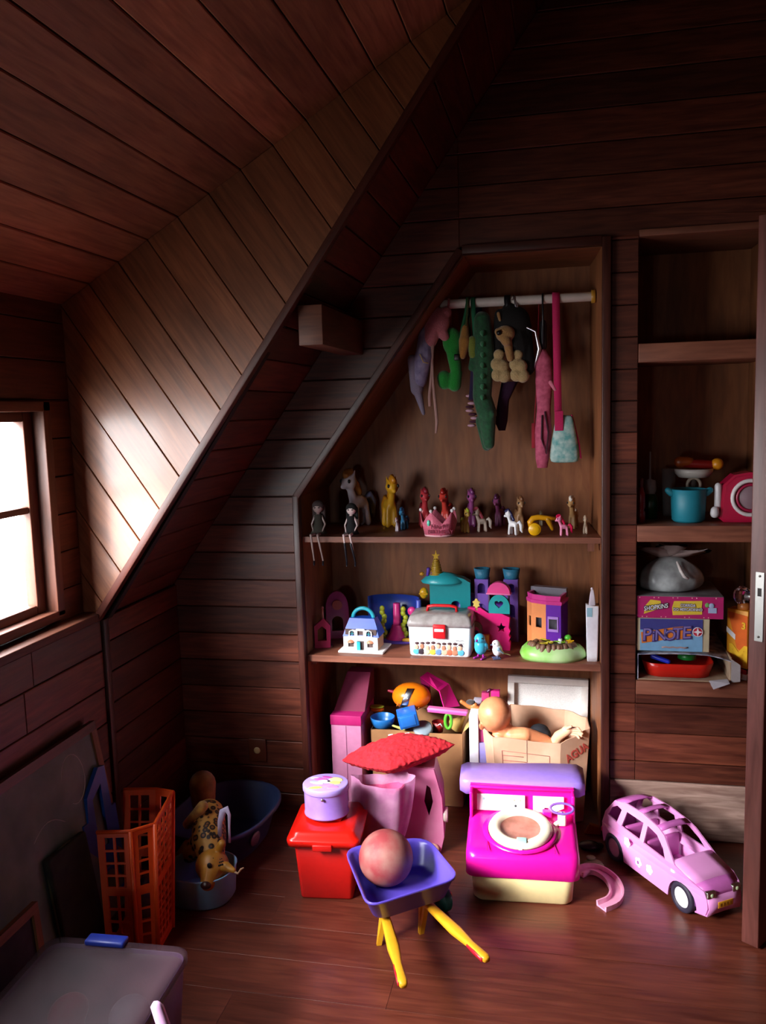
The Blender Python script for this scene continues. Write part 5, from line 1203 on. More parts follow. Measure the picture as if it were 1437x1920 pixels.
# folded magenta piece
t = lay('folded_plastic_toy', 'folded magenta plastic panel leaning at the back of the brown box', 'toy', 825, 1300, 3.18)
MP = PL('#cc1878')
def poly3(name, px, m, t, Y, th=.004, dy=None):
    loc = t.location; vs = []
    for i, (a, b) in enumerate(px):
        p = at(a, b, Y=Y + (dy[i] if dy else 0)) - Vector(loc); vs.append(p)
    g = G(); g.add(vs, [tuple(range(len(vs)))]); return g.build(name, m, t, solid=th)
poly3('upper_leaf', [(788, 1270), (802, 1260), (842, 1283), (824, 1296), (806, 1283)], MP, t, 3.16, dy=[0, .04, .04, -.03, 0])
poly3('lower_leaf', [(842, 1283), (862, 1324), (833, 1328), (824, 1296)], PL('#e02088'), t, 3.16, dy=[.04, .02, -.04, -.03])
poly3('side_leaf', [(788, 1270), (806, 1283), (812, 1330), (800, 1320)], PL('#7c1048'), t, 3.16, dy=[0, 0, .02, .03])
t = lay('pink_bar', 'light pink plastic bar lying across the right of the brown box', 'toy', 840, 1331, 3.06, rot=(0, .02, -.1))
g = G(); g.box((0, 0, 0), (.155, .03, .010), b=.003); g.build('bar_body', PL('#e070b0'), t); g = G(); g.box((0, -.014, -.006), (.15, .003, .010), b=.001); g.build('bar_rim', PL('#c85098'), t)
t = lay('blue_cube', 'blue plastic cube lying tilted on the brown box', 'toy cube', 765, 1345, 3.03, rot=(.12, -.22, .25))
g = G(); g.box((0, 0, 0), (.075, .07, .055), b=.004); g.build('cube_shell', PL('#1c66c0'), t)
g = G(); g.box((-.002, -.034, .002), (.058, .006, .042), b=.002); g.build('front_face', PL('#2a78d4'), t)
t = lay('blue_bowl', 'blue toy bowl at the left end of the brown box', 'bowl', 718, 1352, 3.06)
g = G(); rg = lambda r, z: [(r * math.cos(a), r * math.sin(a), z) for a in [2 * PI * k / 24 for k in range(24)]]
tub(g, [rg(.02, -.026), rg(.036, -.018), rg(.045, 0), rg(.048, .018)], .003); g.build('bowl_body', PL('#2070b8'), t)
t = lay('toy_food', 'orange and green toy food piece above the blue bowl', 'toy food', 708, 1330, 3.14)
g = G(); g.ell((0, 0, 0), (.028, .02, .013)); g.build('orange_part', PL('#e86a18'), t); g = G(); g.ell((-.004, 0, .012), (.032, .02, .005)); g.build('green_part', PL('#a8b838'), t)
t = lay('grey_lid', 'round grey plastic lid standing near the front of the brown box', 'lid', 793, 1366, 3.04, rot=(.5, 0, 0))
g = G(); g.lathe([(0, .008), (.032, .008), (.037, .004), (.038, -.008), (.035, -.008), (.034, .002), (0, .004)], None, 24); g.build('lid_body', PL('#8494a0'), t)
t = lay('green_ring', 'bright green oval plastic ring standing in the brown box', 'toy ring', 841, 1352, 3.05)
g = G(); g.tube([(.012 * math.cos(a), .01 * math.sin(a) * .2, .028 * math.sin(a)) for a in [k * PI / 10 for k in range(20)]], .006, closed=True); g.build('ring_body', PL('#58b030'), t)
t = lay('tan_cone', 'tan folded card cone in the right corner of the brown box', 'card', 862, 1352, 3.12, rot=(.3, .7, 0))
g = G(); g.cyl((0, 0, -.03), (0, 0, .035), .03, .004, 16); g.build('cone_body', mat('#b89850', 'card'), t)
t = lay('red_cup', 'dark red toy cup between the grey lid and green ring', 'cup', 822, 1362, 3.09)
g = G(); g.lathe([(0, -.02), (.018, -.02), (.024, .02), (.021, .02), (.016, -.014), (0, -.014)], None, 18); g.build('cup_body', PL('#8c1c1c'), t); g = G(); g.tube([(0, -.02, .012), (.012, -.024, .02), (.02, -.02, .006)], .0025); g.build('white_straw', WHITE, t)
t = lay('yellow_toy_knife', 'pale yellow toy spoon sticking up at the front of the brown box', 'toy', 747, 1364, 3.035)
g = G(); g.cap((-.02, 0, .006), (.015, 0, -.004), .004, .006); g.ell((.018, 0, -.006), (.012, .008, .005)); g.build('spoon_body', PL('#c8c068'), t)
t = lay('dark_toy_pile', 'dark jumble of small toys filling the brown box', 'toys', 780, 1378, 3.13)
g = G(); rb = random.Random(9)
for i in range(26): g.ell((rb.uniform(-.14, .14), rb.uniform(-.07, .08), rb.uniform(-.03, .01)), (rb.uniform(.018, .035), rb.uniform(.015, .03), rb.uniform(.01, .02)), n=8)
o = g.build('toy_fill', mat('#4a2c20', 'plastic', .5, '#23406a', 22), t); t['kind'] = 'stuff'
for i, (c, cn) in enumerate((('#3f7a32', 'green toy egg at the left front of'), ('#c89a30', 'mustard toy egg left of the grey lid in'), ('#7c3a80', 'purple toy egg near the middle front of'), ('#b0482c', 'rust red toy egg at the right front of'))):
    g = G(); g.ell((0, 0, 0), (.02, .014, .010)); o = g.build('toy_egg', PL(c)); o.location = t.location + Vector((-.11 + i * .07, -.07 + .02 * (i % 2), .004)); setp(o, 'small ' + cn + ' the brown box', 'toy', 'toy eggs in the brown box')
# doll with orange limbs top right of box A
t = lay('small_doll', 'small orange skinned doll with dark hair lying on the edge of the brown box', 'doll', 880, 1322, 3.1)
g = G(); g.cap((-.028, 0, .012), (0, 0, -.006), .008, .009); g.cap((0, 0, -.006), (.03, 0, -.010), .009, .012); g.ell((.022, 0, .0), .012); g.build('doll_body', PL('#c0743c'), t, remesh=.002)
g = G(); g.ell((.006, 0, .012), (.018, .014, .010)); g.build('doll_hair', mat('#3c3634', 'fur'), t)
# white canvas
Y = 3.235; p0, p1 = at(948, 1268, Y=Y), at(1100, 1277, Y=Y); cw = p1.x - p0.x; ztop = (p0.z + p1.z) / 2
t = thing('blank_canvas', 'white framed canvas seen from behind, leaning against the closet back', 'canvas', ((p0.x + p1.x) / 2, Y + .005, 0), 0, None, (-.05, .02, 0))
Hc = ztop / math.cos(.05) - .002; WP = mat('#efebe6', 'paint', .7)
g = G(); g.box((0, .016, Hc / 2), (cw - .004, .004, Hc - .004)); g.build('canvas_cloth', mat('#f8f6f4', 'cloth'), t)
for nm, c, d_ in (('frame_bar', (0, 0, Hc - .014), (cw, .02, .026)), ('frame_bar', (0, 0, .013), (cw, .02, .026)), ('frame_bar', (-cw / 2 + .013, 0, Hc / 2), (.026, .02, Hc - .054)), ('frame_bar', (cw / 2 - .013, 0, Hc / 2), (.026, .02, Hc - .054))):
    g = G(); g.box(c, d_, b=.002); g.build(nm, WP, t)
# pink bits behind head
t = lay('pink_block_toy', 'small pink block toy behind the baby doll head', 'toy', 917, 1303, 3.2)
g = G(); g.box((-.012, 0, -.006), (.03, .03, .035), b=.002); g.build('left_block', PL('#c83c78'), t); g = G(); g.box((.026, .005, .004), (.034, .03, .03), b=.002); g.build('right_block', PL('#f03090'), t)
g = G(); g.cap((-.004, 0, .014), (.004, 0, .02), .007); g.build('dark_knob', PL('#5c1040'), t)
# white and lilac upright box
Y0 = 3.02; xa, xb2 = onshelf(881, Y0, .2), onshelf(915, Y0, .2); H = at(890, 1341, Y=Y0).z
t = thing('white_lilac_box', 'white and lilac upright box between the two cardboard boxes', 'box', ((xa + xb2) / 2, Y0, 0))
w_ = (xb2 - xa)
g = G(); g.box((-w_ / 4, .1, H / 2), (w_ / 2, .2, H), b=.002); g.build('white_box', mat('#dcdcec', 'card'), t)
g = G(); g.box((w_ / 4, .1, H * .35), (w_ / 2, .19, H * .7), b=.002); g.build('lilac_box', mat('#8c84cc', 'card'), t)
g = G(); g.box((w_ / 4, .102, H * .79), (w_ / 2 - .002, .18, H * .17), b=.002); g.build('magenta_box', mat('#8c2460', 'card'), t)
# cardboard box B (flared, octagonal-ish)
rim = [(925, 1382, 2.93), (1052, 1394, 2.93), (1106, 1365, 2.98), (1100, 1345, 3.06), (1060, 1331, 3.14), (958, 1320, 3.16), (903, 1360, 3.05)]
rimw = []
for a, b, Y in rim: p = at(a, b, Y=Y); rimw.append((p.x, p.y, p.z))
cx = sum(p[0] for p in rimw) / 7; bx_ = [(cx + (p[0] - cx) * (.88 if p[0] < cx else .86), p[1] if p[1] < 3 else p[1] - .0) for p in rimw]
boxB = carton_box('cardboard_box', 'pale cardboard box with red printing, a baby doll slumped inside', rimw, .3, .9, CARDL, bottom=bx_)
a, b = Vector(rimw[0]), Vector(rimw[1]); c, d_ = Vector((*bx_[0], .002)), Vector((*bx_[1], .002))
def onface(u, v, off=.003):
    p = (c * (1 - u) + d_ * u) * (1 - v) + (a * (1 - u) + b * u) * v; n_ = (d_ - c).cross(a - c).normalized(); return p + n_ * off
RDP = mat('#b06058', 'card'); g = G()
for (u0, v0, u1, v1) in ((.10, .90, .90, .88), (.10, .52, .90, .55), (.10, .90, .10, .52), (.90, .88, .90, .55)): g.tube([onface(u0 * .9 + .03, v0 * .95), onface(u1 * .9 + .03, v1 * .95)], .0009, n=5)
for k in range(5): g.tube([onface(.13, .80 - k * .058), onface(.45 + .04 * (k % 3), .80 - k * .060)], .0011, n=5)
g.tube([onface(.13, .56), onface(.8, .585)], .0012, n=5)
g.build('red_print', RDP, boxB)
g = G(); g.tube([onface(.48, .02), onface(.5, 1.0)], .0012, n=5); g.build('crease', mat('#a8806c', 'card'), boxB)
a2, b2 = Vector(rimw[1]), Vector(rimw[2]); c2, d2 = Vector((*bx_[1], .002)), Vector((*bx_[2], .002)); p = (a2 * .42 + b2 * .58) * .80 + (c2 * .42 + d2 * .58) * .20; n_ = (d2 - c2).cross(a2 - c2).normalized()
e1 = (b2 - a2).normalized(); e3 = n_ * -1; e2 = (e1.cross(n_) * -1).normalized()
if e2.z < 0: e2 = -e2
n_ = e1.cross(e2).normalized(); n_ = n_ if n_.y < 0 else -n_
Mx = Matrix(((e1.x, -n_.x, e2.x, p.x + n_.x * .004), (e1.y, -n_.y, e2.y, p.y + n_.y * .004), (e1.z, -n_.z, e2.z, p.z + n_.z * .004), (0, 0, 0, 1)))
text('AGUA', .042, Mx @ RY(-.12), mat('#b8483c', 'card'), boxB, bold=.001, sx=.8)
# baby doll
def D_(px, py, Y): p = at(px, py, Y=Y); return (p.x, p.y, p.z)
t = thing('baby_doll', 'bald baby doll slumped face down over the pale cardboard box', 'doll', (0, 0, 0))
SK = mat('#e09468', 'plastic', .42, '#d8875c', 30)
g = G(); hd = Vector(D_(928, 1338, 2.99)); g.ell(hd, (.061, .064, .062)); g.ell(hd + Vector((-.004, .01, -.022)), (.052, .056, .05))
g.ell(hd + Vector((-.012, .045, -.03)), (.036, .03, .03))
g.cap(hd + Vector((.02, -.0, -.04)), D_(958, 1382, 3.0), .032, .034); g.cap(D_(958, 1386, 3.0), D_(1000, 1400, 3.03), .042, .05); g.cap(D_(1000, 1402, 3.03), D_(1030, 1415, 3.06), .05, .045)
g.cap(D_(962, 1380, 2.985), D_(985, 1378, 2.975), .036, .028); g.ell(D_(975, 1395, 2.99), (.06, .05, .045)); g.cap(D_(1000, 1385, 3.0), D_(1030, 1396, 3.0), .034, .026)
g.cap(D_(990, 1378, 2.98), D_(1022, 1388, 3.0), .026, .022)
g.cap(D_(935, 1383, 2.98), D_(925, 1400, 3.02), .026, .022)
# ear
g.ell(hd + Vector((-.045, -.03, -.038)), (.010, .012, .016)); g.ell(hd + Vector((-.05, -.040, -.034)), (.005, .005, .010))
g.build('body', SK, t, remesh=.003, smooth_it=3)
# forearm and hand
g = G(); g.cap(D_(1036, 1404, 3.02), D_(1048, 1380, 2.985), .024, .019); w0 = Vector(D_(1048, 1380, 2.985)); w1 = Vector(D_(1066, 1369, 2.965)); g.cap(w0, w1, .019, .016)
g.build('forearm', mat('#f0bf98', 'plastic', .45), t, remesh=.0022)
g = G(); g.ell(w1, (.024, .013, .017))
for k, (dx, dz, l_) in enumerate(((.030, .012, .016), (.034, .003, .020), (.032, -.006, .018), (.026, -.014, .014))):
    b0 = w1 + Vector((.010, -.004, dz * .8)); b1 = w1 + Vector((dx + .004, -.008, dz)); b2_ = b1 + Vector((l_ * .55, -.006, -.008)); g.cap(b0, b1, .0058, .0052, n=8); g.cap(b1, b2_, .0052, .0042, n=8)
g.cap(w1 + Vector((-.004, -.010, .010)), w1 + Vector((.010, -.020, .022)), .006, .0048, n=8)
g.build('hand', mat('#f2c6a2', 'plastic', .45), t, remesh=.0012, smooth_it=1)
g = G(); hh = Vector(D_(1012, 1368, 3.03)); g.ell(hh, (.034, .03, .02)); g.ell(hh + Vector((.016, -.01, -.01)), (.024, .018, .02)); g.ell(hh + Vector((-.022, -.008, -.008)), (.02, .02, .014)); g.ell(hh + Vector((.03, 0, -.016)), (.012, .02, .018))
o = g.build('black_cloth', mat('#14161e', 'cloth'), remesh=.0035); setp(o, 'crumpled black cloth on the baby doll in the pale box', 'cloth')
g = G(); g.cap((0, 0, 0), (.034, 0, -.016), .016, .012); o = g.build('brown_doll_limb', PL('#a85c2c')); o.location = D_(1010, 1385, 3.01); setp(o, 'orange brown doll limb under the black cloth', 'doll limb')

# ================================================================ FLOOR OBJECTS
# wall outlet
po = at(484, 1405, Y=2.9); t = thing('wall_outlet', 'small brown wall socket low on the back wall', 'outlet', (po.x, 2.899, po.z))
g = G(); g.box((0, -.004, 0), (.07, .01, .09), b=.003); g.build('cover_plate', mat('#5a2c1c', 'plastic'), t); g = G(); g.ell((0, -.009, 0), (.013, .004, .013)); g.build('socket', mat('#b8a070', 'plastic'), t)
# red bin with lid
t = thing('red_bin', 'red plastic pedal bin with lid, a lilac tin standing on it', 'bin', (-.728, 2.442, 0), .10)
RB = mat('#c01410', 'plastic', .38); H = .20
g = G(); tub(g, [rrect(.080, .085, .012, 0), rrect(.082, .088, .012, .006), rrect(.094, .106, .014, H)], .003); g.build('bin_body', RB, t)
g = G(); g.rings([rrect(.112, .125, .022, H - .012), rrect(.114, .127, .022, H + .004), rrect(.112, .125, .022, H + .010), rrect(.100, .113, .02, H + .014), rrect(.096, .109, .02, H + .024), rrect(.085, .098, .02, H + .030)]); g.build('lid', mat('#d0180e', 'plastic', .25), t)
g = G(); g.box((0.0, -.128, H - .010), (.06, .012, .02), b=.003); g.build('lid_tab', RB, t)
g = G(); g.box((0, .02, H + .034), (.09, .12, .010), b=.004); g.build('lid_ridge', RB, t)
# lilac tin
t = thing('lilac_tin', 'lilac oval metal tin with a pastel painted lid on the red bin', 'tin', (-.735, 2.445, H + .0395), .1)
LT = mat('#9c7cc8', 'plastic', .35, '#8f6cc0', 20); hT_ = .098
g = G(); sx_, sy_ = 1.0, .92
def rg2(r, z): return [(r * math.cos(a), r * .92 * math.sin(a), z) for a in [2 * PI * k / 36 for k in range(36)]]
g.rings([rg2(.069, 0), rg2(.071, .003), rg2(.071, .006), rg2(.069, .008), rg2(.070, hT_ - .022), rg2(.070, hT_)]); g.build('tin_body', LT, t)
g = G(); g.rings([rg2(.072, hT_ - .020), rg2(.0735, hT_ - .018), rg2(.0735, hT_ - .003), rg2(.071, hT_), rg2(.068, hT_ + .001)]); g.build('lid', mat('#a890dc', 'plastic', .3), t)
rb = random.Random(4)
for (dx, dy, rx, ry, c) in ((-.02, .02, .026, .012, '#c060b0'), (.03, .02, .024, .018, '#e8d890'), (.03, -.002, .02, .014, '#e0c878'), (-.028, -.005, .024, .010, '#f4f2f8'), (-.005, .006, .022, .012, '#e4e4f4'), (-.038, .0, .014, .008, '#a8b8e8'), (.004, -.022, .028, .012, '#c890d8'), (-.025, -.040, .024, .010, '#e8d070'), (.028, -.035, .02, .010, '#d888c8'), (0, .036, .02, .008, '#a83c98'), (-.04, .03, .016, .008, '#d0b8f0')):
    g = G(); g.ell((dx, dy, hT_ + .0008), (rx, ry, .0012), n=14, R=RZ(rb.uniform(-.4, .4))); g.build('painted_petal', PL(c, rough=.3), t)
g = G(); g.ell((.008, .006, hT_ + .0015), (.005, .006, .0016), n=8); g.build('painted_dot', DARK, t)
g = G(); g.ell((.0, -.070, hT_ - .026), (.004, .004, .005)); g.build('clasp', mat('#c8c0b0', 'metal'), t)
# fluffy cushion
cpx = at(746, 1411, Y=2.72)
t = thing('fluffy_cushion', 'fluffy red cushion with pinched corners lying on top of the upright doll car', 'cushion', cpx, 0, None, (-.02, -.20, 0))
g = G(); rr = []; nn = 48
def cush(a):
    c_, s_ = abs(math.cos(a)), abs(math.sin(a)); r = 1 / (c_ ** 1.12 + s_ ** 1.12) ** (1 / 1.12); return r
for z_, k in ((-.044, .05), (-.042, .35), (-.034, .62), (-.018, .86), (0, 1.0), (.018, .86), (.036, .62), (.046, .35), (.050, .05)): rr.append([(.205 * k * cush(a) * math.cos(a), .155 * k * cush(a) * math.sin(a), z_) for a in [2 * PI * i / nn for i in range(nn)]])
g.rings(rr)
o = g.build('cushion_body', mat('#980616', 'cloth', .9, '#b80e22', 45), t, remesh=.006, smooth_it=2)
tx = bpy.data.textures.new('fluff', 'CLOUDS'); tx.noise_scale = .015; tx.noise_depth = 3
k = o.modifiers.new('u', 'SUBSURF'); k.levels = 1; k.render_levels = 1
k = o.modifiers.new('d', 'DISPLACE'); k.texture = tx; k.strength = .010; k.mid_level = .5; k.texture_coords = 'LOCAL'
for lx, ly in ((.028, .075), (-.035, .085)):
    g = G(); g.box((lx, ly, .034), (.017, .004, .009), b=.001); g.build('white_label', WHITE, t)
# pink doll car standing on its end behind the bin + tulle
t = thing('doll_camper', 'pink plastic doll car shell standing upright behind the ball, diamond window', 'toy car', (-.505, 2.72, 0), .1)
PK1 = mat('#c87ca0', 'plastic', .4, '#c06c94', 12)
g = G(); tubp = [(-.10, 0), (.09, 0), (.105, .06), (.10, .2), (.075, .30), (-.06, .315), (-.10, .2)]
plate(g, tubp, [[(.040, .185), (.056, .135), (.070, .185), (.062, .235), (.050, .245)]], .006, TR(0, -.055, 0)); g.build('front_side', PK1, t)
g = G(); plate(g, tubp, [], .006, TR(0, .07, 0)); g.build('back_side', PK1, t)
g = G(); g.rings([[(p[0], y_, p[1]) for p in tubp] for y_ in (-.05, .074)], smooth=False, capb=False, capt=False); g.build('shell', PK1, t, solid=.004)
g = G(); g.box((-.0, .01, .16), (.16, .05, .16), b=.01); g.build('inner_seat', PL('#a83468'), t)
g = G(); g.cyl((.103, -.03, .13), (.118, -.03, .13), .026); g.build('wheel', mat('#b8a8a0', 'plastic'), t)
g = G(); g.ell((.06, -.06, .02), (.03, .012, .022)); g.build('cream_bumper', PL('#d8b8a0'), t)
# tulle skirt
t = thing('tulle_skirt', 'sheer pink tulle doll skirt draped in front of the upright doll car', 'skirt', (-.60, 2.585, 0), .1)
rr = []
for f in [i / 12 for i in range(13)]:
    r = .055 + .045 * f + .012 * math.sin(f * PI); ring_ = []
    for k in range(48):
        a = 2 * PI * k / 48; w_ = 1 + (.09 * math.sin(6 * a + f * 2) + .04 * math.sin(11 * a)) * (.3 + f * .5)
        ring_.append((r * w_ * math.cos(a) + .02 * f, r * .55 * w_ * math.sin(a), .012 + .285 * f + .010 * math.sin(2 * a + 1) * f))
    rr.append(ring_)
g = G(); g.rings(rr, capb=False, capt=False)
M_TUL = mat('#c890b4', 'clear', .7, '#b0709c', 20); M_TUL.node_tree.nodes['Mix Shader'].inputs[0].default_value = .72
g.build('skirt_layer', M_TUL, t)
g = G(); g.rings([[(p[0] * .72, p[1] * .72, p[2] * .9) for p in r] for r in rr], capb=False, capt=False); g.build('skirt_lining', mat('#c04878', 'cloth'), t)
g = G(); g.ell((0, 0, .012), (.045, .028, .012)); g.build('waistband', mat('#b05080', 'cloth'), t)
# wheelbarrow
t = thing('toy_wheelbarrow', 'small purple toy wheelbarrow with yellow handles and legs, ball in its tray', 'wheelbarrow', (0, 0, 0))
VI = mat('#5a48b8', 'plastic', .3); YW = PL('#dca020', rough=.35)
TZ = .052
c4 = [at(689, 1701, Z=.142 + TZ), at(864, 1646, Z=.142 + TZ), at(800, 1568, Z=.142 + TZ), at(644, 1590, Z=.142 + TZ)]
ctr = sum(c4, Vector()) / 4
def rpoly(cs, r, z, n=5):
    out = []; z += TZ
    for i in range(4):
        a, b, c = cs[i - 1], cs[i], cs[(i + 1) % 4]; u = (a - b).normalized(); v = (c - b).normalized()
        for k in range(n + 1):
            f = k / n; r_ = r * (1.35 if i > 1 else 1); p = (b + u * r_) * (1 - f) ** 2 + b * 2 * f * (1 - f) + (b + v * r_) * f * f; out.append((p.x, p.y, z))
    return out
def shr(k, dx=0, dy=0): return [ctr + (p - ctr) * k + Vector((dx, dy, 0)) for p in c4]
g = G(); outr = [rpoly(shr(.78, 0, .012), .045, .066), rpoly(shr(.82, 0, .010), .045, .072), rpoly(shr(.96), .045, .134), rpoly(shr(1.0), .048, .137), rpoly(shr(1.005), .048, .143)]
inn = [rpoly(shr(.985), .046, .144), rpoly(shr(.93), .045, .136), rpoly(shr(.80, 0, .010), .045, .078), rpoly(shr(.6, 0, .01), .03, .071)]
g.rings(outr + inn); g.build('tray', VI, t)
for tag_, (a, b), legp in (('l', ((722, 1716), (757, 1848)), (711, 1771)), ('r', ((803, 1696), (914, 1800)), (790, 1750))):
    A_, B_ = at(*a, Z=.098), at(*b, Z=.125); dv = B_ - A_; A0 = A_ - dv * .30
    sd = Vector((-dv.y, dv.x, 0)).normalized()
    L3 = [(0, .011, .008), (.31, .013, .008), (.62, .016, .010), (.80, .010, .008), (.97, .012, .009), (1, .008, .007)]
    g = G(); g.rings([[tuple(A0 + (B_ - A0) * f + sd * ww * cx_ + Vector((0, 0, hh_ * cz_))) for cx_, cz_ in ((-1, -.6), (-.6, -1), (.6, -1), (1, -.6), (1, .6), (.6, 1), (-.6, 1), (-1, .6))] for f, ww, hh_ in L3]); g.build('handle', YW, t)
    g = G(); s_ = 1 if tag_ == 'l' else 1
    g.rings([[tuple(A0 + (B_ - A0) * f - sd * (ww + .001) * 1.0 + sd * cx_ * .0015 + Vector((0, 0, hh_ * .5 * cz_))) for cx_, cz_ in ((-1, -1), (1, -1), (1, 1), (-1, 1))] for f, ww, hh_ in ((.80, .010, .008), (.9, .011, .012), (.985, .011, .010))]); g.build('red_grip', PL('#c82030'), t)
    LP = at(*legp, Z=0); top = A_ - dv * .02
    g = G()
    for off in (-.014, .016):
        q0 = Vector((LP.x, LP.y, .004)); q1 = top + dv.normalized() * (off - .02) + Vector((0, 0, -.003)); u_ = (q1 - q0).normalized(); g.rings([[tuple(q + sd * .007 * cx_ + dv.normalized() * .006 * cz_) for cx_, cz_ in ((-1, -1), (1, -1), (1, 1), (-1, 1))] for q in (Vector((LP.x, LP.y, .0)), q1)], smooth=False)
    g.build('leg', YW, t)
wpt = at(828, 1684, Z=.05); wpt = Vector((wpt.x, wpt.y + .02, .042))
g = G(); ax = (c4[1] - c4[0]).normalized(); g.cyl(tuple(wpt - ax * .012), tuple(wpt + ax * .012), .042, n=28); g.build('wheel', PL('#147a72'), t)
g = G(); g.cyl(tuple(wpt - ax * .03), tuple(wpt + ax * .03), .008); g.build('axle', YW, t)
# ball
bc = at(724, 1608, Y=2.2); rbl = 52.5 * mpp(bc); bc.z = .0735 + TZ + rbl - .003; bc = at(724, 1608, Z=bc.z)
g = G(); g.ell((0, 0, 0), (rbl,) * 3, n=48)
o = g.build('rubber_ball', mat('#863034', 'matte', .65, '#906058', 18)); o.location = bc; setp(o, 'faded mottled red rubber ball sitting in the purple wheelbarrow', 'ball')
# pink toy sink / washing machine
t = thing('toy_washing_machine', 'hot pink and cream toy washing machine with round cream rim and purple rear shelf', 'toy appliance', (-.122, 2.432, 0), .05)
CR = mat('#e8d49c', 'plastic', .35); HM = mat('#e8149c', 'plastic', .25); LV = mat('#9c7cdc', 'plastic', .3); CW = mat('#f4e8cc', 'plastic', .35)
zf = .160; D = .225
g = G(); tub(g, [rrect(.143, .100, .03, 0, 6, 0, .102), rrect(.150, .106, .032, .008, 6, 0, .102), rrect(.156, .110, .03, .092, 6, 0, .102)], .004); g.build('cream_base', CR, t)
def srr(hx, y0, y1, z0, z1, r=.03, n=6):
    out = []
    for p in rrect(hx, (y1 - y0) / 2, r, 0, n, 0, (y0 + y1) / 2): f = (p[1] - y0) / (y1 - y0); out.append((p[0], p[1], z0 + (z1 - z0) * f))
    return out
g = G(); g.rings([srr(.166, -.004, D, .078, .078), srr(.172, -.012, D + .002, .084, .084), srr(.171, -.010, D + .002, zf - .02, zf + .01), srr(.164, -.002, D, zf - .004, zf + .028, .03), srr(.150, .012, D - .01, zf, zf + .032, .03)]); g.build('pink_top', HM, t)
g = G(); g.rings([[(-.166, D - .03, .10), (.166, D - .03, .10), (.166, D + .02, .10), (-.166, D + .02, .10)], [(-.168, D - .004, .262), (.168, D - .004, .262), (.168, D + .03, .262), (-.168, D + .03, .262)]], smooth=False)
g.build('back_panel', HM, t)
g = G(); g.box((0, D - .008, .266), (.336, .016, .010), b=.004); g.build('panel_rim', HM, t)
for sx in (-1, 1): g = G(); g.box((sx * .162, D - .03, .215), (.010, .055, .105), b=.004); g.build('side_fin', HM, t)
pm = TR(0, D - .021, .215) @ RX(-.16)
g = G(); g.box((-.067, 0, .004), (.155, .004, .052), pm, b=.001); g.build('white_label', WHITE, t)
g = G(); g.prism([(.036, -.022), (.072, -.022), (.072, -.006), (.086, -.006), (.086, -.012), (.10, -.022), (.134, -.006), (.134, .030), (.036, .030)], .004, pm @ TR(0, -.002, 0)); g.build('white_label', WHITE, t)
for dx, dz, c in ((-.122, .016, '#a8d4dc'), (-.02, -.004, '#303038'), (-.026, .014, '#d8c8b0'), (-.006, .014, '#c8d0a8')):
    g = G(); g.ell((dx, -.003, dz), (.004, .001, .004), M=pm, n=8); g.build('printed_dot', PL(c), t)
tp = lambda y: zf + .032 * (y / D) + .001
sl = math.atan(.032 / D)
MT = TR(-.005, .105, tp(.105) + .002) @ RX(sl)
g = G(); pr = [(.060, .0), (.098, .0), (.100, .008), (.094, .018), (.080, .022), (.068, .018), (.060, .006), (.056, -.006), (.060, 0)]
g.lathe(pr, MT, 40, sy=1.0); g.build('round_rim', CW, t)
g = G(); g.lathe([(0, .002), (.03, .0022), (.052, .004), (.062, .010)], MT, 32); g.build('drum', mat('#c08474', 'plastic', .4, '#a06858', 25), t)
g = G(); g.lathe([(.102, -.004), (.116, .0), (.118, .003), (.102, .004)], MT, 40); g.build('rim_seat', HM, t)
g = G(); g.box((.004, -.078, .020), (.030, .022, .010), MT, b=.002); g.build('teal_clip', PL('#a8dcd0'), t)
g = G(); g.box((.0, -.099, .006), (.012, .006, .006), MT, b=.001); g.build('rim_catch', CW, t)
for sx, nm in ((-.105, 'groove'), (.098, 'groove')): g = G(); g.box((sx, .04, tp(.04) + .0005), (.002, .09, .002), b=.0005); g.build(nm, mat('#b01078', 'plastic'), t)
g = G(); g.box((.125, .150, tp(.15) + .018), (.026, .026, .040), b=.005); g.cap((.105, .14, tp(.14) + .004), (.12, .15, tp(.15) + .008), .008); g.build('white_tap', CW, t)
g = G(); lp = [(.125 + .036 * math.cos(a), .15 + .012 * math.sin(a), tp(.15) + .052 + .012 * math.sin(a)) for a in [k * PI / 8 for k in range(16)]]; g.tube(lp, .004, closed=True); g.cap((.125, .148, tp(.15) + .036), (.125, .14, tp(.15) + .044), .004); g.build('purple_loop', PL('#8c5cc0'), t)
g = G(); g.box((.08, .185, tp(.18) + .010), (.03, .03, .022), b=.004); g.build('pink_tap_block', HM, t)
# purple rear shelf, wavy
xs_ = [-.205 + .41 * i / 20 for i in range(21)]
def wv(x): return .014 * math.sin(x * 11 + .5)
rr = []
for x_ in xs_:
    e = max(0, (abs(x_) - .185) / .02); sh_ = .012 * e * e; dz = .004 * math.sin(x_ * 12) - .006 * (x_ + .2) * 0
    yf_, yb_ = D + .028 + sh_ - wv(x_) * .3, D + .145 - sh_; zt_ = .274 + dz - sh_ * .5
    rr.append([(x_, yf_, zt_ - .052 + sh_), (x_, yf_ - .004, zt_ - .006), (x_, yf_ + .004, zt_), (x_, yb_ - .004, zt_ + .012), (x_, yb_, zt_ + .006), (x_, yb_, zt_ - .04 + sh_)])
g = G(); g.rings(rr); g.build('purple_shelf', LV, t)
g = G(); g.box((0, D + .09, .12), (.26, .06, .24), b=.01); g.build('shelf_support', mat('#7a5cc0', 'plastic'), t)
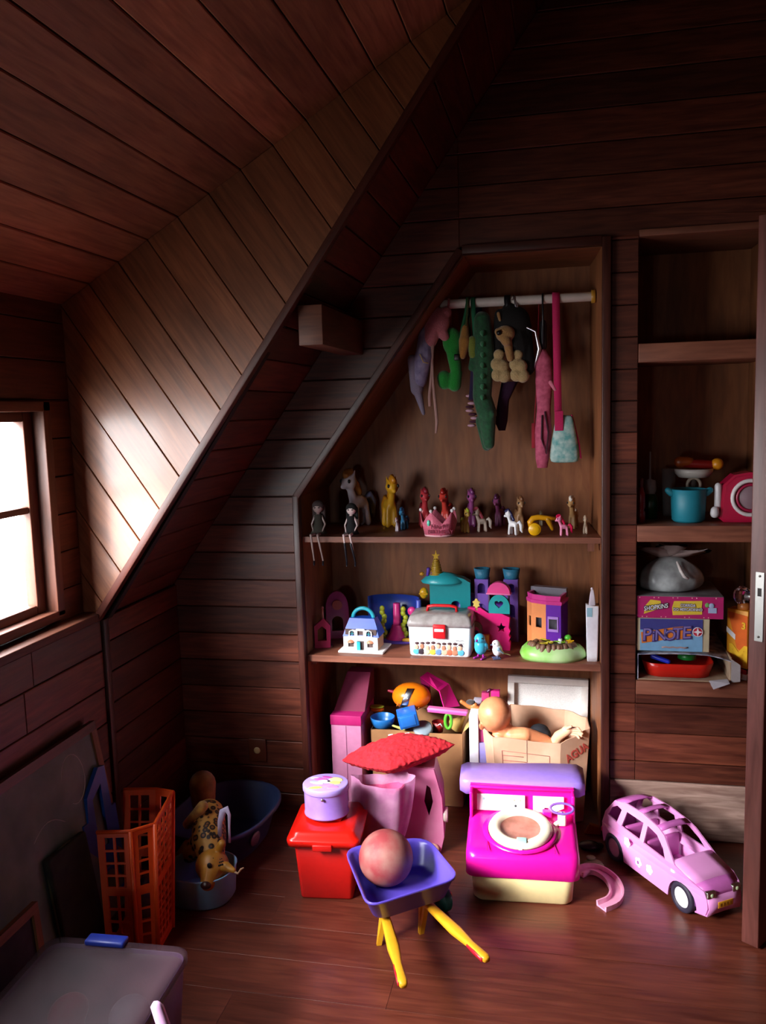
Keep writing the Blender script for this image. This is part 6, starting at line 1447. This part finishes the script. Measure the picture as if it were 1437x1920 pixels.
# pink curved track piece
pts = [(1085, 1637), (1103, 1630), (1125, 1634), (1147, 1650), (1157, 1672), (1150, 1690), (1128, 1700)]
wp = [at(a, b, Z=.008) for a, b in pts]
sm_ = []
for i in range(len(wp) - 1):
    p0, p1, p2, p3 = wp[max(i - 1, 0)], wp[i], wp[i + 1], wp[min(i + 2, len(wp) - 1)]
    for k in range(4):
        f = k / 4; sm_.append(.5 * ((2 * p1) + (p2 - p0) * f + (2 * p0 - 5 * p1 + 4 * p2 - p3) * f * f + (3 * p1 - p0 - 3 * p2 + p3) * f ** 3))
sm_.append(wp[-1]); rr = []
for i, p in enumerate(sm_):
    d_ = (sm_[min(i + 1, len(sm_) - 1)] - sm_[max(i - 1, 0)]).normalized(); s_ = Vector((-d_.y, d_.x, 0)); hw = .021
    rr.append([(*(p - s_ * hw).xy, .001), (*(p + s_ * hw).xy, .001), (*(p + s_ * (hw + .001)).xy, .018), (*(p + s_ * (hw - .004)).xy, .018), (*(p + s_ * (hw - .008)).xy, .006), (*(p - s_ * (hw - .008)).xy, .006), (*(p - s_ * (hw - .004)).xy, .018), (*(p - s_ * (hw + .001)).xy, .018)])
g = G(); g.rings(rr, smooth=False); o = g.build('curved_track', mat('#e09ab8', 'plastic', .35)); setp(o, 'pale pink curved plastic track piece on the floor between washing machine and car', 'toy track')
# scraps between washer and car
g = G(); g.ell((0, 0, .008), (.030, .020, .008)); g.ell((-.008, .01, .020), (.016, .012, .007)); g.ell((.022, -.01, .006), (.012, .01, .006))
o = g.build('green_toy_leaf', PL('#8c9468')); o.location = at(1113, 1622, Z=0); setp(o, 'pale olive crumpled toy leaf beside the washing machine', 'toy')
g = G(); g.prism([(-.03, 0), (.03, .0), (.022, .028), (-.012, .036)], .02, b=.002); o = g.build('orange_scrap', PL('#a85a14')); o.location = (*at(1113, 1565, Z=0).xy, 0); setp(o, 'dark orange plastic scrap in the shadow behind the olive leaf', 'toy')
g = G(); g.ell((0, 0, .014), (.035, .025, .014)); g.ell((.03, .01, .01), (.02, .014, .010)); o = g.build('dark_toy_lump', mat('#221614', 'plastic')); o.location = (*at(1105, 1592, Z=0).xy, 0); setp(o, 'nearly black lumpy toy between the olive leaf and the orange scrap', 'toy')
# ---- pink car
hd_ = math.atan2(-.826, .564); near = (Vector((.348, 2.467, 0)) + Vector((.169, 2.729, 0))) / 2; off = Vector((.826, .564, 0)) * .074
cpos = near + off
t = thing('pink_toy_car', 'large pink plastic toy car with open roof and flower stickers on its doors', 'toy car', cpos, hd_)
LP_ = mat('#e49cd4', 'plastic', .3, '#dc8ccc', 3); DPK = mat('#c468b4', 'plastic', .35); MGI = mat('#a84898', 'plastic', .4)
wr_ = .045; xr_, xf_ = -.158, .158; WBH = .20
def archn(cx, r=.052, z0=.03): return [(cx + r * math.cos(math.radians(a)), .040 + r * math.sin(math.radians(a))) for a in (170, 150, 130, 110, 90, 70, 50, 30, 10)]
outer = [(-.222, .035)] + archn(xr_) + [(xr_ + .055, .024), (xf_ - .055, .024)] + archn(xf_) + [(.212, .026), (.237, .028), (.243, .05), (.2405, .075), (.232, .098), (.20, .110), (.125, .128), (.060, .185), (.03, .197), (-.05, .208), (-.13, .206), (-.185, .192), (-.225, .140), (-.235, .10), (-.232, .06)]
holes = [[(-.205, .138), (-.150, .136), (-.140, .18), (-.165, .184), (-.19, .168)], [(-.125, .134), (-.035, .131), (-.035, .184), (-.115, .184)], [(-.015, .130), (.085, .126), (.066, .152), (.030, .176), (-.015, .184)]]
def shape_side(o_, sgn):
    for v in o_.data.vertices:
        x_, y_, z_ = v.co; tum = max(0, z_ - .11) * .30; nose = max(0, x_ - .13) ** 2 * 1.8 + max(0, -.15 - x_) ** 2 * 2.0
        v.co.y = y_ - sgn * (tum + nose)
for sgn in (-1, 1):
    g = G(); plate(g, outer, holes, .005, TR(0, sgn * .083 - .0025, 0)); o_ = g.build('body_side', LP_, t); shape_side(o_, sgn)
def yh(x_, z_): return .081 - max(0, z_ - .11) * .30 - max(0, x_ - .13) ** 2 * 1.8 - max(0, -.15 - x_) ** 2 * 2.0
def strip(name, prof, m, th=.004, dz=0, yk=1.0):
    g = G(); vs = []; fs = []
    for x_, z_ in prof:
        h = yh(x_, z_) * yk
        for f in (-1, -.5, 0, .5, 1): vs.append((x_, h * f, z_ + dz + .004 * (1 - f * f)))
    for i in range(len(prof) - 1):
        for k in range(4): fs.append((i * 5 + k, (i + 1) * 5 + k, (i + 1) * 5 + k + 1, i * 5 + k + 1))
    g.add(vs, fs, None, True); return g.build(name, m, t, solid=th)
strip('roof_rear', [(-.188, .189), (-.165, .197), (-.13, .205)], DPK); strip('roof_bar', [(-.072, .206), (-.048, .207)], DPK); strip('roof_bar', [(.02, .199), (.042, .192)], DPK)
strip('hood', [(.112, .134), (.128, .127), (.17, .117), (.205, .108)], LP_); strip('nose', [(.205, .108), (.224, .100), (.238, .088), (.24, .075)], DPK); strip('bumper', [(.241, .079), (.2465, .05), (.240, .026), (.205, .024)], LP_, yk=1.05)
strip('tailgate', [(-.188, .189), (-.224, .140), (-.235, .10), (-.232, .06), (-.222, .035)], DPK)
g = G(); g.box((0, 0, .032), (.40, .135, .006)); g.build('floor_pan', MGI, t)
g = G(); g.box((.108, 0, .085), (.02, .148, .09), b=.006); g.build('dashboard', mat('#d8c0d4', 'plastic'), t)
for sx, yy in ((.015, -.036), (.015, .036), (-.085, 0)):
    w_ = .055 if sx > 0 else .13
    g = G(); g.box((sx, yy, .05), (.06, w_, .03), b=.008); g.box((sx - .036, yy, .09), (.018, w_, .085), b=.007); g.build('seat', mat('#c060ac', 'plastic'), t)
g = G(); g.tube([(.078 + .004 * math.sin(a), -.036 + .018 * math.cos(a), .098 + .018 * math.sin(a)) for a in [k * PI / 7 for k in range(14)]], .0025, closed=True); g.build('steering_wheel', PL('#e8b8dc'), t)
for sgn in (-1, 1):
    for cx_ in (xr_, xf_):
        y0_, y1_ = (sgn * .058, sgn * .084)
        g = G(); M_ = TR(cx_, y0_, wr_) @ RX(-sgn * PI / 2); L_ = .026
        g.lathe([(.028, 0), (.043, 0), (.0455, .004), (.0455, L_ - .005), (.043, L_), (.031, L_ + .001), (.030, L_ - .004)], M_, 32); tire = g.build('tire', mat('#2b2438', 'matte', .6), t)
        g = G(); g.lathe([(0, L_ - .002), (.016, L_ - .001), (.024, L_ - .004), (.030, L_ - .003), (.0305, L_ - .01)], M_, 24); g.build('hubcap', WHITE if cx_ > 0 else mat('#c89cb0', 'plastic'), t)
        g = G(); g.lathe([(.046, -.012), (.0515, -.012), (.0515, .018), (.046, .018)], TR(cx_, y0_ - sgn * .002, .042) @ RX(-sgn * PI / 2), 24, a0=0 if sgn < 0 else PI, a1=PI if sgn < 0 else 2 * PI); g.build('wheel_arch', mat('#6c3c78', 'plastic'), t)
fl_pts = [(-.085, .100), (-.03, .060), (.022, .062)]
for i, (x_, z_) in enumerate(fl_pts):
    g = G()
    for k in range(5): a = 2 * PI * k / 5; g.ell((x_ + .009 * math.cos(a), -.0865 + 0 * 1, z_ + .009 * math.sin(a)), (.0075, .0012, .0075), n=10)
    g.ell((x_, -.087, z_), (.007, .0014, .007), n=8); g.build('flower_sticker', PL('#f6eef6'), t)
g = G(); g.ell((-.03, -.088, .060), (.005, .0012, .006), n=8); g.build('sticker_centre', PL('#8c4c90'), t)
for sgn in (-1, 1):
    g = G(); g.box((.234, sgn * .047, .088), (.020, .032, .020), b=.003); o_ = g.build('headlight', mat('#c8c8c0', 'metal', .25), t)
    g = G(); g.ell((.2445, sgn * .047, .088), (.003, .006, .006), n=10); g.build('lamp_bulb', PL('#a8b890'), t)
g = G(); g.box((.2475, 0, .055), (.003, .055, .018), b=.001); g.build('number_plate', mat('#d89c28', 'plastic'), t)
for k in range(4): g = G(); g.box((.2492, -.018 + k * .012, .055), (.001, .006, .009)); g.build('plate_mark', mat('#8c5a18', 'plastic'), t)
g = G(); g.cyl((-.236, -.06, .07), (-.242, -.06, .07), .012); g.build('tail_light', PL('#c03068'), t)

# ---------------------------------------------------------------- left corner
# chalkboard leaning on the knee wall
t = thing('chalkboard', 'large dusty green chalkboard in a reddish wood frame leaning on the left wall', 'chalkboard', (0, 0, 0))
yb0, yb1 = 1.15, 2.235; q = [(-1.315, yb0, .0), (-1.315, yb1, .0), (-1.412, yb1, .585), (-1.412, yb0, .585)]
CHK = mat('#587068', 'chalk', .8, '#80918a', 6)
g = G(); g.box((.5, 0, .5), (.96, 0, .92)); g.v = [Vector((p.x, (0.0 if i < 0 else p.y), p.z)) for i, p in enumerate(g.v)]
nq = (Vector(q[1]) - Vector(q[0])).cross(Vector(q[3]) - Vector(q[0])).normalized()
def q2(u, v, o_=0): a, b, c, d_ = (Vector(k) for k in q); return (a * (1 - u) + b * u) * (1 - v) + (d_ * (1 - u) + c * u) * v + nq * o_
def qslab(name, u0, u1, v0, v1, o0, o1, m, parent):
    g = G(); cs = [(u0, v0), (u1, v0), (u1, v1), (u0, v1)]
    g.add([q2(u, v, o0) for u, v in cs] + [q2(u, v, o1) for u, v in cs], [(3, 2, 1, 0), (4, 5, 6, 7), (0, 1, 5, 4), (1, 2, 6, 5), (2, 3, 7, 6), (3, 0, 4, 7)]); return g.build(name, m, parent)
qslab('writing_surface', .02, .98, .04, .96, .000, .008, CHK, t)
qslab('frame_rail', 0, 1, .955, 1, -.004, .014, W_TRIM, t); qslab('frame_rail', 0, 1, 0, .05, -.004, .014, W_TRIM, t)
qslab('frame_stile', .975, 1, .05, .955, -.004, .014, W_LIGHT, t); qslab('frame_stile', 0, .025, .05, .955, -.004, .014, W_TRIM, t)
CHM = mat('#c8d0cc', 'chalk')
for cv in ([(.86 + .05 * math.cos(a), .80 + .12 * math.sin(a)) for a in [k * PI / 12 for k in range(-8, 12)]], [(.66 + .13 * f, .66 + .03 * f - .05 * f * f + .04 * math.sin(f * 3)) for f in [k / 8 for k in range(9)]]):
    g = G(); g.tube([q2(u, v, .008) for u, v in cv], .0014, n=5); g.build('chalk_mark', CHM, t)
# wooden framed small board in front
t = thing('framed_slate', 'small dark slate in a pale wooden frame propped at the far left', 'slate', (0, 0, 0))
P3 = [at(88, 1792, X=-1.245), at(62, 1690, X=-1.29)]
a0, a1 = P3; dvy = -.36
qa = [(a0.x, a0.y + dvy, .0), (a0.x, a0.y, .0), (a1.x - .0, a1.y, a1.z), (a1.x - .0, a1.y + dvy, a1.z)]
old = (q, nq); q = qa; nq = (Vector(q[1]) - Vector(q[0])).cross(Vector(q[3]) - Vector(q[0])).normalized()
qslab('slate_panel', .03, .97, .05, .95, .001, .006, mat('#2c2430', 'chalk', .8, '#443a44', 10), t)
for a_ in ((0, 1, .93, 1), (0, 1, 0, .07), (.94, 1, .07, .93), (0, .06, .07, .93)): qslab('frame_bar', *a_, -.003, .013, W_LIGHT, t)
q, nq = old
# dark slim case and blue panel
t = thing('dark_slim_case', 'slim black fabric case leaning between chalkboard and orange crate', 'case', (-1.292, 1.955, .002), 0, None, (-.16, 0, 1.5))
g = G(); g.box((0, 0, .17), (.17, .025, .34), b=.010); g.build('case_body', mat('#141416', 'cloth', .8, '#2a2a20', 25), t)
g = G(); g.tube([(-.086, 0, .03), (-.088, 0, .17), (-.08, 0, .33), (0, 0, .341), (.08, 0, .33)], .0035); g.build('zipper_edge', mat('#4a4a30', 'cloth'), t)
t = thing('blue_plastic_board', 'upright blue plastic panel with a slot handle behind the orange crate', 'plastic panel', (-1.318, 2.155, .001), 0, None, (-.10, 0, 1.5))
BP = mat('#1c50a8', 'plastic', .4)
g = G(); plate(g, [(-.085, 0), (.075, 0), (.075, .33), (.055, .33), (.05, .46), (.02, .465), (-.05, .40), (-.06, .33), (-.085, .33)], [[(-.028, .23), (.018, .23), (.02, .415), (-.026, .385)]], .014); g.build('panel_body', BP, t)
g = G(); g.box((0, .007, .16), (.11, .02, .012), b=.003); g.box((0, .007, .08), (.11, .02, .012), b=.003); g.build('rib', BP, t)
# orange crate
t = thing('orange_crate', 'tall orange plastic crate with square lattice sides standing behind the storage box', 'crate', (0, 0, 0))
OC = mat('#f0561c', 'plastic', .4)
topz = .33
ft = [(-1.302, 2.05), (-1.208, 2.070), (-1.159, 2.122), (-1.200, 2.325), (-1.262, 2.335), (-1.365, 2.318)]
fb = [(-1.262, 1.995), (-1.168, 1.997), (-1.118, 2.022), (-1.132, 2.14), (-1.195, 2.16), (-1.29, 2.15)]
def lattice(nx, nz, bx, bz, thin):
    """xs, zs, solid for frame with two banks of holes"""
    xs = [0, bx]; 
    for i in range(nx): xs += [xs[-1] + (1 - 2 * bx - (nx - 1) * thin) / nx]; xs += [xs[-1] + thin] if i < nx - 1 else []
    xs += [1]; half = .5; zs_ = [0, bz * .6]; fz = thin * .25
    for b_ in range(2):
        z0_ = zs_[-1]; h_ = (.5 - bz * .8) / nz
        for i in range(nz): zs_ += [z0_ + (i + 1) * h_ - fz, z0_ + (i + 1) * h_] if i < nz - 1 else [z0_ + (i + 1) * h_]
        if b_ == 0: zs_ += [zs_[-1] + bz * .6]
    zs_ += [1.0]
    nzc = len(zs_) - 1
    def solid(i, j):
        if i in (0, len(xs) - 2) or j in (0, nzc - 1): return True
        if i % 2 == 0: return True
        mid = 2 * nz
        return j % 2 == 0
    return xs, zs_, solid
for i, (nx, nz) in enumerate(((2, 4), (1, 4), (4, 7), (1, 4), (2, 4))):
    a_, b_ = fb[i], fb[i + 1]; c_, d_ = ft[i + 1], ft[i]
    bxx = .20 if i in (0, 4) else (.30 if i in (1, 3) else .09)
    xs, zz, sol = lattice(nx, nz, bxx, .12, .07 if nx < 3 else .06)
    g = G(); g.panel(xs, zz, sol, .005); bilin(g, [(a_[0], a_[1], 0), (b_[0], b_[1], 0), (c_[0], c_[1], topz), (d_[0], d_[1], topz)]); g.build('lattice_side', OC, t)
g = G(); ptsr = [(p[0], p[1], topz) for p in ft]; g.tube(ptsr, .006, closed=False); g.build('rim', OC, t)
g = G(); g.add([(p[0], p[1], .01) for p in fb], [tuple(range(6))]); g.build('crate_bottom', OC, t, solid=.004)
for i in (1, 2, 3): g = G(); g.tube([(fb[i][0], fb[i][1], .0), (ft[i][0], ft[i][1], topz)], .007); g.build('corner_post', OC, t)
g = G(); g.ell((-1.19, 2.1, .09), (.04, .05, .03)); g.ell((-1.2, 2.14, .13), (.03, .04, .03)); o = g.build('crate_toys', mat('#3c3a78', 'plastic', .5, '#7a5050', 20), remesh=.006); setp(o, 'jumble of blue and grey toys seen through the orange lattice', 'toys', kind='stuff')
# baby bath and leopard
def ov(rx, ry, z, cy=0): return [(rx * math.copysign(abs(math.cos(a)) ** .8, math.cos(a)), cy + ry * math.copysign(abs(math.sin(a)) ** .8, math.sin(a)), z) for a in [2 * PI * k / 40 for k in range(40)]]
t = thing('baby_bath', 'slate blue oval baby bath with dark navy inside in the far left corner', 'bath tub', (-1.165, 2.635, 0), -.10)
g = G(); tub(g, [ov(.12, .17, 0), ov(.128, .18, .01), ov(.158, .215, .108), ov(.174, .232, .114), ov(.174, .232, .126)], .010); g.build('bath_body', mat('#34406a', 'plastic', .45), t)
g = G(); g.ell((.150, -.07, .07), (.006, .035, .022)); g.build('faded_sticker', mat('#6c4c60', 'plastic'), t)
t = thing('blue_tub', 'light blue round plastic tub under the leopard toy', 'tub', (-1.115, 2.318, 0), 0)
g = G(); tub(g, [ov(.096, .086, 0), ov(.101, .091, .006), ov(.106, .096, .092), ov(.109, .099, .096)], .006); g.build('tub_body', mat('#8cccf4', 'plastic', .4), t)
M_LEO = mat('#b07c30', 'fur', .75)
def leopard():
    m = bpy.data.materials.new('leopard_print'); m.use_nodes = True; N = m.node_tree.nodes; L = m.node_tree.links; b = N['Principled BSDF']; b.inputs['Roughness'].default_value = .6
    tc = N.new('ShaderNodeTexCoord'); vo = N.new('ShaderNodeTexVoronoi'); vo.inputs['Scale'].default_value = 46; L.new(tc.outputs['Object'], vo.inputs['Vector'])
    cr = N.new('ShaderNodeValToRGB'); e = cr.color_ramp.elements; e[0].position = .16; e[0].color = (*lin('#7a4a1c'), 1); e[1].position = .24; e[1].color = (*lin('#1c0f08'), 1)
    k = e.new(.40); k.color = (*lin('#241208'), 1); k = e.new(.48); k.color = (*lin('#b8843c'), 1); k = e.new(.9); k.color = (*lin('#c89444'), 1)
    L.new(vo.outputs['Distance'], cr.inputs[0]); L.new(cr.outputs[0], b.inputs['Base Color']); return m
LEO = leopard(); LEOY = mat('#c8983c', 'fur', .7, '#8c5c20', 30)
def V_(px, py, Y): return at(px, py, Y=Y)
t = thing('leopard_toy', 'spotted leopard toy lying head down over the near end of the baby bath', 'toy leopard', (0, 0, 0))
g = G(); g.cap(V_(392, 1528, 2.46), V_(392, 1572, 2.38), .052, .056); g.cap(V_(392, 1572, 2.38), V_(396, 1600, 2.34), .056, .045); g.cap(V_(355, 1600, 2.4), V_(392, 1570, 2.4), .03, .05); g.build('body', LEO, t, remesh=.004)
g = G(); g.ell(V_(398, 1622, 2.30), (.052, .05, .048)); g.cap(V_(396, 1635, 2.27), V_(390, 1655, 2.245), .036, .024)
g.cap(V_(412, 1590, 2.31), V_(416, 1582, 2.31), .013, .013); g.cap(V_(424, 1625, 2.28), V_(438, 1632, 2.27), .016, .008); g.build('head', mat('#c08830', 'plastic', .45, '#a86c20', 14), t, remesh=.003)
g = G(); g.ell(V_(386, 1660, 2.225), (.017, .012, .012)); g.build('nose', mat('#3a1a18', 'plastic'), t)
g = G(); g.ell(V_(393, 1623, 2.250), (.008, .006, .009)); g.build('eye', DARK, t)
for k in range(9):
    g = G(); g.ell(V_(400 + (k * 37 % 19), 1609 + (k * 23 % 17), 2.258), (.0018 + .0008 * (k % 3),) * 3, n=6); g.build('face_spot', DARK, t)
for a_, b_ in (((352, 1545), (380, 1512)), ((338, 1605), (352, 1585))): g = G(); g.cap(V_(*a_, 2.42), V_(*b_, 2.40), .016, .018); g.build('leg', LEOY, t)
g = G(); g.tube([V_(440, 1634, 2.27), V_(446, 1638, 2.265), V_(452, 1630, 2.265), V_(457, 1627, 2.265)], [.004, .003, .003, .002]); g.build('tag_string', mat('#c8a080', 'cloth'), t)
g = G(); g.cap(V_(382, 1505, 2.58), V_(380, 1470, 2.6), .040, .046); o = g.build('tan_plush', mat('#a07434', 'fur', .9, '#7c5424', 25)); setp(o, 'dim tan plush shape standing behind the leopard toy', 'plush toy')
g = G(); pts = [(412, 1568), (413, 1540), (418, 1522), (425, 1517), (430, 1528), (430, 1550), (431, 1580)]
g.tube([V_(a, b, 2.36) for a, b in pts], [.007, .009, .012, .012, .006, .004, .004], flat=.5); o = g.build('white_strap', mat('#c8bcdc', 'plastic')); setp(o, 'pale lilac plastic strap arching beside the leopard toy', 'strap')
# storage box bottom left
t = thing('storage_box', 'translucent plastic storage box with dusty pinkish lid, bottom left corner', 'storage box', (-1.03, 1.49, 0), .04)
hx, hy = .182, .215; CLB = mat('#7c5c8c', 'clear', .35, '#6c4c7c', 12); CLB.node_tree.nodes['Mix Shader'].inputs[0].default_value = .7
g = G(); tub(g, [rrect(hx * .86, hy * .86, .03, 0), rrect(hx * .96, hy * .96, .035, .245)], .003); g.build('box_body', CLB, t)
g = G(); g.rings([rrect(hx - .002, hy - .002, .04, .236), rrect(hx, hy, .04, .24), rrect(hx, hy, .04, .254), rrect(hx - .008, hy - .008, .04, .260), rrect(hx - .03, hy - .03, .03, .256)]);
M_LID = mat('#573c44', 'clear', .45, '#3c2a32', 9); M_LID.node_tree.nodes['Mix Shader'].inputs[0].default_value = .5
g.build('lid', M_LID, t, 'milky translucent lid')
g = G(); g.box((-.03, hy - .012, .262), (.10, .034, .014), b=.005); g.build('blue_latch', PL('#2438a0'), t)
for (dx, dy, dz, c, r, lb) in ((-.05, .05, .19, '#c81a50', .042, 'crimson toy seen dimly through the storage box lid near the blue latch'), (.03, -.06, .19, '#d05080', .048, 'dusty pink toy seen dimly through the middle of the storage box lid'), (.08, .08, .18, '#8c8ca0', .042, 'grey toy seen dimly through the far right of the storage box lid')):
    g = G(); g.ell((0, 0, 0), (r, r * 1.2, r * .8)); g.cap((r * .3, -r * .3, -r * .4), (r * .5, -r * .2, -.17 + r), r * .7, r * .8); o = g.build('stored_toy', PL(c), remesh=.005); o.location = (-1.03 + dx, 1.49 + dy, dz); setp(o, lb, 'toy', 'toys inside the storage box')
# pale wand
g = G(); p0 = at(293, 1880, Y=1.25); p1 = at(345, 2040, Y=1.22)
g.rings([[tuple(p + Vector((w_ * cx_, w_ * cy_, 0))) for cx_, cy_ in ((-1, -.5), (0, -.9), (1, -.5), (1, .5), (0, .9), (-1, .5))] for p, w_ in ((p0, .006), (p0 + Vector((.001, 0, -.006)), .010), (p0 + (p1 - p0) * .3, .011), (p1, .012), (p1 + Vector((.08, .02, 0)) - Vector((0, 0, p1.z - .0)), .012))])
o = g.build('pale_handle', mat('#e0b0dc', 'plastic', .3)); setp(o, 'pale pink plastic handle rising at the bottom edge beside the storage box', 'toy handle')

texts_to_meshes()
